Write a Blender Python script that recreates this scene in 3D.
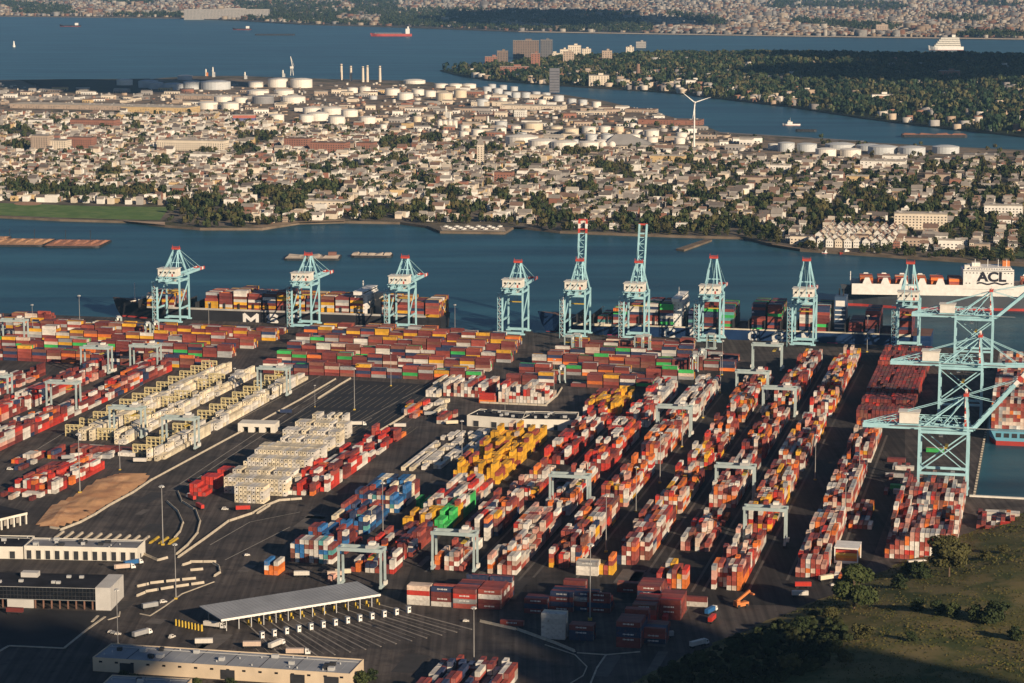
import bpy, math, random
import numpy as np
from mathutils import Vector, Matrix

for _o in list(bpy.data.objects):
    bpy.data.objects.remove(_o)
SC = bpy.context.scene
COL = SC.collection
R = math.radians
random.seed(7)
rng = np.random.default_rng(7)

# ------------------------------------------------------------------ camera, sky, sun, exposure
CAM_H = 340.0
FPX = 2400.0
PITCH = math.atan(391.5 / FPX)
cam_d = bpy.data.cameras.new("camera")
cam = bpy.data.objects.new("camera", cam_d)
COL.objects.link(cam)
cam.location = (0, 0, CAM_H)
cam.rotation_euler = (math.pi / 2 - PITCH, 0, 0)
cam_d.sensor_width = 36.0
cam_d.lens = FPX * 36.0 / 1024.0
cam_d.clip_start = 5.0
cam_d.clip_end = 120000.0
SC.camera = cam

SUN_EL = R(18.5)
SUN_AZ = math.atan2(0.58, -0.81)          # clockwise from +Y: the sun stands behind the camera, to its right
world = bpy.data.worlds.new("World")
SC.world = world
world.use_nodes = True
wn = world.node_tree
wn.nodes.clear()
sky = wn.nodes.new("ShaderNodeTexSky")
sky.sky_type = 'NISHITA'
sky.sun_disc = False
sky.sun_elevation = SUN_EL
sky.sun_rotation = SUN_AZ
sky.air_density = 0.7
sky.dust_density = 0.2
sky.ozone_density = 2.5
bg = wn.nodes.new("ShaderNodeBackground")
bg.inputs[1].default_value = 0.05
wo = wn.nodes.new("ShaderNodeOutputWorld")
wn.links.new(sky.outputs[0], bg.inputs[0])
wn.links.new(bg.outputs[0], wo.inputs[0])

SUN_DIR = Vector((math.sin(SUN_AZ) * math.cos(SUN_EL), math.cos(SUN_AZ) * math.cos(SUN_EL), math.sin(SUN_EL)))
sun_d = bpy.data.lights.new("sun", 'SUN')
sun_d.energy = 5.0
sun_d.angle = R(0.5)
sun_d.color = (1.0, 0.80, 0.57)
sun = bpy.data.objects.new("sun", sun_d)
COL.objects.link(sun)
sun.rotation_euler = SUN_DIR.to_track_quat('Z', 'Y').to_euler()
sun.location = (0, 0, 900)

SC.view_settings.view_transform = 'Standard'
SC.view_settings.look = 'None'
SC.view_settings.gamma = 1.0
SC.view_settings.exposure = 0.3
SC.render.engine = 'CYCLES'
SC.cycles.use_denoising = True
SC.cycles.max_bounces = 5
SC.cycles.diffuse_bounces = 2
SC.cycles.glossy_bounces = 2
SC.cycles.volume_bounces = 0
SC.cycles.transparent_max_bounces = 6
SC.cycles.caustics_reflective = False
SC.cycles.caustics_refractive = False
HAZE_DENSITY = 2.0e-5

# ------------------------------------------------------------------ where a point of the photograph lies on the ground
FW = Vector((0, math.cos(PITCH), -math.sin(PITCH)))
UP = Vector((0, math.sin(PITCH), math.cos(PITCH)))


def G(px, py, z=0.0):
    d = Vector((1, 0, 0)) * ((px - 512) / FPX) + UP * ((341.5 - py) / FPX) + FW
    t = (z - CAM_H) / d.z
    return Vector((d.x * t, d.y * t, z))


def P(x, y, z=0.0):
    q = Vector((x, y, z - CAM_H))
    dep = q.dot(FW)
    return 512 + FPX * q.x / dep, 341.5 - FPX * q.dot(UP) / dep


def scale_at(px, py, z=0.0):
    g = G(px, py, z)
    return FPX / (g - Vector((0, 0, CAM_H))).dot(FW)


YA = R(13.0)                                   # the port's grid: u along the quay, v out to the bay
EU = Vector((math.cos(YA), -math.sin(YA), 0))
EV = Vector((math.sin(YA), math.cos(YA), 0))


def UV(u, v, z=0.0):
    return EU * u + EV * v + Vector((0, 0, z))


def toUV(w):
    return w.dot(EU), w.dot(EV)


def GUV(px, py, z=0.0):
    return toUV(G(px, py, z))


# ------------------------------------------------------------------ materials
MATS = {}


def mat(name, col, rough=0.7, var=0.12, scale=0.3, metal=0.0, bump=0.0, spec=0.3, coords='Object', col2=None):
    if name in MATS:
        return MATS[name]
    m = bpy.data.materials.new(name)
    m.use_nodes = True
    nt = m.node_tree
    b = nt.nodes["Principled BSDF"]
    b.inputs["Roughness"].default_value = rough
    b.inputs["Metallic"].default_value = metal
    b.inputs["Specular IOR Level"].default_value = spec
    tc = nt.nodes.new("ShaderNodeTexCoord")
    nz = nt.nodes.new("ShaderNodeTexNoise")
    nz.inputs["Scale"].default_value = scale
    nz.inputs["Detail"].default_value = 5.0
    nt.links.new(tc.outputs[coords], nz.inputs["Vector"])
    rp = nt.nodes.new("ShaderNodeValToRGB")
    c2 = col2 if col2 else tuple(min(1, c * (1 + var)) for c in col)
    c1 = col if col2 else tuple(c * (1 - var) for c in col)
    rp.color_ramp.elements[0].position = 0.32
    rp.color_ramp.elements[1].position = 0.68
    rp.color_ramp.elements[0].color = (*c1, 1)
    rp.color_ramp.elements[1].color = (*c2, 1)
    nt.links.new(nz.outputs[0], rp.inputs[0])
    nt.links.new(rp.outputs[0], b.inputs["Base Color"])
    if bump:
        bp = nt.nodes.new("ShaderNodeBump")
        bp.inputs["Strength"].default_value = bump
        bp.inputs["Distance"].default_value = 1.0
        nt.links.new(nz.outputs[0], bp.inputs["Height"])
        nt.links.new(bp.outputs[0], b.inputs["Normal"])
    MATS[name] = m
    return m


def attr_mat(name, rough=0.65, var=0.2, scale=0.4, spec=0.3, translucent=0.0):
    """colour read from the mesh's own 'tint' attribute, broken up by noise"""
    m = bpy.data.materials.new(name)
    m.use_nodes = True
    nt = m.node_tree
    b = nt.nodes["Principled BSDF"]
    b.inputs["Roughness"].default_value = rough
    b.inputs["Specular IOR Level"].default_value = spec
    at = nt.nodes.new("ShaderNodeAttribute")
    at.attribute_name = "tint"
    tc = nt.nodes.new("ShaderNodeTexCoord")
    nz = nt.nodes.new("ShaderNodeTexNoise")
    nz.inputs["Scale"].default_value = scale
    nz.inputs["Detail"].default_value = 4.0
    nt.links.new(tc.outputs["Object"], nz.inputs["Vector"])
    mr = nt.nodes.new("ShaderNodeMapRange")
    mr.inputs[1].default_value = 0.3
    mr.inputs[2].default_value = 0.7
    mr.inputs[3].default_value = 1 - var
    mr.inputs[4].default_value = 1 + var
    nt.links.new(nz.outputs[0], mr.inputs[0])
    vm = nt.nodes.new("ShaderNodeVectorMath")
    vm.operation = 'SCALE'
    nt.links.new(at.outputs["Color"], vm.inputs[0])
    nt.links.new(mr.outputs[0], vm.inputs["Scale"])
    nt.links.new(vm.outputs[0], b.inputs["Base Color"])
    MATS[name] = m
    return m


# ------------------------------------------------------------------ mesh collecting
class MB:
    """collects boxes, bars, prisms and tubes, then links them as ONE mesh object"""

    def __init__(self):
        self.v, self.f, self.mi, self.mats = [], [], [], []

    def _m(self, m):
        if m not in self.mats:
            self.mats.append(m)
        return self.mats.index(m)

    def face(self, pts, m):
        n = len(self.v)
        self.v += [tuple(p) for p in pts]
        self.f.append(tuple(range(n, n + len(pts))))
        self.mi.append(self._m(m))

    def hexa(self, p8, m, bottom=True):
        n = len(self.v)
        self.v += [tuple(p) for p in p8]
        fs = [(4, 5, 6, 7), (0, 1, 5, 4), (1, 2, 6, 5), (2, 3, 7, 6), (3, 0, 4, 7)]
        if bottom:
            fs.append((3, 2, 1, 0))
        k = self._m(m)
        for f in fs:
            self.f.append(tuple(n + i for i in f))
            self.mi.append(k)

    def box(self, c, s, m, rz=0.0):
        hx, hy, hz = s[0] / 2, s[1] / 2, s[2] / 2
        ca, sa = math.cos(rz), math.sin(rz)
        pts = []
        for dz in (-hz, hz):
            for dx, dy in ((-hx, -hy), (hx, -hy), (hx, hy), (-hx, hy)):
                pts.append((c[0] + dx * ca - dy * sa, c[1] + dx * sa + dy * ca, c[2] + dz))
        self.hexa(pts, m)

    def bar(self, a, b, w, h, m):
        a, b = Vector(a), Vector(b)
        d = (b - a)
        L = d.length
        if L < 1e-6:
            return
        d /= L
        up = Vector((0, 0, 1)) if abs(d.z) < 0.95 else Vector((0, 1, 0))
        s = d.cross(up).normalized()
        t = s.cross(d).normalized()
        pts = []
        for q in (a, b):
            for i, j in ((-1, -1), (1, -1), (1, 1), (-1, 1)):
                pts.append(q + s * (i * w / 2) + t * (j * h / 2))
        n = len(self.v)
        self.v += [tuple(p) for p in pts]
        k = self._m(m)
        for f in ((3, 2, 1, 0), (4, 5, 6, 7), (0, 1, 5, 4), (1, 2, 6, 5), (2, 3, 7, 6), (3, 0, 4, 7)):
            self.f.append(tuple(n + i for i in f))
            self.mi.append(k)

    def prism(self, poly, z0, z1, m, side=None):
        n = len(poly)
        area = sum(poly[i][0] * poly[(i + 1) % n][1] - poly[(i + 1) % n][0] * poly[i][1] for i in range(n))
        if area < 0:
            poly = list(reversed(poly))
        k = len(self.v)
        self.v += [(p[0], p[1], z0) for p in poly] + [(p[0], p[1], z1) for p in poly]
        self.f.append(tuple(k + n + i for i in range(n)))
        self.mi.append(self._m(m))
        ks = self._m(side or m)
        for i in range(n):
            j = (i + 1) % n
            self.f.append((k + i, k + j, k + n + j, k + n + i))
            self.mi.append(ks)

    def lathe(self, c, prof, m, seg=20, cap=True):
        k = len(self.v)
        for (r, z) in prof:
            for i in range(seg):
                a = 2 * math.pi * i / seg
                self.v.append((c[0] + r * math.cos(a), c[1] + r * math.sin(a), c[2] + z))
        mi = self._m(m)
        for j in range(len(prof) - 1):
            for i in range(seg):
                i2 = (i + 1) % seg
                self.f.append((k + j * seg + i, k + j * seg + i2, k + (j + 1) * seg + i2, k + (j + 1) * seg + i))
                self.mi.append(mi)
        if cap:
            t = k + (len(prof) - 1) * seg
            self.f.append(tuple(t + i for i in range(seg)))
            self.mi.append(mi)

    def mesh(self, name):
        me = bpy.data.meshes.new(name)
        me.from_pydata(self.v, [], self.f)
        for m in self.mats:
            me.materials.append(m)
        me.polygons.foreach_set("material_index", self.mi)
        me.update()
        return me

    def build(self, name, parent=None, loc=(0, 0, 0), rz=0.0, kind=None):
        o = bpy.data.objects.new(name, self.mesh(name))
        COL.objects.link(o)
        o.location = loc
        o.rotation_euler = (0, 0, rz)
        if parent is not None:
            o.parent = parent
        if kind:
            o["kind"] = kind
        return o


def tag(o, label, cat, group=None, kind=None):
    o["label"] = label
    o["category"] = cat
    if group:
        o["group"] = group
    if kind:
        o["kind"] = kind
    return o


def thing(name, label, cat, loc=(0, 0, 0), rz=0.0, group=None):
    o = bpy.data.objects.new(name, None)
    COL.objects.link(o)
    o.location = loc
    o.rotation_euler = (0, 0, rz)
    o.empty_display_size = 1
    return tag(o, label, cat, group)


def dup(root, loc, rz=None, label=None, group=None, scale=None):
    r = root.copy()
    COL.objects.link(r)
    r.location = loc
    if rz is not None:
        r.rotation_euler = (0, 0, rz)
    if scale is not None:
        r.scale = scale if hasattr(scale, '__len__') else (scale, scale, scale)
    if label:
        r["label"] = label
    if group:
        r["group"] = group
    for ch in list(root.children):
        c = ch.copy()
        COL.objects.link(c)
        c.parent = r
        for g in ch.children:
            d = g.copy()
            COL.objects.link(d)
            d.parent = c
    return r


def struct(o, kind='structure'):
    o["kind"] = kind
    return o


def np_mesh(name, verts, faces_flat, loop_n, material, tint=None):
    """fast mesh: verts (N,3), faces_flat indices, loop_n verts per face (constant)"""
    me = bpy.data.meshes.new(name)
    nf = len(faces_flat) // loop_n
    me.vertices.add(len(verts))
    me.vertices.foreach_set("co", np.asarray(verts, dtype=np.float32).ravel())
    me.loops.add(len(faces_flat))
    me.loops.foreach_set("vertex_index", np.asarray(faces_flat, dtype=np.int32))
    me.polygons.add(nf)
    me.polygons.foreach_set("loop_start", np.arange(nf, dtype=np.int32) * loop_n)
    me.update(calc_edges=True)
    if tint is not None:
        a = me.attributes.new("tint", 'FLOAT_COLOR', 'POINT')
        a.data.foreach_set("color", np.concatenate([tint, np.ones((len(tint), 1))], 1).astype(np.float32).ravel())
    me.materials.append(material)
    me.validate()
    return me


_O1 = ["zeroth", "first", "second", "third", "fourth", "fifth", "sixth", "seventh", "eighth", "ninth", "tenth",
       "eleventh", "twelfth", "thirteenth", "fourteenth", "fifteenth", "sixteenth", "seventeenth", "eighteenth",
       "nineteenth"]
ORD = _O1 + ["twentieth"] + ["twenty-" + w for w in _O1[1:10]] + ["thirtieth"] + ["thirty-" + w for w in _O1[1:10]] + ["fortieth"] + ["forty-" + w for w in _O1[1:10]] + ["far"] * 40


def inpoly(x, y, poly):
    c = False
    n = len(poly)
    j = n - 1
    for i in range(n):
        xi, yi = poly[i]
        xj, yj = poly[j]
        if (yi > y) != (yj > y) and x < (xj - xi) * (y - yi) / (yj - yi) + xi:
            c = not c
        j = i
    return c
# ------------------------------------------------------------------ unseen clouds added overhead to shade chosen parts of the land
def cloud_mesh(seed, sx, sy, sz):
    r = random.Random(seed)
    m = MB()
    cm = mat("cloud_white", (0.85, 0.85, 0.86), 0.95, 0.03, 0.002)
    for k in range(16):
        cx, cy = r.uniform(-sx, sx) * 0.72, r.uniform(-sy, sy) * 0.72
        rr = r.uniform(0.3, 0.5) * min(sx, sy)
        n = len(m.v)
        prof = []
        for j in range(9):
            t = math.pi * j / 8
            prof.append((max(rr * math.sin(t), 0.5), -math.cos(t) * sz * (0.6 + 0.4 * r.random())))
        m.lathe((cx, cy, 0), prof, cm, 18, False)
    return m


def shade_cloud_over(px, py, alt, sx, sy, sz, rz, seed):
    g = G(px, py)
    t = alt / SUN_DIR.z
    return struct(cloud_mesh(seed, sx, sy, sz).build("cloud", None, g + SUN_DIR * t, rz))


# ------------------------------------------------------------------ water
def water_mat():
    m = bpy.data.materials.new("bay_water")
    m.use_nodes = True
    nt = m.node_tree
    nt.nodes.clear()
    b = nt.nodes.new("ShaderNodeBsdfDiffuse")
    gl = nt.nodes.new("ShaderNodeBsdfGlossy")
    gl.inputs["Roughness"].default_value = 0.28
    gl.inputs["Color"].default_value = (0.85, 0.95, 1.0, 1)
    lw = nt.nodes.new("ShaderNodeLayerWeight")
    lw.inputs["Blend"].default_value = 0.25
    fr = nt.nodes.new("ShaderNodeMapRange")
    fr.inputs[3].default_value = 0.03
    fr.inputs[4].default_value = 0.30
    mxs = nt.nodes.new("ShaderNodeMixShader")
    ou = nt.nodes.new("ShaderNodeOutputMaterial")
    nt.links.new(lw.outputs["Fresnel"], fr.inputs[0])
    nt.links.new(fr.outputs[0], mxs.inputs[0])
    nt.links.new(b.outputs[0], mxs.inputs[1])
    nt.links.new(gl.outputs[0], mxs.inputs[2])
    nt.links.new(mxs.outputs[0], ou.inputs["Surface"])
    tc = nt.nodes.new("ShaderNodeTexCoord")
    mp = nt.nodes.new("ShaderNodeMapping")
    mp.inputs["Scale"].default_value = (0.0022, 0.014, 1)
    mp.inputs["Rotation"].default_value = (0, 0, R(-12))
    nz = nt.nodes.new("ShaderNodeTexNoise")
    nz.inputs["Scale"].default_value = 1.0
    nz.inputs["Detail"].default_value = 6.0
    rp = nt.nodes.new("ShaderNodeValToRGB")
    rp.color_ramp.elements[0].position = 0.35
    rp.color_ramp.elements[1].position = 0.7
    rp.color_ramp.elements[0].color = (0.014, 0.052, 0.080, 1)
    rp.color_ramp.elements[1].color = (0.032, 0.120, 0.165, 1)
    nt.links.new(tc.outputs["Object"], mp.inputs[0])
    nt.links.new(mp.outputs[0], nz.inputs["Vector"])
    nt.links.new(nz.outputs[0], rp.inputs[0])
    nt.links.new(rp.outputs[0], b.inputs["Color"])
    w = nt.nodes.new("ShaderNodeTexNoise")
    w.inputs["Scale"].default_value = 0.11
    w.inputs["Detail"].default_value = 4.0
    w2 = nt.nodes.new("ShaderNodeTexNoise")
    w2.inputs["Scale"].default_value = 0.012
    w2.inputs["Detail"].default_value = 3.0
    ad = nt.nodes.new("ShaderNodeMath")
    ad.operation = 'MULTIPLY_ADD'
    ad.inputs[1].default_value = 2.0
    nt.links.new(tc.outputs["Object"], w.inputs["Vector"])
    nt.links.new(tc.outputs["Object"], w2.inputs["Vector"])
    nt.links.new(w2.outputs[0], ad.inputs[0])
    nt.links.new(w.outputs[0], ad.inputs[2])
    bp = nt.nodes.new("ShaderNodeBump")
    bp.inputs["Strength"].default_value = 0.55
    bp.inputs["Distance"].default_value = 1.6
    nt.links.new(ad.outputs[0], bp.inputs["Height"])
    nt.links.new(bp.outputs[0], gl.inputs["Normal"])
    return m


m = MB()
WATER = water_mat()
m.face([(-45000, -4000, -3), (45000, -4000, -3), (45000, 62000, -3), (-45000, 62000, -3)], WATER)
struct(m.build("water"))


# ------------------------------------------------------------------ land
def ground_mat(name, cols, scales, rough=0.9, streak=False):
    """three-tone mottled ground"""
    m = bpy.data.materials.new(name)
    m.use_nodes = True
    nt = m.node_tree
    b = nt.nodes["Principled BSDF"]
    b.inputs["Roughness"].default_value = rough
    b.inputs["Specular IOR Level"].default_value = 0.15
    tc = nt.nodes.new("ShaderNodeTexCoord")
    prev = None
    for i, (c, s) in enumerate(zip(cols[1:], scales)):
        nz = nt.nodes.new("ShaderNodeTexNoise")
        nz.inputs["Scale"].default_value = s
        nz.inputs["Detail"].default_value = 5.0
        nz.inputs["Roughness"].default_value = 0.6
        nt.links.new(tc.outputs["Object"], nz.inputs["Vector"])
        rp = nt.nodes.new("ShaderNodeValToRGB")
        rp.color_ramp.elements[0].position = 0.45
        rp.color_ramp.elements[1].position = 0.58
        mx = nt.nodes.new("ShaderNodeMix")
        mx.data_type = 'RGBA'
        nt.links.new(nz.outputs[0], rp.inputs[0])
        nt.links.new(rp.outputs[0], mx.inputs[0])
        if prev is None:
            mx.inputs[6].default_value = (*cols[0], 1)
        else:
            nt.links.new(prev, mx.inputs[6])
        mx.inputs[7].default_value = (*c, 1)
        prev = mx.outputs[2]
    if streak:                                  # tyre tracks along the lanes, joints, oil stains
        for rot, sc_, lo, hi, e0, e1 in ((YA, (0.45, 0.006, 1), 0.72, 1.12, 0.38, 0.62), (YA - math.pi / 2, (0.30, 0.008, 1), 0.85, 1.08, 0.4, 0.6), (0.3, (0.16, 0.16, 1), 0.60, 1.0, 0.30, 0.40)):
            mp = nt.nodes.new("ShaderNodeMapping")
            mp.inputs["Rotation"].default_value = (0, 0, rot)
            mp.inputs["Scale"].default_value = sc_
            nz = nt.nodes.new("ShaderNodeTexNoise")
            nz.inputs["Scale"].default_value = 1.0
            nz.inputs["Detail"].default_value = 4.0
            mr = nt.nodes.new("ShaderNodeMapRange")
            for i_, v_ in enumerate((e0, e1, lo, hi)):
                mr.inputs[i_ + 1].default_value = v_
            vm = nt.nodes.new("ShaderNodeVectorMath")
            vm.operation = 'SCALE'
            nt.links.new(tc.outputs["Object"], mp.inputs[0])
            nt.links.new(mp.outputs[0], nz.inputs["Vector"])
            nt.links.new(nz.outputs[0], mr.inputs[0])
            nt.links.new(prev, vm.inputs[0])
            nt.links.new(mr.outputs[0], vm.inputs["Scale"])
            prev = vm.outputs[0]
    nt.links.new(prev, b.inputs["Base Color"])
    MATS[name] = m
    return m


ASPHALT = ground_mat("yard_asphalt", [(0.088, 0.076, 0.070), (0.115, 0.098, 0.088), (0.066, 0.058, 0.055)], [0.012, 0.05], 0.85, True)
CITY = ground_mat("city_ground", [(0.13, 0.11, 0.09), (0.075, 0.075, 0.04), (0.20, 0.165, 0.125)], [0.02, 0.013])
INDUS = ground_mat("industrial_ground", [(0.20, 0.165, 0.13), (0.10, 0.092, 0.08), (0.30, 0.22, 0.15)], [0.012, 0.03])
WOODG = ground_mat("wooded_ground", [(0.025, 0.034, 0.018), (0.04, 0.045, 0.024), (0.02, 0.028, 0.015)], [0.01, 0.02])
GRASS = ground_mat("park_grass", [(0.13, 0.21, 0.06), (0.17, 0.23, 0.08), (0.10, 0.17, 0.05)], [0.02, 0.05])
DIRT = ground_mat("bare_dirt", [(0.62, 0.35, 0.18), (0.68, 0.42, 0.24), (0.48, 0.25, 0.13)], [0.03, 0.06])
QUAYSIDE = mat("quay_concrete", (0.16, 0.145, 0.125), 0.9, 0.25, 0.2)
SHORE = mat("shore_rock", (0.17, 0.13, 0.095), 0.95, 0.3, 0.05)

v_land = [GUV(px, py)[1] for px, py in ((172, 323), (305, 328), (402, 330), (515, 336), (636, 341), (710, 343), (803, 350), (908, 354))]
VL = sum(v_land) / len(v_land)                 # landside crane rail
VQ = VL + 26.5                                 # quay edge
UC = (GUV(982.7, 437.6)[0] + GUV(974, 495)[0]) / 2   # edge of the channel quay
VC = GUV(990, 498)[1]                          # head of the channel
print("quay", v_land, VL, VQ, UC, VC)


def land(name, poly, mtop, mside, z0=-7.0, z1=0.0):
    mm = MB()
    mm.prism([(p[0], p[1]) for p in poly], z0, z1, mtop, mside)
    return struct(mm.build(name))


land("port_ground", [UV(-3000, VQ), UV(UC, VQ), UV(UC, VC), UV(UC + 2600, VC), UV(UC + 2600, -900), UV(-3000, -900)], ASPHALT, QUAYSIDE)

bay_shore = [(-400, 212), (-150, 214), (0, 216), (60, 219), (130, 221), (165, 225), (200, 228), (262, 228), (300, 222), (345, 221), (400, 222),
             (428, 226), (440, 231), (505, 232), (515, 226), (560, 231), (640, 234), (700, 236), (745, 237), (768, 243), (800, 249),
             (900, 256), (1024, 264), (1200, 272), (1500, 290)]
bay_back = [(1500, 178), (1200, 158), (1024, 150), (960, 147), (880, 143), (800, 137), (720, 132), (700, 124), (640, 109), (605, 101), (560, 94), (520, 91),
            (455, 85), (420, 81), (330, 79), (240, 76), (190, 76), (150, 79), (60, 79), (0, 80), (-200, 82), (-400, 84)]
BAYONNE = bay_shore + bay_back
land("land", [G(*p) for p in BAYONNE], CITY, SHORE)
# jetty running out from the shore
m = MB()
m.prism([tuple(G(x, y))[:2] for x, y in ((676, 248), (684, 249), (712, 239), (706, 238))], -6, -0.8, SHORE)
struct(m.build("jetty"))
# industrial ground laid over the far half of the peninsula, a sheet of its own
m = MB()
IND = [(-300, 120), (0, 116), (120, 104), (200, 112), (330, 124), (480, 138), (560, 150), (700, 150), (770, 158), (900, 162), (1024, 166),
       (1024, 152), (720, 135), (690, 126), (640, 112), (560, 97), (455, 88), (330, 82), (200, 79), (0, 84), (-300, 86)]
m.face([G(x, y, 0.05) for x, y in IND], INDUS)
struct(m.build("industrial_ground"))
m = MB()
m.face([G(x, y, 0.05) for x, y in ((-120, 216.0), (0, 215.2), (60, 217.5), (130, 219.5), (160, 220), (170, 207), (90, 206), (0, 203), (-120, 201))], GRASS)
struct(m.build("park_lawn"))
m = MB()
m.face([G(28 + 14 * math.cos(t), 203.7 + 1.7 * math.sin(t), 0.09) for t in np.linspace(0, 2 * math.pi, 18)[:-1]],
       mat("infield_clay", (0.42, 0.24, 0.15), 0.95, 0.1, 0.1))
struct(m.build("infield"))
for nm, poly, mm in (
        ("bare_ground", [(385, 104), (450, 107), (452, 112), (392, 112), (380, 108)], (0.34, 0.22, 0.13)),
        ("bare_ground", [(470, 108), (505, 108), (512, 115), (478, 116)], (0.30, 0.15, 0.10)),
        ("bare_ground", [(-40, 80), (25, 80), (40, 86), (20, 95), (-40, 96)], (0.21, 0.17, 0.12)),
        ("bare_ground", [(15, 96), (150, 96), (150, 99.5), (15, 100.5)], (0.50, 0.44, 0.36)),
        ("meadow", [(20, 80), (150, 78.5), (150, 94), (60, 93), (38, 87)], (0.055, 0.055, 0.035)),
        ("meadow", [(975, 246), (1060, 249), (1060, 260), (975, 257)], (0.07, 0.10, 0.035)),
        ("beach", [(120, 220.5), (165, 222), (165, 225.0), (130, 221.5)], (0.42, 0.30, 0.21)),
        ("beach", [(440, 226), (503, 226), (506, 231.5), (442, 230.5)], (0.40, 0.34, 0.27)),
        ("beach", [(250, 226), (300, 220.2), (345, 219.6), (345, 221.2), (300, 222.4), (262, 227.6)], (0.30, 0.22, 0.15)),
        ("beach", [(770, 243), (800, 247.3), (900, 254.3), (1024, 262), (1024, 263.8), (900, 255.8), (800, 248.8), (772, 244.5)], (0.22, 0.16, 0.11))):
    m = MB()
    m.face([G(x, y, 0.1) for x, y in poly], mat("%s_%d" % (nm, len(MATS)), mm, 0.95, 0.2, 0.03))
    struct(m.build(nm))
# avenues through the town
ROAD = mat("road_asphalt", (0.075, 0.072, 0.072), 0.85, 0.15, 0.1)
for a, b_, w in (((0, 168), (420, 142), 22), ((230, 128), (640, 158), 24), ((640, 158), (1024, 200), 26), ((0, 132), (230, 128), 16),
                 ((180, 205), (760, 176), 14), ((480, 226), (1024, 236), 12)):
    pa, pb = G(*a), G(*b_)
    n = (pb - pa).normalized().cross(Vector((0, 0, 1))) * w / 2
    m = MB()
    m.face([tuple((pa - n).to_2d()) + (0.14,), tuple((pb - n).to_2d()) + (0.14,), tuple((pb + n).to_2d()) + (0.14,), tuple((pa + n).to_2d()) + (0.14,)], ROAD)
    struct(m.build("road"))

# Staten shore: a low wooded hill range
SI_SHORE = [(440, 70), (455, 74), (490, 80), (530, 83), (590, 87), (640, 90), (680, 93), (720, 98), (790, 106), (860, 117), (930, 126), (1024, 136), (1300, 165)]
SI_BACK = [(1300, 66), (1024, 60), (900, 59), (800, 57), (700, 57), (640, 57), (600, 58), (560, 60), (520, 63), (480, 66)]
land("land", [G(*p) for p in SI_SHORE + SI_BACK], WOODG, SHORE)
SI_POLY = [tuple(G(*p))[:2] for p in SI_SHORE + SI_BACK]


def seg_dist(x, y, poly, closed=True):
    best = 1e9
    n = len(poly)
    for i in range(n if closed else n - 1):
        ax, ay = poly[i]
        bx, by = poly[(i + 1) % n]
        dx, dy = bx - ax, by - ay
        t = max(0, min(1, ((x - ax) * dx + (y - ay) * dy) / (dx * dx + dy * dy + 1e-9)))
        best = min(best, math.hypot(x - ax - t * dx, y - ay - t * dy))
    return best


def si_h(x, y):
    if not inpoly(x, y, SI_POLY):
        return 0.0
    d = seg_dist(x, y, SI_POLY)
    h = 42 * (1 - math.exp(-max(0, d - 60) / 420.0))
    return h * (0.75 + 0.25 * math.sin(x * 0.0031 + 1.3) * math.cos(y * 0.0023))


xs = np.linspace(-350, 3300, 74)
ys = np.linspace(4300, 7700, 60)
vv, idx = [], {}
mhill = MB()
for i in range(len(xs) - 1):
    for j in range(len(ys) - 1):
        q = [(xs[i], ys[j]), (xs[i + 1], ys[j]), (xs[i + 1], ys[j + 1]), (xs[i], ys[j + 1])]
        if all(inpoly(a, b, SI_POLY) for a, b in q):
            mhill.face([(a, b, 0.2 + si_h(a, b)) for a, b in q], WOODG)
struct(mhill.build("hills"))

BK = [(-900, 15), (-200, 15.5), (0, 16), (100, 17), (180, 18), (240, 20.5), (300, 24), (400, 27), (520, 31.5), (640, 33.5), (800, 36), (1024, 39), (1500, 44)]
land("land", [G(*p) for p in BK] + [Vector((30000, 60000, 0)), Vector((-30000, 60000, 0))],
     ground_mat("far_city_ground", [(0.10, 0.09, 0.08), (0.05, 0.06, 0.04), (0.17, 0.14, 0.12)], [0.0022, 0.0045]), SHORE)
m = MB()
bkw = [G(x, y + 0.0, 0.1) for x, y in ((520, 31.5), (640, 33.5), (800, 36), (1024, 39))]
for i in range(3):
    m.bar(bkw[i], bkw[i + 1], 30, 3, mat("sea_wall", (0.42, 0.36, 0.30), 0.9, 0.1, 0.02))
struct(m.build("promenade"))

# ------------------------------------------------------------------ the grassy hill in the near corner
FOOT = [(540, 720), (610, 692), (655, 672), (700, 650), (742, 632), (790, 612), (830, 596), (872, 577), (915, 556), (960, 536), (1024, 512), (1120, 478)]
FOOTW = [tuple(G(*p))[:2] for p in FOOT]


def hill_side(x, y):
    """signed distance from the hill's foot, positive on the hill"""
    d = seg_dist(x, y, FOOTW, False)
    poly = FOOTW + [(900, 1500), (900, 600), (-40, 600)]
    return d if inpoly(x, y, poly) else -d


def hill_h(x, y):
    d = hill_side(x, y)
    if d <= 0:
        return 0.0
    h = 24.0 * (1 - math.exp(-d / 95.0))
    return h * (0.92 + 0.08 * math.sin(x * 0.05) * math.cos(y * 0.04)) + 0.5 * math.sin(x * 0.21 + y * 0.13) * min(1, d / 20)


def hill_mat():
    m = ground_mat("hill_grass", [(0.125, 0.118, 0.042), (0.068, 0.082, 0.028), (0.185, 0.15, 0.066)], [0.03, 0.045], 0.95)
    return m


HILL = hill_mat()
m = MB()
hx = np.arange(0, 520, 8.0)
hy = np.arange(930, 1620, 8.0)
hh = {}
for i, x in enumerate(hx):
    for j, y in enumerate(hy):
        hh[i, j] = (hill_side(x, y), hill_h(x, y))
for i in range(len(hx) - 1):
    for j in range(len(hy) - 1):
        c = [(i, j), (i + 1, j), (i + 1, j + 1), (i, j + 1)]
        if max(hh[k][0] for k in c) > 0:
            m.face([(hx[a], hy[b], hh[a, b][1] if hh[a, b][0] > 0 else -0.3) for a, b in c], HILL)
o = struct(m.build("hill"))
for p in o.data.polygons:
    p.use_smooth = True
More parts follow.
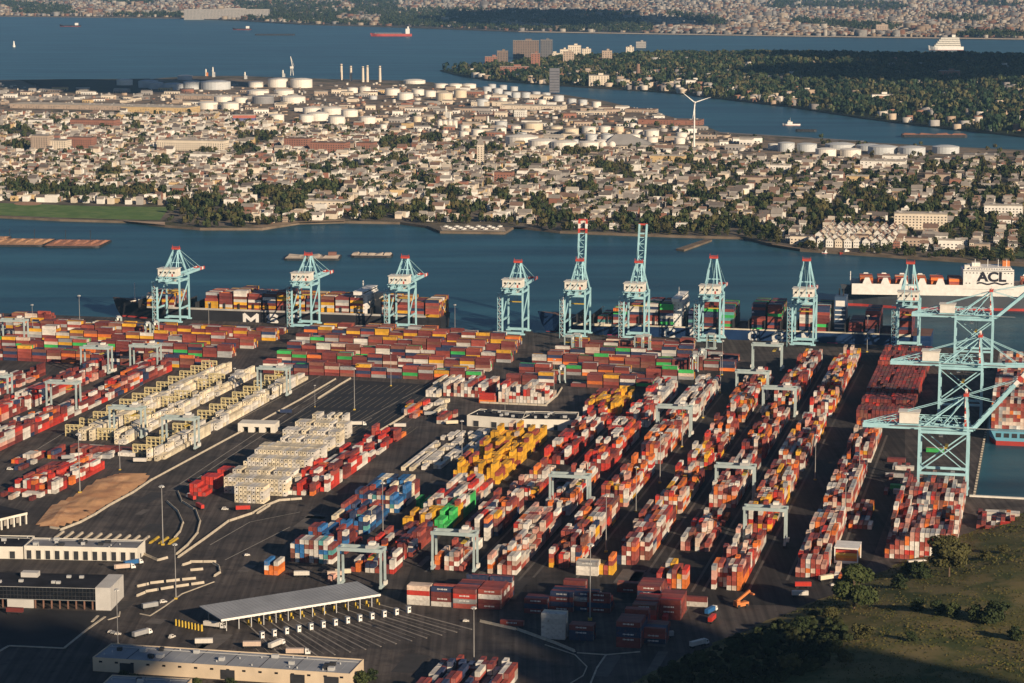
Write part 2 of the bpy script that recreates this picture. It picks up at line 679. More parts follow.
# ------------------------------------------------------------------ paints
BLUE = mat("crane_blue", (0.35, 0.60, 0.66), 0.45, 0.15, 0.15)
CREAMW = mat("house_white", (0.74, 0.71, 0.64), 0.5, 0.1, 0.2)
REDP = mat("signal_red", (0.50, 0.07, 0.05), 0.5, 0.15, 0.3)
WHITEP = mat("white_paint", (0.78, 0.76, 0.72), 0.5, 0.08, 0.3)
PALE = mat("gantry_pale", (0.38, 0.46, 0.46), 0.5, 0.15, 0.2)
DARK = mat("dark_steel", (0.035, 0.036, 0.04), 0.6, 0.3, 0.3)
GLASS = mat("dark_glass", (0.012, 0.014, 0.018), 0.12, 0.2, 0.3, spec=0.5)
STEEL = mat("galvanised", (0.45, 0.45, 0.44), 0.45, 0.1, 0.2)
YELLOWP = mat("safety_yellow", (0.52, 0.36, 0.05), 0.6, 0.15, 0.2)
ORANGEP = mat("orange_paint", (0.60, 0.20, 0.06), 0.55, 0.15, 0.2)
RUBBER = mat("tyre_black", (0.02, 0.02, 0.02), 0.8, 0.2, 0.5)
CONC = mat("barrier_concrete", (0.50, 0.44, 0.35), 0.85, 0.2, 0.3)


def fontmesh(txt, size, m, name, parent, loc, rot, extr=0.08, bold=0.06, align='CENTER', sx=1.0):
    cu = bpy.data.curves.new(name, 'FONT')
    cu.body = txt
    cu.size = size
    cu.extrude = extr
    cu.offset = bold * size * 0.25
    cu.align_x = align
    cu.align_y = 'CENTER'
    cu.materials.append(m)
    tmp = bpy.data.objects.new(name, cu)
    COL.objects.link(tmp)
    bpy.context.view_layer.update()
    me = bpy.data.meshes.new_from_object(tmp.evaluated_get(bpy.context.evaluated_depsgraph_get()))
    bpy.data.objects.remove(tmp)
    me.materials.clear()
    me.materials.append(m)
    o = bpy.data.objects.new(name, me)
    COL.objects.link(o)
    o.parent = parent
    o.location = loc
    o.rotation_euler = rot
    o.scale = (sx, 1, 1)
    return o


# ------------------------------------------------------------------ ship-to-shore cranes
def sts(label, loc, rz, boom_deg, group, gauge=24.0, hw=9.5, hg=41.0, apex=66.0, outreach=56.0, backr=14.0, stairs=True, tower_red=False, whale=True, plain_tip=False):
    """x runs along the rail, y out over the water"""
    root = thing("ship_to_shore_crane", label, "crane", loc, rz, group)
    g = gauge
    for sx in (-1, 1):
        for y in (0.0, g):
            b = MB()
            b.bar((sx * hw, y, 1.6), (sx * hw, y, hg + 2.0), 1.35, 1.6, BLUE)
            b.box((sx * hw, y, 0.9), (7.5, 1.6, 1.5), DARK)
            b.box((sx * hw, y, 2.2), (4.2, 2.2, 1.2), BLUE)
            b.build("leg", root)
    for y in (0.0, g):
        for z in (3.2, hg - 2.5):
            b = MB()
            b.bar((-hw, y, z), (hw, y, z), 1.6, 2.2, BLUE)
            b.build("cross_beam", root)
    for sx in (-1, 1):
        b = MB()
        b.bar((sx * hw, 0, 14.5), (sx * hw, g, 14.5), 1.2, 1.6, BLUE)
        b.bar((sx * hw, 0, hg - 1), (sx * hw, g, hg - 1), 1.5, 1.8, BLUE)
        b.bar((sx * hw, 0, 15.5), (sx * hw, g, hg - 3), 0.8, 0.8, BLUE)
        b.build("side_frame", root)
    b = MB()                                    # twin girder over the quay
    for sx in (-1, 1):
        b.bar((sx * 3.3, -backr, hg + 0.8), (sx * 3.3, g + 3, hg + 0.8), 1.4, 2.8, BLUE)
    for y in np.arange(-backr, g, 7.5):
        b.bar((-3.3, y, hg + 0.6), (3.3, y, hg + 0.6), 0.6, 0.8, BLUE)
    b.box((5.0, g / 2, hg + 1.6), (1.2, g + backr, 0.15), STEEL)
    b.build("girder", root)
    if tower_red:                               # lattice above the girder of the big channel cranes
        b = MB()
        n = 14
        for sx in (-1, 1):
            x = sx * 3.3
            for i in range(n):
                y0, y1 = -backr + (g + backr) * i / n, -backr + (g + backr) * (i + 1) / n
                t0, t1 = 2 + 5.5 * min(1, 2.2 * i / n), 2 + 5.5 * min(1, 2.2 * (i + 1) / n)
                b.bar((x, y0, hg + t0), (x, y1, hg + t1), 0.45, 0.45, BLUE)
                if i % 2:
                    b.bar((x, y0, hg + 1), (x, y1, hg + t1), 0.35, 0.35, BLUE)
                else:
                    b.bar((x, y0, hg + t0), (x, y1, hg + 1), 0.35, 0.35, BLUE)
        for sx in (-1, 1):
            b.bar((sx * hw, 0, hg - 2), (sx * hw, g, 16), 0.5, 0.5, BLUE)
            b.bar((sx * hw, g, hg + 2), (sx * 2.6, -backr * .5, hg + 7), 0.4, 0.4, BLUE)
        b.build("girder_lattice", root)
    b = MB()                                    # machinery house
    hy_ = 3.5 if whale else -7.0
    b.box((0, hy_, hg + 6.6), (17.5 if whale else 10, 12.0, 6.8), CREAMW)
    b.box((0, hy_, hg + 10.35), (19.1 if whale else 11.6, 13.6, 0.4), CREAMW)
    b.box((0, hy_, hg + 2.6), (19.5 if whale else 12, 14.0, 0.6), BLUE)
    hs = b.build("machinery_house", root)
    for x in (-6.2, -1.6, 3.2, 6.8) if whale else (-3, 1, 3.5):
        b = MB()
        b.box((x, hy_ - 6.04, hg + 7.0), (1.8, 0.12, 1.6), DARK)
        b.build("vent", hs)
    b = MB()
    b.box((5.2 if whale else 2.4, hy_ - 6.04, hg + 4.6), (1.3, 0.12, 2.4), REDP)
    b.build("door", hs)
    b = MB()                                    # A-frame
    for sx in (-1, 1):
        b.bar((sx * hw * 0.93, g, hg + 1.5), (sx * 2.7, g - 2, apex), 1.15, 1.3, BLUE)
        b.bar((sx * 6.0, 3.0, hg + 2.5), (sx * 2.5, g - 3, apex - 1), 0.8, 0.8, BLUE)
        b.bar((sx * 5.2, 14.0, hg + 2.5), (sx * 2.5, g - 3, apex - 3), 0.55, 0.55, BLUE)
    b.bar((-5.4, g - 0.8, hg + 13), (5.4, g - 0.8, hg + 13), 0.8, 0.8, BLUE)
    b.build("apex_frame", root)
    b = MB()
    b.box((0, g - 2, apex + 0.4), (7.4, 3.2, 1.8), REDP)
    b.bar((-3.4, g - 2, apex + 1), (-3.4, g - 2, apex + 3.6), 0.3, 0.3, REDP)
    b.bar((3.4, g - 2, apex + 1), (3.4, g - 2, apex + 3.0), 0.3, 0.3, REDP)
    b.box((0, g - 2, apex + 2.0), (7.6, 0.3, 0.3), REDP)
    b.build("apex_head", root)
    if tower_red:
        b = MB()
        for k in range(6):
            b.bar((0, g - 2, hg + 2 + k * 4), (0, g - 2, hg + 6 + k * 4), 1.5, 1.5, (REDP, WHITEP)[k % 2])
        b.build("signal_mast", root)
    # boom
    br = R(boom_deg)
    H0 = Vector((0, g + 3, hg + 0.8))
    ax = Vector((0, math.cos(br), math.sin(br)))
    nrm = Vector((0, -math.sin(br), math.cos(br)))
    b, t = MB(), MB()
    for sx in (-1, 1):
        o = Vector((sx * 3.3, 0, 0))
        b.bar(H0 + o, H0 + o + ax * (outreach * 0.80), 1.3, 2.4, BLUE)
        for i, (a0, a1) in enumerate(((0.80, 0.87), (0.87, 0.94), (0.94, 1.0))):
            t.bar(H0 + o + ax * outreach * a0, H0 + o + ax * outreach * a1, 1.5, 2.6, BLUE if plain_tip else (WHITEP, REDP)[i % 2] if tower_red else (REDP, WHITEP, REDP)[i])
    n = 8
    for i in range(n + 1):
        q = H0 + ax * (outreach * 0.8 * i / n)
        b.bar(q + Vector((-3.3, 0, 0)), q + Vector((3.3, 0, 0)), 0.5, 0.7, BLUE)
        if i < n:
            q2 = H0 + ax * (outreach * 0.8 * (i + 1) / n)
            s = 1 if i % 2 else -1
            b.bar(q + Vector((-3.2 * s, 0, 0)), q2 + Vector((3.2 * s, 0, 0)), 0.35, 0.35, BLUE)
    for f in (0.86, 1.0):
        q = H0 + ax * outreach * f
        t.bar(q + Vector((-4, 0, 0)), q + Vector((4, 0, 0)), 1.0, 1.4, BLUE if plain_tip and f < 0.9 else REDP)
    bo = b.build("boom", root)
    t.build("boom_tip", bo)
    b = MB()
    top = Vector((0, g - 2, apex))
    if boom_deg < 60:
        for f in (0.45, 0.86):
            for sx in (-1, 1):
                b.bar(top + Vector((sx * 2.4, 0, 0)), H0 + ax * outreach * f + Vector((sx * 3.0, 0, 1)), 0.4, 0.4, BLUE)
    else:
        for sx in (-1, 1):
            mid = H0 + ax * outreach * 0.45 + Vector((sx * 3, 0, 0)) - nrm * -2
            b.bar(top + Vector((sx * 2.4, 0, 0)), mid, 0.45, 0.45, BLUE)
            b.bar(mid, H0 + ax * outreach * 0.86 + Vector((sx * 3, 0, 0)), 0.35, 0.35, BLUE)
    for sx in (-1, 1):
        b.bar(top + Vector((sx * 2.4, 0, 0)), (sx * 3.2, -backr + 1, hg + 2), 0.4, 0.4, BLUE)
    b.build("stay", root)
    b = MB()                                    # trolley with the driver's cab, spreader and ropes
    ty = g * 0.55
    b.box((0, ty, hg - 1.0), (6.5, 5.0, 1.4), STEEL)
    tr_ = b.build("trolley", root)
    b = MB()
    b.box((2.6, ty - 3.4, hg - 3.4), (2.4, 2.6, 2.8), CREAMW)
    b.build("driver_cab", tr_)
    b = MB()
    for sx in (-1, 1):
        for sy in (-1, 1):
            b.bar((sx * 1.2, ty + sy * 0.9, hg - 1), (sx * 1.2, ty + sy * 0.9, hg - 11.5), 0.12, 0.12, DARK)
    b.box((0, ty, hg - 11.5), (12.2, 2.0, 0.8), YELLOWP)
    b.build("spreader", tr_)
    if stairs:
        b = MB()
        nst = 12
        for i in range(nst):
            z0, z1 = 2 + (hg - 4) * i / nst, 2 + (hg - 4) * (i + 1) / nst
            a, c = ((-hw - 3.6), (-hw - 1.2)) if i % 2 else ((-hw - 1.2), (-hw - 3.6))
            b.bar((a, -1.2, z0), (c, -1.2, z1), 1.2, 0.35, STEEL)
            b.box((-hw - 2.4, -1.2, z1), (3.6, 2.4, 0.22), BLUE)
        for x, y in ((-hw - 4, -2.2), (-hw - 4, -0.2)):
            b.bar((x, y, 0.3), (x, y, hg - 2), 0.3, 0.3, BLUE)
        b.build("stair_tower", root)
    return root


STS_G = "ship-to-shore cranes along the bay quay"
dockc = [
    (172.5, 0, "light blue quay crane nearest the bow of the black ship, boom lowered"),
    (305, 0, "light blue quay crane standing against the white S on the black hull"),
    (402, 0, "light blue quay crane beside the black ship's white bridge tower"),
    (515, 0, "light blue quay crane on the empty berth between the two moored ships"),
    (577, 82, "light blue quay crane at the navy ship's bow, red tipped boom raised highest"),
    (636, 74, "light blue quay crane left of the white C, plain boom raised upright"),
    (711, 0, "light blue quay crane just right of the navy ship's bridge, boom lowered"),
    (804, 0, "light blue quay crane covering the navy hull between the letters G and M"),
    (908, 0, "light blue quay crane at the right end of the bay quay, before the white ship"),
]
for i, (px, deg, lab) in enumerate(dockc):
    u = GUV(px, 338)[0]
    # the pixel column of the crane's middle fixes u on the rail line
    for _ in range(6):
        w = UV(u, VL + 10)
        u += (px - P(w.x, w.y, 18)[0]) * 0.85
    apx = {0: 67, 1: 65, 2: 65, 3: 64, 4: 67, 5: 67}.get(i, 73)
    sts(lab, UV(u, VL), -YA, deg, STS_G, apex=apx, outreach=(61 if i == 4 else 59), plain_tip=(i == 5), hw=9.2 if i else 11.0)

CH_G = "ship-to-shore cranes along the channel quay"
for (px, py, deg, lab) in ((956, 494, 50, "nearest big light blue crane by the channel, boom half raised with red and white tip"),
                           (960, 422, 2, "middle light blue channel crane, boom lowered over the container ship"),
                           (970, 367, 42, "farthest light blue channel crane, boom half raised before the white ship")):
    v = GUV(px, py)[1]
    sts(lab, UV(UC - 34, v), -YA - math.pi / 2, deg, CH_G, gauge=30.0, hw=8.6, hg=42, apex=64, outreach=48, backr=36, stairs=False, tower_red=True, whale=False)


# ------------------------------------------------------------------ ships
def hull(b, L, B, D, mh, mb, boot=1.5, flare=1.0, stern=0.86, raise_bow=4.0):
    """x from bow (0) to stern (L); z = 0 at the water"""
    st = [(0, 0.02, 0.0), (0.02, 0.16, 0.02), (0.05, 0.42, 0.12), (0.10, 0.74, 0.42), (0.16, 0.93, 0.75), (0.24, 1, 0.97), (0.5, 1, 1), (0.85, 1, 1), (0.95, 0.97, 0.9), (1.0, stern, 0.66)]
    rings = []
    for (t, wd, ww) in st:
        x = t * L
        zt = D + (raise_bow * max(0, 1 - t / 0.13) if t < 0.13 else 0)
        xo = -L * 0.022 if t == 0 else 0.0
        rings.append([(x, -ww * B / 2, -2.5), (x, -ww * B / 2, boot), (x + xo * 0.5, -(ww * 0.45 + wd * 0.55) * B / 2, D * 0.6), (x + xo, -wd * B / 2, zt),
                      (x + xo, wd * B / 2, zt), (x + xo * 0.5, (ww * 0.45 + wd * 0.55) * B / 2, D * 0.6), (x, ww * B / 2, boot), (x, ww * B / 2, -2.5)])
    for a, c in zip(rings, rings[1:]):
        for k in range(7):
            b.face([a[k], c[k], c[k + 1], a[k + 1]], (mb if k in (0, 6) else (mat("deck_paint", (0.16, 0.09, 0.07), 0.8, 0.2, 0.1) if k == 3 else mh)))
    b.face([rings[-1][k] for k in range(8)], mh)


SHIP_CARGO = []      # (world position of the bottom centre, long axis angle, tiers already split) filled here, drawn with the other containers


def cargo(root_loc, rz, L0, n_bays, width, tiers, z0, pal, desc, gap=1.9, rows=None, fill=0.9, seed=1, hole=()):
    """containers on deck: bays along the ship, rows across"""
    r = random.Random(seed)
    rows = rows or int(width / 2.5)
    ca, sa = math.cos(rz), math.sin(rz)
    for bay in range(n_bays):
        if bay in hole:
            continue
        x = L0 + bay * (12.19 + gap) + 6.1
        T = tiers[bay % len(tiers)]
        for k in range(rows):
            y = (k - (rows - 1) / 2) * 2.5
            tt = max(0, T - (1 if r.random() > fill else 0) - (1 if r.random() > 0.93 else 0))
            for t in range(tt):
                SHIP_CARGO.append((root_loc[0] + x * ca - y * sa, root_loc[1] + x * sa + y * ca, root_loc[2] + z0 + t * 2.62, rz + math.pi / 2,
                                   r.choice(pal), desc, k, bay, t, tt - 1))


BLACKH = mat("hull_black", (0.028, 0.028, 0.032), 0.5, 0.3, 0.05)
NAVYH = mat("hull_navy", (0.012, 0.035, 0.10), 0.45, 0.25, 0.05)
BOOT = mat("boot_top_red", (0.42, 0.05, 0.04), 0.6, 0.2, 0.05)
GREYH = mat("hull_slate", (0.07, 0.08, 0.095), 0.5, 0.2, 0.05)
SKYH = mat("hull_sky_blue", (0.16, 0.42, 0.55), 0.45, 0.15, 0.05)


def tower_block(b, x, w, d, z0, h, m, y=0.0):
    """ship's bridge tower with rows of windows and bridge wings"""
    b.box((x, y, z0 + h / 2), (d, w, h), m)
    for k in range(int(h / 3.0)):
        z = z0 + 1.8 + k * 3.0
        for side in (-1, 1):
            for j in range(int(d / 3.4)):
                b.box((x - d / 2 + 2 + j * 3.4, y + side * (w / 2 + 0.03), z), (0.8, 0.1, 0.7), GLASS)
        for j in range(int(w / 3.6)):
            for side in (-1, 1):
                b.box((x + side * (d / 2 + 0.03), y - w / 2 + 2 + j * 3.6, z), (0.1, 0.8, 0.7), GLASS)
    b.box((x - 1, y, z0 + h + 1.4), (d * 0.8, w * 1.25, 2.8), m)
    b.box((x - 1, y, z0 + h + 1.7), (d * 0.82, w * 1.22, 1.0), GLASS)
    b.box((x - 1, y, z0 + h + 3.0), (d * 0.86, w * 1.27, 0.35), m)


def mast(b, x, z0, h, m, y=0.0):
    b.bar((x, y, z0), (x, y, z0 + h), 0.7, 0.7, m)
    b.bar((x, y - 2.5, z0 + h * 0.7), (x, y + 2.5, z0 + h * 0.7), 0.3, 0.3, m)
    b.bar((x, y - 1.6, z0 + h * 0.88), (x, y + 1.6, z0 + h * 0.88), 0.25, 0.25, m)


# black ship at the left of the quay: bow to the left
WZ = -3.0


def ship_at(px_bow, vmid, name, label):
    u = GUV(px_bow, 310)[0]
    for _ in range(8):
        w = UV(u, vmid)
        u += (px_bow - P(w.x, w.y, 14)[0]) * 0.85
    return thing(name, label, "ship", UV(u, vmid, WZ), -YA, None), UV(u, vmid, WZ)


msc, mloc = ship_at(120, VQ + 2.5 + 21, "container_ship", "black hulled container ship with huge white letters, moored at the left quay")
b = MB()
hull(b, 318, 42, 12.5, BLACKH, BOOT, raise_bow=6)
b.build("hull", msc)
b = MB()
for sgn in (-1, 1):
    b.box((170, sgn * 20.4, 13.4), (270, 0.3, 1.8), mat("hatch_grey", (0.42, 0.40, 0.37), 0.7, 0.2, 0.1))
for k in range(18):
    b.box((34 + 14.09 * k - 0.95 - 6, 0, 16), (0.8, 41, 7), DARK)
b.build("lashing_bridge", msc)
b = MB()
tower_block(b, 243, 36, 12, 12.5, 19, WHITEP)
mast(b, 240, 34, 8, WHITEP)
b.box((256, 0, 22), (8, 10, 19), mat("funnel_buff", (0.58, 0.50, 0.38), 0.6, 0.1, 0.1))
b.build("bridge_tower", msc)
b = MB()
mast(b, 15, 15, 18, WHITEP)
b.box((24, 0, 14), (9, 14, 3.5), mat("winch_white", (0.6, 0.56, 0.5), 0.7, 0.2, 0.3))
b.bar((14, -8, 16), (28, 8, 19), 0.8, 0.8, CREAMW)
b.box((21, 6, 18), (3, 3, 3), CREAMW)
b.box((23, -6, 17), (3, 3, 3), CREAMW)
b.build("bow_mast", msc)
STROKES = {"M": [[(0, 0), (0, 1), (.5, .3), (1, 1), (1, 0)]], "S": [[(1, .86), (.75, 1), (.25, 1), (0, .8), (.2, .56), (.8, .44), (1, .2), (.75, 0), (.25, 0), (0, .14)]],
           "C": [[(1, .84), (.75, 1), (.3, 1), (0, .72), (0, .28), (.3, 0), (.75, 0), (1, .16)]], "A": [[(0, 0), (.5, 1), (1, 0)], [(.22, .34), (.78, .34)]],
           "G": [[(1, .84), (.75, 1), (.3, 1), (0, .72), (0, .28), (.3, 0), (.75, 0), (1, .2), (1, .48), (.6, .48)]]}


def hull_letter(ch, parent, x, y, z, w, h, t, m):
    b = MB()
    for st in STROKES[ch]:
        P_ = [Vector((x + (p[0] - .5) * (w - t), y, z + (p[1] - .5) * (h - t))) for p in st]
        for i, (a, c) in enumerate(zip(P_, P_[1:])):
            d = (c - a).normalized()
            n = Vector((-d.z, 0, d.x)) * (t / 2)
            a, c = a - d * t * .3, c + d * t * .3
            q = [a - n, c - n, c + n, a + n]
            y0, y1 = Vector((0, -.05 - .012 * i, 0)), Vector((0, .05, 0))
            b.hexa([p + y1 for p in q] + [p + y0 for p in q], m)
    b.build("letter", parent)


for ch, x in (("M", 137.5), ("S", 158.5), ("C", 179)):
    hull_letter(ch, msc, x, -21.1, 6.0, 15.5 if ch == 'M' else 11.5, 10.2, 3.0 if ch == 'M' else 2.6, WHITEP)

# navy ship at the right part of the quay
cma, cloc = ship_at(546, VQ + 2.5 + 24, "container_ship", "navy blue container ship with white letters, moored at the right half of the quay")
b = MB()
hull(b, 347, 48, 11.5, NAVYH, BOOT, 0.4, raise_bow=7)
b.build("hull", cma)
b = MB()
for sgn in (-1, 1):
    b.box((180, sgn * 23.3, 11.6), (300, 0.4, 2.2), mat("rail_cream", (0.62, 0.56, 0.44), 0.7, 0.2, 0.1))
for k in range(20):
    b.box((40 + 14.09 * k - 6.9, 0, 15.5), (0.8, 46, 10), DARK)
b.build("lashing_bridge", cma)
b = MB()
tower_block(b, 124, 40, 9, 11.5, 23, WHITEP)
mast(b, 122, 37, 8, WHITEP)
b.build("bridge_tower", cma)
b = MB()
b.box((267, 0, 26), (10, 20, 32), mat("funnel_navy", (0.05, 0.09, 0.16), 0.5, 0.15, 0.1))
b.box((267, -10.1, 36), (8, 0.2, 5), WHITEP)
for k in range(5):
    b.box((267, -10.15, 14 + 4 * k), (9, 0.3, 1.0), WHITEP)
b.bar((265, 3, 42), (265, 3, 48), 1.2, 1.2, DARK)
b.bar((269, -2, 42), (269, -2, 48), 1.2, 1.2, DARK)
b.build("funnel", cma)
b = MB()
mast(b, 16, 14, 18, WHITEP)
b.box((34, 0, 12.5), (10, 16, 3.5), ORANGEP)
b.bar((24, -8, 14), (34, 8, 17), 0.8, 0.8, CREAMW)
b.build("bow_mast", cma)
for ch, x in (("C", 118), ("M", 141), ("A", 164), ("C", 193), ("G", 214), ("M", 240)):
    hull_letter(ch, cma, x, -24.12, 6.3, 10.0, 9.4, 2.3, mat("letter_pale", (0.66, 0.66, 0.64), 0.6, 0.1, 0.2))
b = MB()
for x in (66, 262, 76):
    b.box((x, -24.1, 2.6), (9, 0.15, 1.2), mat("magenta_mark", (0.4, 0.03, 0.14), 0.6, 0.1, 0.2))
b.build("marking", cma)

# white ship out in the bay with its tall deckhouse
aw = G(849, 308, WZ)
acl = thing("cargo_ship", "large white cargo ship with ACL on its deckhouse, out in the bay", "ship", (aw.x, aw.y + 16, WZ), -R(6.5))
b = MB()
hull(b, 296, 37, 16.0, GREYH, BOOT, 2.4, raise_bow=5)
b.build("hull", acl)
b = MB()
for sgn in (-1, 1):
    y = sgn * 18.6
    b.hexa([(x, yy, z) for z in (14.0, 24.5) for x, yy in ((4, y - 0.4), (285, y - 0.4), (285, y + 0.4), (4, y + 0.4))], WHITEP)
    for k in range(5):
        x = 18 + 17.5 * k
        b.hexa([(x - 4 + dx, yy, 24.4) for dx, yy in ((0, y - 0.4), (9, y - 0.4), (9, y + 0.4), (0, y + 0.4))] +
               [(x - 1.5 + dx, yy, 30.5) for dx, yy in ((0, y - 0.4), (4, y - 0.4), (4, y + 0.4), (0, y + 0.4))], WHITEP)
    for k in range(6):
        x = 172 + 17.5 * k
        b.hexa([(x - 4 + dx, yy, 24.4) for dx, yy in ((0, y - 0.4), (9, y - 0.4), (9, y + 0.4), (0, y + 0.4))] +
               [(x - 1.5 + dx, yy, 31) for dx, yy in ((0, y - 0.4), (4, y - 0.4), (4, y + 0.4), (0, y + 0.4))], WHITEP)
b.build("cell_guides", acl)
b = MB()
b.box((134, 0, 29.3), (48, 37.6, 18), WHITEP)
b.box((136, 0, 39.5), (40, 30, 3.0), WHITEP)
for k in range(16):
    b.box((118 + 2.4 * k, -15.1, 39.8), (1.5, 0.2, 1.2), GLASS)
b.box((123, 0, 42.5), (8, 8, 4), CREAMW)
b.box((114, -9, 41), (5, 6, 4), CREAMW)
for x in (122, 134, 144, 152):
    b.bar((x, -4, 40), (x, -4, 48), 0.5, 0.5, WHITEP)
b.bar((110, -17, 39.2), (158, -17, 39.4), 0.3, 1.0, WHITEP)
for z in (22.5, 26.5, 36.5):
    for k in range(14):
        if z > 36 or k < 2 or k > 11:
            b.box((113 + 3.3 * k, -18.85, z), (1.1, 0.12, 0.9), GLASS)
for z in (20.8, 38.4):
    b.box((134, -18.95, z), (48.4, 0.3, 0.35), mat("rail_grey", (0.4, 0.4, 0.4), 0.7, 0.1, 0.1))
b.box((152, 5, 43), (7, 9, 6), ORANGEP)
b.build("deckhouse", acl)
INK = mat("letter_ink", (0.018, 0.018, 0.03), 0.6, 0.1, 0.3)
fontmesh("ACL", 12.5, INK, "lettering", acl, (137, -18.95, 32.5), (math.pi / 2, 0, 0), 0.06, 0.16, sx=1.15)
b = MB()
for k in range(12):
    z = 26.4 + 0.8 * math.sin(k * 1.1)
    b.bar((123 + 2.4 * k, -18.92, z), (125.4 + 2.4 * k, -18.92, 26.4 + 0.8 * math.sin((k + 1) * 1.1)), 0.2, 1.5, INK)
b.build("wave_emblem", acl)
b = MB()
mast(b, 3, 20, 14, WHITEP)
b.build("bow_mast", acl)

# sky-blue hulled ship in the channel: its stern faces us
vs = GUV(985, 441)[1]
mk = thing("container_ship", "sky blue container ship loaded high, stern towards us, in the channel", "ship", UV(UC + 3 + 29.5, vs + 2, WZ), -YA, None)
b = MB()
L, B, D = 330, 59, 10.0
prof = [(0, 0.92, 0.80), (14, 1, 0.96), (40, 1, 1), (250, 1, 1), (300, 0.7, 0.45), (330, 0.06, 0.02)]
rings = [[(-w2 * B / 2, y, -2), (-w2 * B / 2, y, 3.2), (-w1 * B / 2, y, D), (w1 * B / 2, y, D), (w2 * B / 2, y, 3.2), (w2 * B / 2, y, -2)] for y, w1, w2 in prof]
for a, c in zip(rings, rings[1:]):
    for k in range(5):
        b.face([a[k], c[k], c[k + 1], a[k + 1]], BOOT if k in (0, 4) else SKYH)
b.face(rings[0][1:5], SKYH)
b.face([rings[0][0], rings[0][1], rings[0][4], rings[0][5]], BOOT)
b.build("hull", mk)
b = MB()
for k in range(9):
    b.box((-22 + 5.5 * k, -0.05, 7.2), (3.6, 0.3, 3.0), DARK)
b.build("mooring_opening", mk)
b = MB()
for k in range(1, 20):
    b.box((0, 8 + 14.09 * k - 1, 13), (57, 0.8, 8), DARK)
b.build("lashing_bridge", mk)
MKLOC = UV(UC + 3 + 29.5, vs + 2, WZ)


# ------------------------------------------------------------------ yard gantries
def rtg_build():
    root = thing("yard_gantry", "x", "gantry crane", (0, 0, 0))
    S, W, Hh = 23.6, 8.5, 22.0
    for sx in (-1, 1):
        for sy in (-1, 1):
            b = MB()
            b.bar((sx * S / 2, sy * W / 2, 1.6), (sx * S / 2, sy * W / 2 * 0.9, Hh), 1.1, 1.2, PALE)
            b.lathe((sx * S / 2 - 0.45, sy * W / 2 - 1.1, 0.85), [(0.01, -0.01), (0.85, 0.0), (0.85, 0.02)], RUBBER, 8)
            b.build("leg", root)
        b = MB()
        b.box((sx * S / 2, 0, 2.2), (1.4, W + 2.5, 1.5), PALE)
        for y in (-5.2, -3.6, 3.6, 5.2):
            b.box((sx * S / 2, y, 0.75), (0.7, 1.35, 1.5), RUBBER)
        b.box((sx * S / 2 + sx * 1.2, 1, 3.6), (1.4, 3.6, 2.2), CREAMW)
        b.build("sill_beam", root)
    for sy in (-1, 1):
        b = MB()
        b.bar((-S / 2 - 1, sy * W / 2 * 0.9, Hh), (S / 2 + 1, sy * W / 2 * 0.9, Hh), 1.1, 1.9, PALE)
        b.build("top_beam", root)
    for sx in (-1, 1):
        b = MB()
        b.bar((sx * S / 2, -W / 2 * 0.9, Hh), (sx * S / 2, W / 2 * 0.9, Hh), 1.0, 1.2, PALE)
        b.build("end_beam", root)
    b = MB()
    b.box((6, 0, Hh + 1.7), (5.5, 7.6, 1.6), STEEL)
    b.box((6, 0, Hh + 3.2), (3.2, 4.0, 1.6), CREAMW)
    tr_ = b.build("trolley", root)
    b = MB()
    b.box((9.6, 0, Hh - 3.2), (2.0, 2.2, 2.4), CREAMW)
    b.build("driver_cab", tr_)
    b = MB()
    for x in (5.2, 6.8):
        b.bar((x, 0, Hh + 1), (x, 0, Hh - 4.4), 0.12, 0.12, DARK)
    b.box((6, 0, Hh - 4.4), (2.3, 12.1, 0.6), YELLOWP)
    b.build("spreader", tr_)
    return root


rtg0 = None
RTG_G = "pale gantry cranes straddling the container rows"
rtgs = [(362, 588, "pale yard gantry behind the far end of the toll-like canopy"),
        (455, 571, "pale yard gantry lifting above dark containers behind the front stacks"),
        (570, 510, "pale yard gantry across the red and white rows, left of the middle"),
        (735, 500, "pale yard gantry in the middle rows, left of its nearest twin"),
        (765, 545, "nearest pale yard gantry on the right, over the white-ended stack"),
        (674, 437, "pale yard gantry over the pinkish rows below the quay stacks"),
        (752, 400, "pale yard gantry in the far rows, left of another one close by"),
        (779, 417, "pale yard gantry in the far rows, right of another one close by"),
        (767, 371, "farthest pale yard gantry, right under the letter G of the navy ship"),
        (128, 438, "pale yard gantry at the near end of the left red rows' neighbour, over cream boxes"),
        (181, 449, "pale yard gantry astride the cream boxes next to the small cream shed"),
        (64, 411, "pale yard gantry astride the red rows at the left"),
        (97, 374, "pale yard gantry before the green container at the left"),
        (146, 372, "pale yard gantry at the upper end of the red rows"),
        (274, 396, "pale yard gantry at the upper end of the cream rows"),
        (-4, 404, "pale yard gantry cut by the left picture edge"),
        (14, 345, "pale yard gantry between stacks at the left picture edge, farther back")]
for i, (px, py, lab) in enumerate(rtgs):
    g = G(px, py)
    if rtg0 is None:
        rtg0 = rtg_build()
        rtg0.location = g
        rtg0.rotation_euler = (0, 0, -YA)
        rtg0["label"] = lab
        rtg0["group"] = RTG_G
    else:
        dup(rtg0, g, -YA, lab, RTG_G)


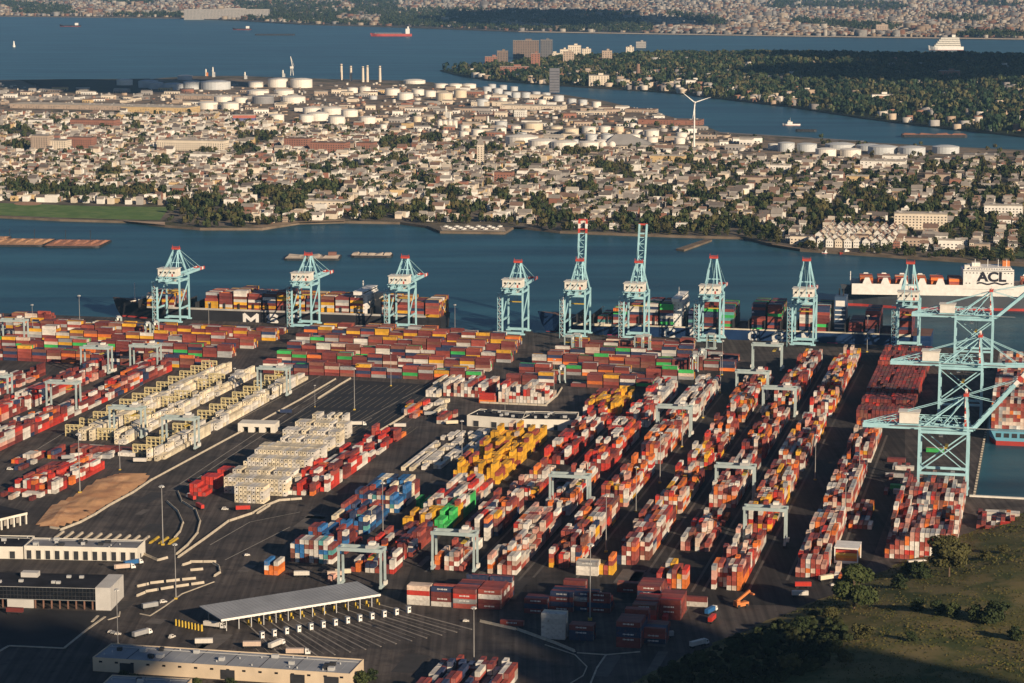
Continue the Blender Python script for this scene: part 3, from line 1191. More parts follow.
def straddle_build():
    root = thing("straddle_carrier", "x", "straddle carrier", (0, 0, 0))
    for sx in (-1, 1):
        b = MB()
        for y in (-3.2, 3.2):
            b.bar((sx * 2.2, y, 1), (sx * 2.2, y, 13.5), 0.7, 0.9, PALE)
        b.box((sx * 2.2, 0, 1.5), (0.9, 9.2, 1.2), PALE)
        for y in (-3.6, -1.2, 1.2, 3.6):
            b.box((sx * 2.2, y, 0.65), (0.6, 1.3, 1.3), RUBBER)
        b.bar((sx * 2.2, -4, 13.5), (sx * 2.2, 4, 13.5), 0.7, 1.0, PALE)
        b.build("side_frame", root)
    b = MB()
    for y in (-3.2, 3.2):
        b.bar((-2.2, y, 13.6), (2.2, y, 13.6), 0.6, 0.9, PALE)
    b.box((0, 0, 14.4), (3.2, 5, 1.0), STEEL)
    b.box((-1.4, -3.9, 12.4), (1.6, 1.5, 2.0), CREAMW)
    b.build("top_frame", root)
    b = MB()
    b.box((0, 0, 8.5), (2.3, 9, 0.5), YELLOWP)
    for y in (-3, 3):
        b.bar((0, y, 8.5), (0, y, 13.5), 0.12, 0.12, DARK)
    b.build("spreader", root)
    return root


sc0 = None
SCG = "straddle carriers near the quay"
for i, (px, py, rz, lab) in enumerate((
        (562, 383, 0.1, "pale straddle carrier nearest the brown and green stacks"),
        (569, 352, 1.2, "pale straddle carrier right of the yellow stack, near the water"),
        (577, 350, 1.2, "pale straddle carrier just right of another, near the water"),
        (639, 352, 1.2, "pale straddle carrier left of the big white C"),
        (646, 351, 1.2, "pale straddle carrier under the big white C"),
        (702, 366, 0.2, "pale straddle carrier before the pinkish stacks by the quay"),
        (711, 350, 1.2, "pale straddle carrier under the boom-down crane by the navy bridge"),
        (119, 332, 0.3, "pale straddle carrier below the black ship's bow"),
        (148, 338, 0.3, "pale straddle carrier left of the blue container by the quay"),
        (156, 337, 0.3, "pale straddle carrier touching the blue container by the quay"),
        (694, 372, 0.2, "pale straddle carrier left of the orange container by the quay"))):
    g = G(px, py)
    if sc0 is None:
        sc0 = straddle_build()
        sc0.location = g
        sc0.rotation_euler = (0, 0, rz)
        sc0["label"] = lab
        sc0["group"] = SCG
    else:
        dup(sc0, g, rz, lab, SCG)


# ------------------------------------------------------------------ light masts
def mast_build():
    root = thing("light_mast", "x", "light mast", (0, 0, 0))
    b = MB()
    b.lathe((0, 0, 0), [(0.34, 0.6), (0.24, 15), (0.16, 34)], mat("mast_grey", (0.30, 0.29, 0.28), 0.6, 0.1, 0.2), 8)
    b.build("pole", root)
    b = MB()
    b.lathe((0, 0, 33.2), [(0.3, 0), (1.3, 0.1), (1.3, 0.4), (0.3, 0.5)], STEEL, 10)
    for k in range(6):
        a = k * math.pi / 3
        b.box((1.25 * math.cos(a), 1.25 * math.sin(a), 32.9), (0.6, 0.6, 0.45), WHITEP, a)
    b.build("lamp_ring", root)
    b = MB()
    b.box((0, 0, 0.45), (1.8, 1.8, 0.9), YELLOWP)
    b.build("base_block", root)
    return root


m0 = None
LM_G = "tall light masts in the terminal"
masts = [(163, 545, 1.05, "on yellow base beside the white loading warehouse"),
         (176, 599, 0.9, "on yellow base between the white kerbs right of the dark office"),
         (80, 493, 1.15, "rising from the bare dirt heap"),
         (354.5, 410, 0.95, "in the middle of the striped parking lot"),
         (391, 386, 0.8, "at the far side of the striped parking lot"),
         (315, 407, 0.5, "short one at the left side of the striped parking lot"),
         (462, 462, 0.85, "between the white boxes and the yellow block"),
         (383, 535, 0.95, "right of the blue container block"),
         (606, 552, 1.0, "before the fifth row of ends, left of a yellow and red pillar"),
         (636, 512, 0.85, "in the dark lane right of the red heap rows"),
         (660, 483, 1.0, "in the middle rows, above its neighbour lane"),
         (590, 620, 1.2, "yellow based, behind the white front stack"),
         (474, 668, 0.9, "in the dark road before the front stacks"),
         (505, 425, 0.7, "beside the yellow block near the cream building"),
         (554, 393, 0.8, "at the corner of the fence by the pink stack"),
         (682, 447, 0.9, "at the near foot of the pinkish rows"),
         (720, 393, 0.9, "by the orange container near the quay"),
         (703, 418, 0.9, "between the third and fourth far rows"),
         (722, 375, 0.85, "under the quay crane beside the navy bridge"),
         (815, 480, 0.9, "left of the speckled rows near the maroon block"),
         (845, 525, 0.95, "in the white and red rows left of the shed"),
         (859, 485, 0.95, "in the rows below the maroon block"),
         (867, 352, 0.95, "at the quay before the navy ship's stern"),
         (80, 330, 0.95, "on the quay left of the black bow"),
         (33, 334, 0.8, "on the quay near the left picture edge"),
         (209, 330, 0.75, "before the black hull left of the letter M"),
         (455, 334, 0.8, "on the quay just right of the black ship's stern"),
         (603, 336, 0.8, "on the quay before the navy bow"),
         (235, 398, 0.7, "between the cream rows"),
         (120, 470, 0.75, "left of the cream racks near the dirt heap"),
         (118, 645, 0.85, "at the bend of the white kerb in the dark yard")]
for px, py, s, lab in masts:
    g = G(px, py)
    lab = "slender light mast " + lab
    if m0 is None:
        m0 = mast_build()
        m0.location = g
        m0.scale = (s, s, s)
        m0["label"] = lab
        m0["group"] = LM_G
    else:
        dup(m0, g, 0, lab, LM_G, s)
# ------------------------------------------------------------------ shipping containers
PAINT = {
    "maroon": (0.17, 0.04, 0.036), "rust red": (0.31, 0.068, 0.05), "red": (0.52, 0.045, 0.03), "orange": (0.66, 0.17, 0.035),
    "yellow": (0.68, 0.36, 0.03), "white": (0.64, 0.60, 0.54), "cream": (0.70, 0.61, 0.45), "blue": (0.03, 0.13, 0.32),
    "dark blue": (0.03, 0.045, 0.10), "green": (0.05, 0.42, 0.10), "teal": (0.10, 0.30, 0.29), "grey": (0.33, 0.33, 0.33),
    "brown": (0.21, 0.082, 0.058), "beige": (0.58, 0.45, 0.36), "pink": (0.54, 0.30, 0.24),
}


def pal(**k):
    return [(n.replace("_", " "), w) for n, w in k.items()]


P_MIX = pal(rust_red=5, maroon=4, white=4, orange=2, beige=3, brown=2, dark_blue=1, grey=1, yellow=1, pink=2, red=2)
P_PALE = pal(white=4, beige=4, rust_red=5, pink=2, orange=2, grey=1, red=1, maroon=1)
P_RED = pal(red=5, rust_red=3, white=4, maroon=2, orange=1)
P_REDM = pal(red=2, maroon=7, white=4, rust_red=4, orange=1, dark_blue=1, pink=2)
P_ORG = pal(orange=4, yellow=3, rust_red=5, white=4, beige=3, red=3, maroon=3, pink=2, grey=1)
P_BLUE = pal(blue=5, maroon=4, rust_red=3, white=2, cream=2, dark_blue=3, teal=1)
P_BWB = pal(white=5, maroon=4, blue=2, brown=3, teal=1)
P_YEL = pal(yellow=11, rust_red=2, maroon=1, beige=1)
P_GRN = pal(green=10, yellow=1)
P_PINK = pal(white=6, beige=3, rust_red=3, red=2, grey=1)
P_MAR = pal(maroon=6, rust_red=5, red=1, brown=3)
P_DOCK = pal(maroon=9, rust_red=4, brown=5, white=2, yellow=1, green=1, dark_blue=3, grey=2, beige=2, orange=1)
P_DOCKY = pal(yellow=4, maroon=7, rust_red=3, white=3, dark_blue=2, grey=1, brown=3, orange=1)
P_WHITE = pal(cream=7, white=6)
P_SHADE = pal(maroon=6, rust_red=3, dark_blue=2, brown=2)
P_SPK = pal(rust_red=6, white=7, pink=4, orange=2, red=2, grey=1, brown=2)

PITCH = 2.78
BOXES = []          # dicts, one per exposed container


def pick(r, pl):
    t = r.random() * sum(w for _, w in pl)
    for n, w in pl:
        t -= w
        if t <= 0:
            return n
    return pl[-1][0]


def add_block(origin, du, dv, nb, nc, H, colour, desc, face, reefer=False, bays=None):
    """grid of stacks: bay b along dv (12.5 m), lane c along du (2.62 m); the boxes lie along dv"""
    rz = math.atan2(-dv.x, dv.y)
    bays = bays or [12.55] * nb
    for b_ in range(nb):
        y0 = sum(bays[:b_])
        ly = (bays[b_] - 0.55) / 12.19
        for c in range(nc):
            h = H[b_][c]
            for t in range(h):
                hid = t < h - 1 and all(0 <= b_ + i < nb and 0 <= c + j < nc and H[b_ + i][c + j] > t for i, j in ((1, 0), (-1, 0), (0, 1), (0, -1)))
                if hid:
                    continue
                p = origin + dv * (y0 + bays[b_] / 2) + du * ((c + 0.5) * PITCH)
                BOXES.append(dict(p=(p.x, p.y, t * 2.62), rz=rz, col=colour(b_, c, t), desc=desc, lane=c, bay=b_, tier=t, top=h - 1, nc=nc, nb=nb, face=face, reefer=reefer, ly=ly))


def lane_block(u0, py_near, py_far, px_ref, nc, pl, tlo, thi, desc, seed, off=0.0, reefer=False, fill=0.93, v_near=None, nb=None, prof=None, runs=0.16, short=0.45, flat=False):
    """stacks whose ends face the camera; u0 is the lane's middle"""
    r = random.Random(seed)
    vn = GUV(px_ref, py_near)[1] if v_near is None else v_near
    if nb is None:
        vf = GUV(px_ref, py_far)[1]
        bays = []
        while sum(bays) < vf - vn - 6:
            bays.append(6.6 if (r.random() < short) else 12.75)
        bays = bays or [12.55]
        nb = len(bays)
    else:
        bays = [12.55] * nb
    H = []
    base = r.uniform(tlo, thi)
    for b_ in range(nb):
        base = min(thi + 0.4, max(tlo - 0.3, base + r.uniform(-1.1, 1.1)))
        row = []
        for c in range(nc):
            x = base + r.uniform(-2.1, 1.4)
            if H and r.random() < 0.2:
                x = H[-1][c]
            k = int(round(min(thi, max(0, x))))
            if r.random() > fill:
                k = max(0, k - r.choice((1, 2, 3)))
            if flat:
                k = int(round(base)) - (1 if r.random() < 0.12 else 0)
            row.append(k)
        H.append(row)
    if prof:
        for b_, row in enumerate(prof):
            if b_ < nb:
                H[b_] = list(row)
    tint = {}

    def colour(b_, c, t):
        key = (b_, c, t)
        if key not in tint:
            if r.random() < runs and (b_, c, t - 1) in tint:
                tint[key] = tint[(b_, c, t - 1)]
            elif r.random() < 0.06 and (b_ - 1, c, t) in tint:
                tint[key] = tint[(b_ - 1, c, t)]
            else:
                tint[key] = pick(r, pl)
        return tint[key]
    add_block(EU * (u0 + off - nc * PITCH / 2) + EV * vn, EU, EV, nb, nc, H, colour, desc, "end", reefer, bays)


def side_block(pxl, pyl, n_along, n_deep, tiers, pl, desc, seed, cols=None, pxr=None, fill=0.92, gap=0.9, ul=None, vn=None, off_v=0.0):
    """stacks whose long sides face the camera: n_along boxes along the quay, n_deep boxes deep"""
    r = random.Random(seed)
    if ul is None:
        ul, vn = GUV(pxl, pyl)
    vn = vn + off_v
    if pxr is not None:
        ur = GUV(pxr, pyl + (pxr - pxl) * 0.045)[0]
        n_along = max(1, int((ur - ul) / 13.1))
    for a in range(n_along):
        o = EU * (ul + a * 13.1) + EV * vn
        top = tiers[a % len(tiers)]
        H = []
        cur = top
        for d in range(n_deep):
            if d and r.random() < 0.3:
                cur = max(1, min(top, cur + r.choice((-1, 1))))
            H.append(cur if r.random() < fill else max(0, cur - 1))
        H[0] = top
        for d in range(n_deep):
            for t in range(H[d]):
                hid = t < H[d] - 1 and 0 < d < n_deep - 1 and H[d - 1] > t and H[d + 1] > t and 0 < a < n_along - 1
                if hid:
                    continue
                p = o + EU * 6.1 + EV * ((d + 0.5) * 2.6)
                if cols and d == 0 and a < len(cols) and t < len(cols[a]):
                    cn = cols[a][t]
                elif cols and a < len(cols) and r.random() < 0.6:
                    cn = cols[a][min(t, len(cols[a]) - 1)]
                else:
                    cn = pick(r, pl)
                BOXES.append(dict(p=(p.x, p.y, t * 2.62), rz=-YA + math.pi / 2, col=cn, desc=desc, lane=a, bay=d, tier=t, top=H[d] - 1, nc=n_along, nb=n_deep, face="side", reefer=False, ly=1.0))


def lane_u(*pts):
    return sum(GUV(x, y)[0] for x, y in pts) / len(pts)


# --- rows whose ends face the camera (from left to right)
U0 = lane_u((310, 562), (395, 495))
lane_block(U0, 576, 0, 284, 3, pal(orange=6, white=1, blue=1), 2, 3, "orange stack left of the blue block", 11, off=-12.5, nb=1, prof=[[3, 2, 3]])
lane_block(U0, 563, 0, 310, 9, P_BWB, 4, 5, "speckled front of the blue block", 12, nb=1, prof=[[4, 5, 5, 5, 5, 5, 5, 5, 4]], runs=0.1, off=1)
lane_block(U0, 553, 538, 325, 9, P_BLUE, 4, 5, "blue block's second part", 13, off=2)
lane_block(U0, 534, 518, 350, 8, P_BLUE, 4, 5, "blue block's middle part", 14, off=2)
lane_block(U0, 513, 492, 395, 10, P_BLUE, 4, 5, "blue block's far part", 15, off=2)
U1 = lane_u((408, 548), (480, 476))
lane_block(lane_u((372, 573)), 573, 548, 372, 9, pal(maroon=5, rust_red=5, white=4, red=2, orange=1, dark_blue=1), 2, 4, "brown rows under the left gantry", 16, prof=[[1, 2, 0, 2, 2, 1, 0, 2, 3], [2, 0, 2, 3, 3, 3, 2, 3, 4]])
lane_block(U1, 550, 533, 420, 8, P_SHADE, 3, 4, "dark rows before the yellow stack", 17)
lane_block(U1, 533, 520, 440, 7, P_YEL, 3, 4, "small yellow stack beside the green ones", 18, off=-2)
lane_block(U1, 533, 505, 440, 3, P_GRN, 4, 5, "green stack left of the pink rows", 19, off=12, runs=0.9)
lane_block(U1, 512, 505, 430, 3, P_GRN, 3, 3, "green stack behind the small yellow one", 20, off=-13, nb=1)
lane_block(U1, 522, 488, 455, 9, P_PINK, 4, 5, "white and pink rows right of the green stack", 21, off=3)
lane_block(U1, 484, 438, 490, 11, P_YEL, 3, 5, "big yellow block", 22)
U2 = lane_u((458, 568), (583, 432))
lane_block(U2, 571, 545, 458, 6, P_PALE, 2, 4, "rows under the middle front gantry", 23, prof=[[3, 0, 3, 4, 4, 1]])
lane_block(U2, 541, 505, 485, 6, P_MIX, 3, 5, "rows behind the middle front gantry", 24)
lane_block(U2, 500, 470, 520, 6, P_MIX, 2, 5, "rows right of the pink stack", 25, fill=0.8)
lane_block(U2, 464, 414, 555, 6, P_RED, 2, 4, "rows right of the yellow block", 26, fill=0.8)
U3 = lane_u((512, 573), (655, 400))
lane_block(U3, 575, 520, 512, 6, P_PALE, 3, 5, "third lane of ends from the left", 27, prof=[[4, 0, 2, 2, 4, 4]])
lane_block(U3, 515, 478, 560, 6, P_PALE, 3, 5, "third lane's middle", 28)
lane_block(U3, 471, 432, 600, 6, P_RED, 2, 5, "third lane's red far part", 29, fill=0.85)
lane_block(U3, 427, 392, 640, 6, P_PINK, 3, 5, "third lane's pinkish far end", 30)
U4 = lane_u((576, 567), (700, 392))
lane_block(U4, 569, 512, 576, 6, P_MIX, 3, 5, "fourth lane, left of the lone pillar", 31, prof=[[4, 0, 3, 3, 0, 0], [4, 2, 3, 3, 4, 4]])
lane_block(U4, 507, 470, 625, 6, P_ORG, 3, 5, "fourth lane's orange middle", 32)
lane_block(U4, 464, 428, 660, 6, P_PALE, 3, 5, "fourth lane's far part", 33)
lane_block(U4, 421, 388, 690, 6, P_PINK, 2, 5, "fourth lane's far end", 34)
U5 = lane_u((645, 565), (741, 398))
lane_block(U5, 566, 520, 645, 6, P_MIX, 3, 5, "fifth lane, right of the lone pillar", 35, prof=[[2, 4, 5, 5, 0, 0]])
lane_block(U5, 514, 478, 680, 6, P_ORG, 3, 5, "fifth lane's middle", 36)
lane_block(U5, 470, 428, 705, 6, P_ORG, 3, 5, "fifth lane's orange far part", 37)
lane_block(U5, 422, 378, 735, 6, P_ORG, 3, 5, "fifth lane's far end", 38)
U6 = lane_u((684, 586), (800, 372))
lane_block(U6, 589, 567, 684, 6, P_ORG, 3, 4, "short orange stack right of the dark long block", 39, prof=[[3, 0, 3, 4, 3, 4], [3, 4, 4, 3, 0, 0]], nb=2)
lane_block(U6, 552, 515, 708, 6, P_MIX, 2, 4, "sixth lane, thin near part", 40, fill=0.8)
lane_block(U6, 508, 465, 730, 6, P_PALE, 3, 5, "sixth lane, under the middle gantry", 41)
lane_block(U6, 458, 415, 755, 6, P_ORG, 3, 5, "sixth lane's far part", 42)
lane_block(U6, 408, 362, 780, 6, P_MIX, 3, 5, "sixth lane's far end", 43)
U7 = lane_u((740, 589), (838, 368))
lane_block(U7, 591, 540, 740, 6, P_PALE, 3, 5, "white ended stack before the right gantry", 44, prof=[[5, 0, 0, 3, 5, 5], [5, 5, 4, 5, 5, 5]])
lane_block(U7, 533, 478, 765, 6, P_ORG, 3, 5, "rows behind the right gantry", 45)
lane_block(U7, 471, 425, 795, 6, P_ORG, 3, 5, "seventh lane's orange part", 46)
lane_block(U7, 416, 360, 820, 6, P_ORG, 3, 5, "seventh lane's far end", 47)
U8 = lane_u((812, 574), (872, 430))
lane_block(U8, 578, 522, 812, 6, P_PALE, 3, 5, "last lane of ends, behind the tree", 48, prof=[[2, 4, 4, 4, 4, 3]])
lane_block(U8, 515, 470, 838, 6, P_PALE, 3, 5, "last lane's middle part", 49)
lane_block(U8, 462, 432, 858, 6, P_MIX, 2, 5, "last lane's far part", 50)
lane_block(U8, 425, 356, 884, 14, P_MAR, 3.4, 4.4, "big maroon block by the quay crane", 51, off=6, runs=0.6, flat=True)
U9 = lane_u((920, 556))
lane_block(U9, 560, 522, 920, 14, P_SPK, 4, 6, "speckled wall of ends by the hill", 52, runs=0.15, prof=[[2, 3, 4, 4, 5, 6, 6, 6, 6, 6, 6, 6, 5, 5]])
lane_block(U9, 517, 490, 930, 14, P_SPK, 4, 5, "speckled wall's far half", 53, runs=0.15)
lane_block(lane_u((690, 1000), (690, 1000)), 0, 0, 0, 1, P_MIX, 1, 1, "x", 54, v_near=-500, nb=1)
BOXES.clear() if False else None
BOXES[:] = [b_ for b_ in BOXES if b_["desc"] != "x"]

# red rows and cream rows at the left
for k, (pn, pf, n, d) in enumerate((((-12, 470), (140, 364), 7, "left red rows, nearest the road"), ((-70, 462), (92, 364), 7, "second left red rows"), ((-150, 466), (30, 366), 7, "third left red rows"))):
    uu = lane_u(pn, pf)
    lane_block(uu, pn[1], pf[1], pn[0], n, P_REDM, 2, 4, d, 60 + k, fill=0.85)
for k, (px, py, pf, n, d) in enumerate(((35, 493, 470, 10, "small red and white cluster left of the dirt"), (66, 480, 466, 8, "small cluster behind the dirt heap"))):
    lane_block(lane_u((px, py)), py, pf, px, n, P_RED, 1, 3, d, 66 + k, fill=0.75)
U_R1, U_R2, U_R3 = lane_u((72, 447), (232, 365)), lane_u((112, 447), (256, 370)), lane_u((158, 462), (300, 374))
for k, (uu, px, pn, pf, d) in enumerate(((U_R1, 90, 441, 365, "left cream rack rows"), (U_R2, 130, 445, 371, "middle cream rack rows"), (U_R3, 170, 462, 373, "right cream rack rows beside the road"))):
    lane_block(uu, pn, pf, px, 4, P_WHITE, 2, 3, d, 70 + k, off=2.5, fill=0.95, reefer=True)
# the big cream block of reefers: offset short rows with their machinery ends to the camera
for k in range(10):
    px = 246 + 80 * k / 9.0
    py = 503 - 74 * k / 9.0
    nc = (7, 15, 16, 16, 15, 16, 14, 15, 14, 9)[k]
    lane_block(lane_u((px, py)), py, 0, px, nc, P_WHITE, 4, 5, "cream refrigerated block, row %s from near end" % ORD[k + 1], 80 + k, nb=1, reefer=True, fill=0.95, flat=True,
               off=(2, 0, 1, 2, 2, 0, 3, 2, 3, 2)[k])
for k in range(3):
    lane_block(lane_u((214, 486)), 497 - 8 * k, 0, 212, 4, pal(red=6, maroon=2), 2, 3, "red stack at the cream block's left", 95 + k, nb=1)
U_RW = lane_u((313, 494), (395, 428))
lane_block(U_RW, 496, 430, 313, 8, P_RED, 1, 4, "red and white rows right of the cream block", 99, fill=0.7)
# long low white boxes
for k in range(5):
    uu = lane_u((408 + 15 * k, 470))
    lane_block(uu, 471 - k, 431, 408 + 15 * k, 3, pal(white=6, cream=2), 1, 1, "low white boxes left of the yellow block", 104 + k, fill=1)
lane_block(lane_u((432, 396)), 397, 378, 432, 5, P_WHITE, 2, 2, "white boxes at the striped lot's right", 110, fill=1)
lane_block(lane_u((432, 412)), 414, 400, 432, 6, P_WHITE, 1, 1, "low white boxes before the striped lot's right", 111, fill=1)
lane_block(lane_u((467, 396)), 397, 389, 467, 13, P_PINK, 3, 4, "left pink stack behind the cream building", 112)
lane_block(lane_u((523, 403)), 403, 394, 523, 14, P_PINK, 4, 5, "right pink stack behind the cream building", 113)
side_block(479, 403, 1, 2, [3], P_RED, "red box by the pink stack", 114, cols=[["orange", "red", "red"]])
lane_block(lane_u((602, 415)), 416, 398, 602, 9, P_YEL, 3, 4, "small far yellow block", 115)

# --- loose single and double boxes that fill the open ground
for k, (px, py, pf, n, d) in enumerate(((405, 418, 404, 6, "loose boxes at the striped lot's near corner"), (440, 424, 414, 4, "loose boxes left of the cream workshop"), (70, 462, 452, 14, "low boxes between the cream racks and the dirt"),
                                        (14, 500, 478, 9, "loose boxes at the left picture edge above the sheds"), (10, 470, 452, 6, "loose boxes at the left road"), (612, 428, 414, 5, "loose boxes right of the cream workshop"),
                                        (893, 500, 455, 5, "loose rows left of the nearest channel crane"), (330, 581, 572, 5, "loose boxes left of the front gantry"), (560, 452, 436, 3, "loose boxes right of the yellow block"),
                                        (838, 588, 572, 5, "loose boxes at the hillside tree"), (995, 530, 516, 8, "loose boxes at the channel head"), (668, 634, 622, 4, "loose boxes beside the shaded stacks"))):
    lane_block(lane_u((px, py)), py, pf, px, n, P_MIX, 0.2, 1.6, d, 210 + k, fill=0.7)
# --- long sides facing the camera: the rows along the quay
for k, (py, right, pl, ti) in enumerate(((369, 222, P_DOCK, [4, 4, 3, 4, 5, 4, 4]), (357.5, 243, P_DOCK, [4, 3, 4, 4]), (348, 256, P_DOCKY, [4, 4, 5, 3]),
                                         (339.5, 272, P_DOCKY, [4, 3, 4, 4]), (333, 281, P_DOCKY, [2, 1, 2, 2, 1]), (327, 60, P_DOCK, [2, 3, 1, 0, 2]))):
    side_block(-40, py - 10.5, 0, 5, ti, pl, "left quay stacks, row %s from the front" % ORD[k + 1], 120 + k, pxr=right)
for k, (py, l, rgt, pl, ti) in enumerate(((374.5, 263, 487, P_DOCK, [4, 3, 3, 4, 4, 3]), (364.5, 277, 500, P_DOCK, [4, 4, 3]), (355.5, 287, 510, P_DOCK, [4, 3, 4, 4]),
                                          (347, 296, 516, P_DOCK, [4, 3, 4]), (339.5, 304, 520, P_DOCKY, [4, 4, 3, 4]), (333, 310, 470, P_DOCKY, [2, 3, 3]))):
    side_block(l, py - 1.5, 0, 5, ti, pl, "central quay stacks, row %s from the front" % ORD[k + 1], 130 + k, pxr=rgt)
for k, (py, l, rgt, pl, ti) in enumerate(((384, 506, 660, P_DOCK, [3, 3, 4, 0, 1, 4, 4, 4]), (373, 519, 700, P_DOCK, [3, 3, 1, 3, 4]), (363.5, 532, 735, P_DOCK, [3, 4, 3]),
                                          (355, 555, 742, P_DOCK, [3, 2, 4, 3, 3]), (347.5, 574, 700, P_DOCK, [3, 2, 2, 3, 0]), (342, 606, 700, P_DOCK, [1, 1, 2]))):
    side_block(l, py, 0, 5, ti, pl, "right quay stacks, row %s from the front" % ORD[k + 1], 140 + k, pxr=rgt)

# --- the front stacks with their long sides to the camera
side_block(407, 604.5, 1, 4, [4], P_PALE, "front stack nearest the gate canopy", 150, cols=[["white", "white", "red", "beige"]])
side_block(431, 606, 1, 3, [4], P_SHADE, "front stack second from the canopy", 151, cols=[["white", "maroon", "maroon", "dark blue"]])
side_block(453, 608, 1, 17, [4], P_SHADE, "long front stack third from the canopy", 152, cols=[["rust red", "grey", "red", "maroon"]], fill=1)
side_block(478, 608.5, 1, 12, [4], P_SHADE, "front stack fourth from the canopy", 153, cols=[["maroon", "maroon", "white", "rust red"]], fill=1)
side_block(524, 613, 1, 4, [3], P_SHADE, "shaded stack above the white one", 154, cols=[["maroon", "dark blue", "maroon"]])
side_block(550, 611, 1, 15, [4], P_SHADE, "shaded stack behind the masts", 155, cols=[["maroon", "dark blue", "maroon", "dark blue"]], fill=1)
side_block(574, 611, 1, 5, [4], P_SHADE, "narrow shaded stack right of a mast", 156, cols=[["dark blue", "maroon", "grey", "dark blue"]])
side_block(587, 612, 1, 6, [4], P_SHADE, "rust stack in the front middle", 157, cols=[["maroon", "dark blue", "rust red", "maroon"]])
side_block(541, 638.5, 1, 3, [5], P_WHITE, "white front stack by the round road", 158, cols=[["white"] * 5], fill=1)
side_block(569, 640, 1, 3, [3], P_SHADE, "dark stack right of the white one", 159, cols=[["dark blue", "dark blue", "maroon"]])
side_block(616, 647, 1, 11, [5], P_SHADE, "nearest dark stack by the hedge", 160, cols=[["maroon", "maroon", "dark blue", "dark blue", "maroon"]], fill=1)
side_block(641, 643, 1, 6, [3], P_SHADE, "low stack right of the nearest dark one", 161)
side_block(632, 624, 1, 10, [4], P_MAR, "maroon stack behind the nearest dark one", 162)
side_block(657, 619, 1, 8, [4], P_MAR, "maroon stack below the long block", 163)
side_block(637, 605, 1, 19, [4], P_SHADE, "long dark block in the front rows", 164, fill=1)
side_block(617, 592, 1, 3, [2], P_MAR, "low maroon boxes left of the long block", 165)
side_block(576, 575, 1, 3, [3], P_WHITE, "white stack at the fourth lane's foot", 166, cols=[["white", "white", "grey"]])
lane_block(lane_u((607, 573)), 575, 0, 607, 3, pal(rust_red=3, orange=1, yellow=1), 2, 4, "lone pillar of rust and yellow", 167, nb=1, prof=[[2, 2, 4]])
side_block(684, 606, 1, 1, [2], P_SHADE, "lone pair right of the long block", 168, cols=[["white", "maroon"]])
side_block(500, 625, 1, 1, [1], P_MAR, "single box beside the round road", 169)
lane_block(lane_u((455, 704)), 704, 668, 455, 14, pal(maroon=5, white=4, rust_red=3, beige=2, dark_blue=1), 3, 3, "red and white roofs at the bottom edge", 170, fill=0.95)
lane_block(lane_u((858, 528)), 529, 505, 858, 6, P_MIX, 1, 2, "low mixed boxes by the striped shed", 171)
for k, (px, py, c) in enumerate(((895, 470, "white"), (885, 477, "grey"), (890, 489, "green"), (887, 462, "maroon"), (926, 452, "green"), (893, 494, "white"))):
    side_block(px, py, 1, 2, [1], P_MIX, "loose boxes left of the nearest channel crane, spot %s" % ORD[k + 1], 180 + k, cols=[[c]])
for k, (px, py, c) in enumerate(((70, 449, "rust red"), (84, 450, "rust red"), (98, 451, "rust red"), (112, 452, "maroon"), (93, 458, "grey"), (118, 456, "white"), (8, 492, "red"), (22, 497, "white"),
                                 (985, 516, "white"), (999, 517, "white"), (1000, 528, "red"), (985, 532, "rust red"))):
    side_block(px, py, 1, 3, [1], P_MIX, "loose boxes on open ground, spot %s" % ORD[k + 1], 190 + k, cols=[[c]])
print("yard boxes", len(BOXES))

# --- on the ships
rows_msc = [("yellow", 3), ("maroon", 4), ("rust red", 4), ("orange", 1), ("beige", 1), ("white", 1)]


class _W(list):
    pass


def wl(pl):
    out = []
    for n, w in pl:
        out += [n] * int(w)
    return out


cargo(mloc, -YA, 34, 2, 36, [5, 5], 12.8, wl(P_DOCKY), "black ship's forward bays", seed=1)
cargo(mloc, -YA, 92, 11, 39, [6, 6, 7, 6, 6, 7, 6, 6], 12.8, wl(P_DOCKY), "black ship's middle bays", seed=2, rows=15)
cargo(mloc, -YA, 262, 4, 39, [6, 6, 5, 6], 12.8, wl(P_DOCKY), "black ship's stern bays", seed=3, rows=15)
cargo(cloc, -YA, 52, 5, 44, [3, 6, 7, 8, 8], 11.0, wl(pal(maroon=3, rust_red=3, green=2, dark_blue=4, white=2, orange=1, teal=1)), "navy ship's bays before the bridge", seed=4, rows=17)
cargo(cloc, -YA, 134, 9, 44, [6, 9, 8, 0, 9, 9, 0, 8, 9], 11.0, wl(pal(maroon=3, rust_red=3, green=2, dark_blue=4, white=1, teal=1)), "navy ship's bays behind the bridge", seed=5, rows=17)
cargo(cloc, -YA, 276, 4, 44, [4, 8, 0, 8], 11.0, wl(pal(maroon=4, rust_red=2, dark_blue=4)), "navy ship's stern bays", seed=6, rows=17)
cargo(tuple(acl.location), -R(6.5), 12, 6, 33, [3, 3, 3, 3, 3, 3], 22, wl(pal(rust_red=6, orange=3, beige=1)), "white ship's forward bays", seed=7, rows=12, gap=4.8)
cargo(tuple(acl.location), -R(6.5), 167, 6, 33, [3, 3, 3, 3, 3, 3], 22, wl(pal(rust_red=6, orange=2, beige=1)), "white ship's aft bays", seed=8, rows=12, gap=4.8)
cargo(tuple(MKLOC), -YA + math.pi / 2, 8, 14, 56, [8, 9, 9, 9], 10.3, wl(pal(rust_red=5, beige=5, orange=2, white=2, brown=2, grey=2)), "sky blue ship's bays", seed=9, rows=22)
for (x, y, z, rz, cn, d, k, bay, t, top) in SHIP_CARGO:
    BOXES.append(dict(p=(x, y, z), rz=rz, col=cn, desc=d, lane=k, bay=bay, tier=t, top=top, nc=20, nb=20, face="ship", reefer=False, ly=1.0))


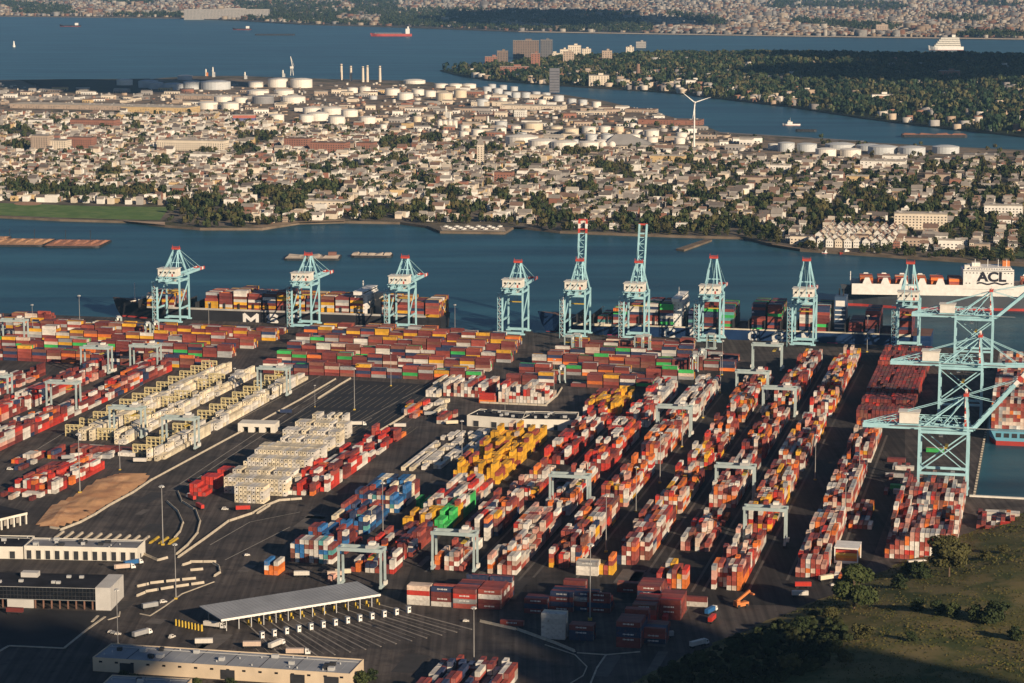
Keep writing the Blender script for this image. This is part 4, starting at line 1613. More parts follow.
def faded_paint(nm, c):
    """paint that fades and rusts differently on every box"""
    if nm in MATS:
        return MATS[nm]
    m = mat(nm, c, 0.6, 0.18, 0.35, spec=0.3)
    nt = m.node_tree
    b = nt.nodes["Principled BSDF"]
    src = b.inputs["Base Color"].links[0].from_socket
    oi = nt.nodes.new("ShaderNodeObjectInfo")
    mr = nt.nodes.new("ShaderNodeMapRange")
    mr.inputs[3].default_value, mr.inputs[4].default_value = 0.75, 1.2
    vm = nt.nodes.new("ShaderNodeVectorMath")
    vm.operation = 'SCALE'
    nt.links.new(oi.outputs["Random"], mr.inputs[0])
    nt.links.new(src, vm.inputs[0])
    nt.links.new(mr.outputs[0], vm.inputs["Scale"])
    tc = nt.nodes.new("ShaderNodeTexCoord")
    ad = nt.nodes.new("ShaderNodeVectorMath")
    sc2 = nt.nodes.new("ShaderNodeVectorMath")
    sc2.operation = 'SCALE'
    sc2.inputs[0].default_value = (37, 91, 53)
    nt.links.new(oi.outputs["Random"], sc2.inputs["Scale"])
    nt.links.new(tc.outputs["Object"], ad.inputs[0])
    nt.links.new(sc2.outputs[0], ad.inputs[1])
    nz = nt.nodes.new("ShaderNodeTexNoise")
    nz.inputs["Scale"].default_value = 0.55
    nz.inputs["Detail"].default_value = 6.0
    nt.links.new(ad.outputs[0], nz.inputs["Vector"])
    r1 = nt.nodes.new("ShaderNodeMapRange")
    r1.inputs[1].default_value, r1.inputs[2].default_value, r1.inputs[4].default_value = 0.56, 0.72, 0.55
    nt.links.new(nz.outputs[0], r1.inputs[0])
    mx = nt.nodes.new("ShaderNodeMix")
    mx.data_type = 'RGBA'
    mx.inputs[7].default_value = (0.17, 0.075, 0.045, 1)
    nt.links.new(r1.outputs[0], mx.inputs[0])
    nt.links.new(vm.outputs[0], mx.inputs[6])
    nt.links.new(mx.outputs[2], b.inputs["Base Color"])
    return m


# --- one detailed container mesh per paint, shared by the single things
def container_mesh(col, reefer):
    c = PAINT[col]
    nm = "container_paint_" + col.replace(" ", "_")
    pm = faded_paint(nm, c)
    b = MB()
    X, Y, Z = 1.22, 6.09, 2.59
    for sx in (-1, 1):
        for sy in (-1, 1):
            b.box((sx * (X - 0.08), sy * (Y - 0.08), Z / 2), (0.16, 0.16, Z), pm)
        for z in (0.09, Z - 0.07):
            b.box((sx * (X - 0.06), 0, z), (0.12, 2 * Y - 0.33, 0.14), pm)
    for sy in (-1, 1):
        for z in (0.09, Z - 0.07):
            b.box((0, sy * (Y - 0.06), z), (2 * X - 0.33, 0.12, 0.14), pm)
    n = 16
    for sx in (-1, 1):
        st = (2 * Y - 0.32) / n
        for i in range(n):
            y0 = -Y + 0.16 + st * i
            pts = [(y0, 0.10), (y0 + st * 0.35, 0.10), (y0 + st * 0.5, 0.03), (y0 + st * 0.85, 0.03), (y0 + st, 0.10)]
            for (ya, da), (yb, db) in zip(pts, pts[1:]):
                q = [(sx * (X - da), ya, 0.16), (sx * (X - db), yb, 0.16), (sx * (X - db), yb, Z - 0.14), (sx * (X - da), ya, Z - 0.14)]
                b.face(q if sx > 0 else q[::-1], pm)
    b.face([(-X + 0.12, -Y + 0.12, Z - 0.03), (X - 0.12, -Y + 0.12, Z - 0.03), (X - 0.12, Y - 0.12, Z - 0.03), (-X + 0.12, Y - 0.12, Z - 0.03)], pm)
    b.face([(-X + 0.1, Y - 0.1, 0.16), (X - 0.1, Y - 0.1, 0.16), (X - 0.1, Y - 0.1, Z - 0.14), (-X + 0.1, Y - 0.1, Z - 0.14)][::-1], pm)
    yf = -Y + 0.10
    if reefer:
        b.face([(-X + 0.1, yf, 0.16), (X - 0.1, yf, 0.16), (X - 0.1, yf, Z - 0.14), (-X + 0.1, yf, Z - 0.14)], pm)
        b.box((0.15, yf - 0.02, 1.75), (0.95, 0.08, 0.75), DARK)
        b.box((-0.6, yf - 0.02, 0.8), (0.5, 0.08, 0.5), DARK)
    else:
        for sx in (-1, 1):
            b.box((sx * 0.53, yf, 1.3), (1.02, 0.06, 2.25), pm)
            for x in (0.28, 0.78):
                b.bar((sx * x, yf - 0.05, 0.2), (sx * x, yf - 0.05, 2.4), 0.05, 0.05, STEEL)
    return b.mesh("shipping_container")


def simple_template():
    """frame with sunk panels: used for the mass of containers"""
    X, Y, Z = 1.22, 6.09, 2.59
    c = [(-X, -Y, 0), (X, -Y, 0), (X, Y, 0), (-X, Y, 0), (-X, -Y, Z), (X, -Y, Z), (X, Y, Z), (-X, Y, Z)]
    v = [Vector(p) for p in c]
    f = []
    for q in ((0, 1, 5, 4), (1, 2, 6, 5), (2, 3, 7, 6), (3, 0, 4, 7), (4, 5, 6, 7)):
        P4 = [v[i] for i in q]
        ctr = sum(P4, Vector()) / 4
        nrm = (P4[1] - P4[0]).cross(P4[2] - P4[1]).normalized()
        k = len(v)
        e1, e2 = (P4[1] - P4[0]), (P4[3] - P4[0])
        i1, i2 = e1.normalized() * 0.14, e2.normalized() * 0.14
        v += [P4[0] + i1 + i2 - nrm * 0.06, P4[1] - i1 + i2 - nrm * 0.06, P4[2] - i1 - i2 - nrm * 0.06, P4[3] + i1 - i2 - nrm * 0.06]
        for a in range(4):
            b2 = (a + 1) % 4
            f.append((q[a], q[b2], k + b2, k + a))
        f.append((k, k + 1, k + 2, k + 3))
    return np.array([tuple(p) for p in v]), np.array(f)


# --- which of them show largest: a small point-splat depth test
def visible_counts(boxes):
    W, Hh, K = 2048, 1366, 2.0
    X, Y, Z = 1.22, 6.09, 2.59
    n_, m_, k_ = 6, 28, 7
    ends = [(x, -Y, z) for x in np.linspace(-X, X, n_) for z in np.linspace(0.1, Z, k_)]
    endb = [(x, Y, z) for x in np.linspace(-X, X, n_) for z in np.linspace(0.1, Z, k_)]
    sl = [(-X, y, z) for y in np.linspace(-Y, Y, m_) for z in np.linspace(0.1, Z, k_)]
    sr = [(X, y, z) for y in np.linspace(-Y, Y, m_) for z in np.linspace(0.1, Z, k_)]
    tp = [(x, y, Z) for x in np.linspace(-X, X, n_) for y in np.linspace(-Y, Y, m_)]
    pts = np.array(ends + endb + sl + sr + tp)
    pos = np.array([b_["p"] for b_ in boxes])
    rz = np.array([b_["rz"] for b_ in boxes])
    lys = np.array([b_['ly'] for b_ in boxes])
    N = len(boxes)
    zb = np.full(W * Hh, 1e9)
    fw, up = np.array(FW), np.array(UP)
    cell_all, dep_all = [], []
    for s in range(0, N, 1500):
        p = pos[s:s + 1500]
        c, sn = np.cos(rz[s:s + 1500])[:, None], np.sin(rz[s:s + 1500])[:, None]
        yy = pts[:, 1] * lys[s:s + 1500][:, None]
        x = p[:, 0:1] + pts[:, 0] * c - yy * sn
        y = p[:, 1:2] + pts[:, 0] * sn + yy * c
        z = p[:, 2:3] + pts[:, 2] - CAM_H
        dep = y * fw[1] + z * fw[2]
        px = (512 + FPX * x / dep) * K
        py = (341.5 - FPX * (y * up[1] + z * up[2]) / dep) * K
        ok = (px >= 0) & (px < W) & (py >= 0) & (py < Hh)
        cell = np.where(ok, py.astype(np.int64) * W + px.astype(np.int64), -1)
        cc = cell.ravel()
        good = cc >= 0
        np.minimum.at(zb, cc[good], dep.ravel()[good])
        cell_all.append(cell)
        dep_all.append(dep)
    cell = np.concatenate(cell_all)
    dep = np.concatenate(dep_all)
    cnt = np.zeros(N)
    for i in range(N):
        g = cell[i] >= 0
        if g.any():
            c = cell[i][g]
            vis = dep[i][g] <= zb[c] + 0.05
            cnt[i] = len(np.unique(c[vis]))
    return cnt


# the hill hides a few; boxes wholly outside the picture go to the mass
cnt = visible_counts(BOXES)
order = np.argsort(-cnt)
single = set(int(i) for i in order[:300])
print("boxes", len(BOXES), "smallest single area", cnt[order[299]] / 4.0)
CMESH = {}
GRP = "shipping containers stacked in the terminal"
used_labels = set()
marks = mat("marking_white", (0.7, 0.68, 0.64), 0.6, 0.1, 0.5)
mark_mesh = None
for i in sorted(single):
    b_ = BOXES[i]
    key = (b_["col"], b_["reefer"])
    if key not in CMESH:
        CMESH[key] = container_mesh(*key)
    o = bpy.data.objects.new("shipping_container", CMESH[key])
    COL.objects.link(o)
    o.location = b_["p"]
    o.rotation_euler = (0, 0, b_["rz"])
    o.scale = (1, b_["ly"], 1)
    tier = "top tier" if b_["tier"] == b_["top"] else ("ground tier" if b_["tier"] == 0 else ORD[b_["tier"] + 1] + " tier")
    if b_["tier"] == 0 and b_["top"] == 0:
        tier = "on the ground"
    if b_["face"] == "side":
        where = ("" if b_["nc"] == 1 else ORD[b_["lane"] + 1] + " from left, ") + ("front face" if b_["bay"] == 0 else ORD[b_["bay"] + 1] + " deep")
    else:
        where = ("lane " if False else "") + ORD[b_["lane"] + 1] + " from left" + ("" if b_["nb"] == 1 else (", front bay" if b_["bay"] == 0 else ", %s bay back" % ORD[b_["bay"] + 1]))
    lab = "%s container, %s, %s, %s" % (b_["col"], tier, where, b_["desc"])
    w = lab.replace(",", "").split()
    if len(w) > 16:
        lab = " ".join(lab.split()[:16]).rstrip(",")
    tag(o, lab, "shipping container", GRP)
    if b_["face"] == "side" and b_["p"][1] < 1500 and b_["tier"] <= b_["top"] and b_["bay"] == 0 and (i * 7) % 3 != 0 and b_["col"] not in ("white", "beige", "yellow"):
        if mark_mesh is None:
            mm = MB()
            rr = random.Random(5)
            y = -2.6
            while y < 2.4:
                wdt = rr.uniform(0.25, 0.7)
                mm.box((-1.235, y + wdt / 2, 1.5), (0.03, wdt, rr.uniform(0.45, 0.85)), marks)
                y += wdt + rr.uniform(0.12, 0.3)
            mark_mesh = mm.mesh("marking")
        q = bpy.data.objects.new("marking", mark_mesh)
        COL.objects.link(q)
        q.parent = o

tv, tf = simple_template()
rest = [b_ for i, b_ in enumerate(BOXES) if i not in single]
pos = np.array([b_["p"] for b_ in rest])
rz = np.array([b_["rz"] for b_ in rest])
c, s = np.cos(rz)[:, None], np.sin(rz)[:, None]
LY = np.array([b_['ly'] for b_ in rest])[:, None]
V = np.stack([pos[:, 0:1] + tv[:, 0] * c - tv[:, 1] * LY * s, pos[:, 1:2] + tv[:, 0] * s + tv[:, 1] * LY * c, pos[:, 2:3] + tv[:, 2][None, :] + 0 * c], -1).reshape(-1, 3)
F = (tf[None] + (np.arange(len(rest)) * len(tv))[:, None, None]).reshape(-1)
tints = np.array([PAINT[b_["col"]] for b_ in rest]) * rng.uniform(0.75, 1.2, (len(rest), 1))
T = np.repeat(tints, len(tv), axis=0)
boxm = attr_mat("container_mass_paint", 0.55, 0.15, 0.3, 0.35)
o = bpy.data.objects.new("shipping_containers", np_mesh("shipping_containers", V, F, 4, boxm, T))
COL.objects.link(o)
tag(o, "mass of smaller stacked containers in many colours across the terminal and ships", "shipping containers", GRP, "stuff")

# dark machinery ends of the refrigerated boxes left in the mass
rf = [b_ for b_ in rest if b_["reefer"]]
m = MB()
for b_ in rf:
    cz, sz = math.cos(b_["rz"]), math.sin(b_["rz"])
    for (x0, x1, z0, z1) in ((-0.35, 0.65, 1.35, 2.1), (-0.9, -0.4, 0.5, 1.0)):
        pts = []
        for x, z in ((x0, z0), (x1, z0), (x1, z1), (x0, z1)):
            pts.append((b_["p"][0] + x * cz + 6.06 * b_["ly"] * sz, b_["p"][1] + x * sz - 6.06 * b_["ly"] * cz, b_["p"][2] + z))
        m.face(pts, DARK)
q = m.build("machinery_ends", o)
q["kind"] = "stuff"
# ------------------------------------------------------------------ buildings of the terminal
ROOFG = mat("roof_felt", (0.20, 0.20, 0.215), 0.85, 0.18, 0.08)
ROOFD = mat("roof_dark", (0.028, 0.028, 0.034), 1.0, 0.3, 0.1, spec=0.05)
ROOFL = mat("roof_pale", (0.31, 0.325, 0.35), 0.8, 0.12, 0.08)
WALLW = mat("wall_white", (0.70, 0.66, 0.58), 0.8, 0.08, 0.15)
WALLC = mat("wall_cream", (0.62, 0.50, 0.36), 0.85, 0.1, 0.12)


def quad_frame(near_l, near_r, depth, z=0.0):
    """ground frame from two pixels of the near base line"""
    a, b = G(*near_l, z), G(*near_r, z)
    ex = (b - a)
    L = ex.length
    ex /= L
    ey = Vector((-ex.y, ex.x, 0))
    return a, math.atan2(ex.y, ex.x), L, depth


def depth_from(near, far_px, rz):
    """distance along the building's own depth axis to a far base pixel"""
    ey = Vector((-math.sin(rz), math.cos(rz), 0))
    return (G(*far_px) - G(*near)).dot(ey)


def flat_building(name, label, nl, nr, depth, h, wall, roof, doors=0, door_h=4.2, door_w=0.5, windows=0, parapet=0.6, units=6, seed=0, group=None, cat="building", end_door=True):
    a, rz, L, D = quad_frame(nl, nr, depth)
    r = random.Random(seed)
    root = thing(name, label, cat, a, rz, group)
    b = MB()
    b.box((L / 2, D / 2, h / 2 - 0.5), (L, D, h + 1.0), wall)
    for x, y, sx, sy in ((L / 2, 0.15, L + 0.1, 0.32), (L / 2, D - 0.15, L + 0.1, 0.32), (0.15, D / 2, 0.32, D - 0.66), (L - 0.15, D / 2, 0.32, D - 0.66)):
        b.box((x, y, h + parapet / 2 - 0.004), (sx, sy, parapet), wall)
    b.build("wall", root)
    b = MB()
    b.box((L / 2, D / 2, h + 0.08), (L - 0.7, D - 0.7, 0.12), roof)
    rf = b.build("roof", root)
    b = MB()
    for k in range(1, int(L / 5.5)):
        b.box((k * 5.5, D / 2, h + 0.17), (0.22, D - 0.9, 0.12), roof if k % 3 else ROOFD)
    for k in range(int(L / 9)):
        b.lathe((r.uniform(2, L - 2), r.uniform(1.5, D - 1.5), h + 0.1), [(0.35, 0), (0.3, 0.9)], STEEL, 8)
    b.bar((1.2, D * 0.8, h + 0.45), (L - 1.2, D * 0.8, h + 0.45), 0.3, 0.3, STEEL)
    b.build("roof_seams", rf)
    for k in range(units):
        b = MB()
        x, y = r.uniform(0.06, 0.94) * L, r.uniform(0.2, 0.8) * D
        b.box((x, y, h + 0.95), (r.uniform(1.5, 3.5), r.uniform(1.5, 3), 1.6), STEEL if r.random() < 0.6 else DARK)
        b.build("roof_unit", rf)
    for k in range(doors):
        b = MB()
        x = L * (k + 0.5) / doors
        w = L / doors * door_w
        b.box((x, -0.06, door_h / 2 + 0.2), (w, 0.16, door_h), DARK)
        b.box((x, -0.05, door_h + 0.45), (w + 0.7, 0.3, 0.5), wall)
        b.box((x - w / 2 - 0.25, -0.05, door_h / 2 + 0.1), (0.35, 0.35, door_h + 0.2), wall)
        b.build("dock_door", root)
    for k in range(windows):
        b = MB()
        x = L * (k + 0.5) / windows
        b.box((x, -0.05, h * 0.6), (L / windows * 0.5, 0.12, 1.3), GLASS)
        b.build("window", root)
    if end_door:
        b = MB()
        b.box((L + 0.04, D * 0.4, 1.4), (0.14, 2.0, 2.8), DARK)
        b.build("door", root)
    return root, L, D, rz


flat_building("warehouse", "long white loading warehouse with a row of dark dock doors", (24.5, 559), (137.5, 561.5), 19, 7.2, WALLW, ROOFG, doors=12, door_h=5.0, units=9, seed=1)
flat_building("warehouse", "white low warehouse cut by the left picture edge, beside the long one", (-40, 558), (23, 559), 26, 6.5, WALLW, ROOFD, doors=3, door_w=0.25, units=4, seed=2)
# column-fronted white shed at the far left
a, rz, L, D = quad_frame((-60, 546), (30, 524.5), 40)
root = thing("shed", "white open shed with columns at the left, above the warehouses", "shed", a, rz)
b = MB()
b.box((L / 2, D / 2 + 2, 6.6), (L, D, 1.6), WALLW)
b.box((L / 2, D / 2 + 5, 3), (L - 1, D - 8, 6), mat("shade_wall", (0.30, 0.27, 0.24), 0.9, 0.1, 0.2))
b.build("wall", root)
for k in range(15):
    b = MB()
    b.box((0.6 + k * (L - 1.2) / 14, -17.2 + D / 2, 2.9), (0.9, 0.9, 5.9), WALLW)
    b.build("column", root)
b = MB()
b.box((L / 2, D / 2 + 2, 7.5), (L + 0.6, D + 0.6, 0.3), ROOFD)
b.build("roof", root)
# dark glass office on columns
a, rz, L, D = quad_frame((-70, 606), (111, 610.5), 27)
root = thing("office_building", "dark glass office raised over columns with pale end wall", "building", a, rz)
b = MB()
b.box((L / 2 - 4, D / 2, 8.3), (L - 8, D, 6.6), GLASS)
b.build("glass_storey", root)
b = MB()
for k in range(46):
    b.box((1 + k * (L - 10) / 45, -0.08, 8.3), (0.18, 0.2, 6.7), DARK)
for z in (5.0, 11.6):
    b.box((L / 2 - 4, -0.1, z), (L - 8, 0.24, 0.16), STEEL)
for z in (7.2, 9.4):
    b.box((L / 2 - 4, -0.1, z), (L - 8, 0.24, 0.2), DARK)
b.build("mullion", root)
b = MB()
pan = mat("panel_pale", (0.52, 0.50, 0.47), 0.7, 0.08, 0.15)
b.box((L - 4, D / 2, 6.0), (8, D + 0.4, 12.4), pan)
for k in range(9):
    b.box((L + 0.05, 1.5 + k * (D - 3) / 8, 6), (0.12, 0.14, 12.2), mat("panel_joint", (0.3, 0.29, 0.28), 0.8, 0.1, 0.3))
b.build("wall", root)
b = MB()
b.box((L / 2 - 4, D / 2, 11.8), (L - 8.2, D - 0.4, 0.3), ROOFD)
rf = b.build("roof", root)
b = MB()
b.box((L * 0.5, D * 0.75, 13.2), (9, 5, 2.6), pan)
b.build("stair_house", rf)
rr = random.Random(4)
for k in range(10):
    b = MB()
    b.box((rr.uniform(5, L - 14), rr.uniform(3, D - 4), 12.6), (2.2, 1.8, 1.3), STEEL)
    b.build("roof_unit", rf)
for k in range(20):
    b = MB()
    b.box((4 + k * (L - 14) / 19, 1.2, 2.4), (0.7, 0.7, 4.9), mat("column_brown", (0.20, 0.11, 0.08), 0.8, 0.2, 0.2))
    b.build("column", root)
b = MB()
b.box((L / 2 - 4, D / 2 + 7, 2.4), (L - 12, D - 16, 4.8), mat("shade_wall", (0.30, 0.27, 0.24)))
b.box((L * 0.5, 3, 2.4), (14, 5, 4.6), pan)
b.build("ground_storey", root)
# long warehouse in the foreground
r_, L, D, rz = flat_building("warehouse", "long tan warehouse with pale grey roof nearest the camera", (93, 671), (350, 688), 24, 6.3, WALLC, ROOFL, doors=0, units=14, seed=5)
for k, x in enumerate((0.135, 0.53, 0.80, 0.93)):
    b = MB()
    b.box((x * L, -0.08, 2.6), (7, 0.24, 4.6), DARK)
    b.build("dock_door", r_)
for k in range(16):
    b = MB()
    b.box((4 + k * (L - 8) / 15, -0.06, 4.9), (1.6, 0.14, 0.9), GLASS)
    b.build("window", r_)
flat_building("warehouse", "small pale flat roof at the bottom edge, before the tan warehouse", (100, 700), (181, 704), 18, 6.0, WALLC, ROOFL, units=2, seed=6)
flat_building("warehouse", "tiny pale flat roof at the bottom edge, middle of the tan warehouse", (229, 706), (292, 711), 12, 6.0, WALLC, ROOFL, units=2, seed=7)
# cream building in the middle of the yard
flat_building("workshop", "cream workshop with dark doors, left half, behind the yellow block", (467, 426), (521, 430), 26, 7.5, WALLW, ROOFD, doors=3, door_w=0.3, units=7, seed=8)
flat_building("workshop", "cream workshop with flat dark roof, right half, by the yellow block", (522, 430), (576, 431), 30, 7.5, WALLW, ROOFD, doors=4, door_w=0.28, units=9, seed=9)
flat_building("workshop", "small cream workshop beside the small far yellow block", (583, 416), (606, 417), 14, 6, WALLW, ROOFL, doors=2, door_w=0.4, units=2, seed=10)
# cream shed open at the front by the rack rows
a, rz, L, D = quad_frame((238, 432), (275, 433), 14)
root = thing("shed", "small cream shed with three open bays beside the rack rows", "shed", a, rz)
b = MB()
b.box((L / 2, D / 2, 5.2), (L, D, 2.4), WALLW)
for k in range(4):
    b.box((1.6 + k * (L - 3.2) / 3, D / 2, 2), (3.2 if k in (0, 3) else 4.2, D, 4.1), WALLW)
b.build("wall", root)
b = MB()
b.box((L / 2, D - 0.6, 2), (L - 1, 0.5, 3.9), DARK)
b.build("back_wall", root)
# striped shed near the tree
a, rz, L, D = quad_frame((834, 563), (858, 564.5), 16)
root = thing("shed", "white framed shed with orange banded front near the hillside tree", "shed", a, rz)
b = MB()
for x in (0.3, L - 0.3):
    b.box((x, 0.3, 4.5), (0.6, 0.6, 9), WHITEP)
    b.box((x, D - 0.3, 4.5), (0.6, 0.6, 9), WHITEP)
b.box((L / 2, 0.2, 8.7), (L, 0.5, 0.6), WHITEP)
b.box((L / 2, D / 2, 9.1), (L + 0.4, D + 0.4, 0.3), WHITEP)
b.box((L / 2, 0.2, 0.8), (L, 0.5, 1.4), WHITEP)
b.build("frame", root)
b = MB()
for k, mm in enumerate((ORANGEP, mat("band_orange", (0.7, 0.3, 0.04), 0.6, 0.1, 0.2), mat("band_yellow", (0.7, 0.45, 0.1), 0.6, 0.1, 0.2), REDP)):
    b.box((L / 2, D / 2, 2.2 + k * 1.5), (L - 1.6, D - 1.6, 1.4), mm)
b.build("banded_wall", root)

# ------------------------------------------------------------------ the gate canopy
nl, nr = G(222, 619, 7.0), G(378, 594, 7.0)
fl = G(190, 610, 7.0)
ex = (nr - nl)
CL = ex.length
ex /= CL
ey = Vector((-ex.y, ex.x, 0))
CD = abs((fl - nl).dot(ey))
rz = math.atan2(ex.y, ex.x)
root = thing("gate_canopy", "long sloping grey gate canopy over truck lanes with yellow posts", "canopy", Vector((nl.x, nl.y, 0)), rz)
b = MB()
b.hexa([(-1, -1, 6.6), (CL + 1, -1, 6.6), (CL + 1, CD + 1, 7.6), (-1, CD + 1, 7.6), (-1, -1, 7.1), (CL + 1, -1, 7.1), (CL + 1, CD + 1, 8.1), (-1, CD + 1, 8.1)], ROOFL)
for k in range(40):
    x = k * CL / 39
    b.bar((x, -0.8, 7.16), (x, CD + 0.8, 8.16), 0.12, 0.12, ROOFL)
b.build("roof", root)
b = MB()
b.box((CL / 2, -1.05, 6.6), (CL + 2, 0.2, 1.1), WHITEP)
for k in range(32):
    b.box((k * CL / 31, -1.2, 6.2), (0.9, 0.16, 0.5), CREAMW)
b.build("fascia", root)
NP = 13
for k in range(NP):
    b = MB()
    x = 3 + k * (CL - 6) / (NP - 1)
    b.box((x, 1.5, 3.3), (0.45, 0.45, 6.6), STEEL)
    b.build("post", root)
    b = MB()
    b.box((x, CD - 1.5, 3.7), (0.45, 0.45, 7.4), STEEL)
    b.build("post", root)
posts = [G(248 + (377 - 248) * k / 12.0, 625 - (625 - 604) * k / 12.0) for k in range(13)]
kiosks = [G(262 + (408.5 - 262) * k / 12.0, 638 - (638 - 612.5) * k / 12.0) for k in range(13)]
isl = mat("island_kerb", (0.27, 0.24, 0.21), 0.9, 0.15, 0.2)
for k in range(13):
    d = (kiosks[k] - posts[k])
    L = d.length
    d /= L
    mm = MB()
    mm.bar(posts[k] - d * 8 + Vector((0, 0, 0.1)), posts[k] + d * (L + 46) + Vector((0, 0, 0.1)), 0.9, 0.22, isl)
    s = Vector((-d.y, d.x, 0))
    struct(mm.build("kerb"))
    mm = MB()
    for o_ in (4.0, 8.0):
        mm.bar(kiosks[k] + s * o_ * -1 + d * 2 + Vector((0, 0, 0.02)), kiosks[k] + s * o_ * -1 + d * 42 + Vector((0, 0, 0.02)), 0.35, 0.02, mat("lane_paint", (0.26, 0.235, 0.20), 0.8, 0.25, 0.3))
    struct(mm.build("lane_marking"))
place = ["nearest the far left end", "second", "third", "fourth", "fifth", "sixth", "middle", "eighth", "ninth", "tenth", "eleventh", "twelfth", "last"]


def ordw(k, n):
    return "leftmost" if k == 0 else ("rightmost" if k == n - 1 else ORD[k + 1] + " from the left")


yp = None
for k in range(13):
    lab = "yellow guard post on a lane island under the canopy edge, " + ordw(k, 13)
    if yp is None:
        yp = thing("guard_post", lab, "guard post", posts[k], rz, "yellow posts along the gate lanes")
        b = MB()
        b.box((0, 0, 1.5), (0.9, 0.9, 3.0), YELLOWP)
        b.build("post", yp)
        b = MB()
        b.box((0, 0, 3.3), (1.5, 1.2, 0.7), DARK)
        b.box((0, -1.6, 0.7), (0.5, 2.0, 1.3), YELLOWP)
        b.build("reader_box", yp)
    else:
        dup(yp, posts[k], rz, lab)
ki = None
for k in range(13):
    lab = "white kiosk standing on a gate lane island, " + ordw(k, 13)
    if ki is None:
        ki = thing("kiosk", lab, "kiosk", kiosks[k], rz, "white kiosks in the gate lanes")
        b = MB()
        b.box((0, 0, 1.6), (1.9, 1.9, 3.2), WHITEP)
        b.build("cabin", ki)
        b = MB()
        b.box((0, 0, 3.3), (2.3, 2.3, 0.25), ROOFL)
        b.build("roof", ki)
        b = MB()
        b.box((0.2, -0.97, 2.0), (1.1, 0.1, 0.9), GLASS)
        b.build("window", ki)
    else:
        dup(ki, kiosks[k], rz, lab)
for k in range(9):
    g = G(176 + 3.2 * k, 625.5 + 0.7 * k)
    b = MB()
    b.box((0, 0, 1.8), (1.0, 1.0, 3.6), YELLOWP)
    b.box((0, 0, 3.7), (1.3, 1.3, 0.3), DARK)
    tag(b.build("bollard", None, g, rz), "tall yellow bollard left of the canopy, " + ordw(k, 9), "bollard", "yellow bollards left of the canopy")

# ------------------------------------------------------------------ barrier lines, kerbs, markings
PAINTW = mat("road_paint", (0.36, 0.33, 0.28), 0.8, 0.25, 0.3)
LOTP = mat("lot_paint", (0.20, 0.165, 0.12), 0.85, 0.3, 0.2)
bar0 = {}


def barrier_mesh(L, m):
    b = MB()
    p = [(-0.42, 0), (-0.42, 0.25), (-0.18, 0.5), (-0.13, 1.05), (0.13, 1.05), (0.18, 0.5), (0.42, 0.25), (0.42, 0)]
    for (y0, z0), (y1, z1) in zip(p, p[1:]):
        b.face([(-L / 2, y0, z0), (L / 2, y0, z0), (L / 2, y1, z1), (-L / 2, y1, z1)][::-1], m)
    for s in (-1, 1):
        q = [(s * L / 2, y, z) for y, z in p]
        b.face(q if s < 0 else q[::-1], m)
    return b.mesh("concrete_barrier")


def barriers(pts, label, seg=7.5, gap=0.35, m=None, skip=0.0, seed=0, h=1.25):
    r = random.Random(seed)
    W = [G(*p) for p in pts]
    m = m or CONC
    key = (seg, m.name)
    if key not in bar0:
        bar0[key] = barrier_mesh(seg - gap, m)
    acc, i = 0.0, 0
    total = sum((b - a).length for a, b in zip(W, W[1:]))
    n = int(total / seg)
    for k in range(n):
        s = (k + 0.5) * seg
        acc = 0
        for a, b in zip(W, W[1:]):
            l = (b - a).length
            if acc + l >= s:
                d = (b - a) / l
                if r.random() >= skip:
                    o = bpy.data.objects.new("concrete_barrier", bar0[key])
                    COL.objects.link(o)
                    o.location = a + d * (s - acc)
                    o.rotation_euler = (0, 0, math.atan2(d.y, d.x))
                    o.scale = (1, 1.3, h)
                    tag(o, label, "barrier", label + " line")
                break
            acc += l


barriers([(136, 587.5), (154, 583.5), (181, 580.5), (213, 577.5)], "pale concrete barrier in the upper line right of the dark office", seg=9, gap=1.4)
barriers([(136, 597), (148, 592), (175, 587.5), (213, 582)], "pale concrete barrier in the lower line right of the dark office", seg=9, gap=1.4)
barriers([(182, 566), (193, 562.5), (210, 562.5), (219, 567), (220, 573), (214, 577)], "pale concrete barrier of the looping line left of the canopy")
barriers([(190, 571), (213, 569)], "pale concrete barrier of the short line inside the loop")
barriers([(178, 492), (182, 502), (196, 511), (200, 522), (197, 534), (187, 546), (175, 556)], "pale concrete barrier of the right curve before the cream block")
barriers([(167, 502), (178, 512), (183, 523), (180, 532), (174, 539)], "pale concrete barrier of the left curve before the cream block")
barriers([(174, 540), (165, 546)], "yellow concrete barrier at the curve's end by the light mast", m=YELLOWP)
barriers([(178, 558), (205, 539), (228, 522), (252, 514), (264, 507), (279, 501), (306, 499)], "pale concrete barrier of the long bending line past the red boxes")
barriers([(257, 514), (268, 507), (280, 505)], "pale concrete barrier of the short doubled line below the cream block", gap=1.5)
barriers([(50, 528), (62, 530), (80, 523), (95, 515), (109, 506), (133, 493), (152, 480)], "pale concrete barrier along the edge of the bare dirt")
barriers([(152, 480), (215, 446), (300, 400), (336, 379)], "pale concrete barrier along the straight road up to the quay stacks", h=1.0)
barriers([(318, 399), (340, 385), (352, 378)], "pale concrete barrier at the striped lot's left edge")
barriers([(365, 440), (392, 424), (410, 413)], "pale concrete barrier along the lane left of the low white boxes", seg=8)
barriers([(480, 403), (545, 406), (557, 396), (562, 388)], "pale barrier fencing the cream building's yard")
barriers([(140, 553), (158, 561), (176, 556)], "pale concrete barrier where trucks leave the white warehouse", gap=2.0)
barriers([(480, 622), (520, 631), (556, 644), (577, 653)], "pale concrete barrier along the round road before the front stacks", seg=8, gap=1.2)
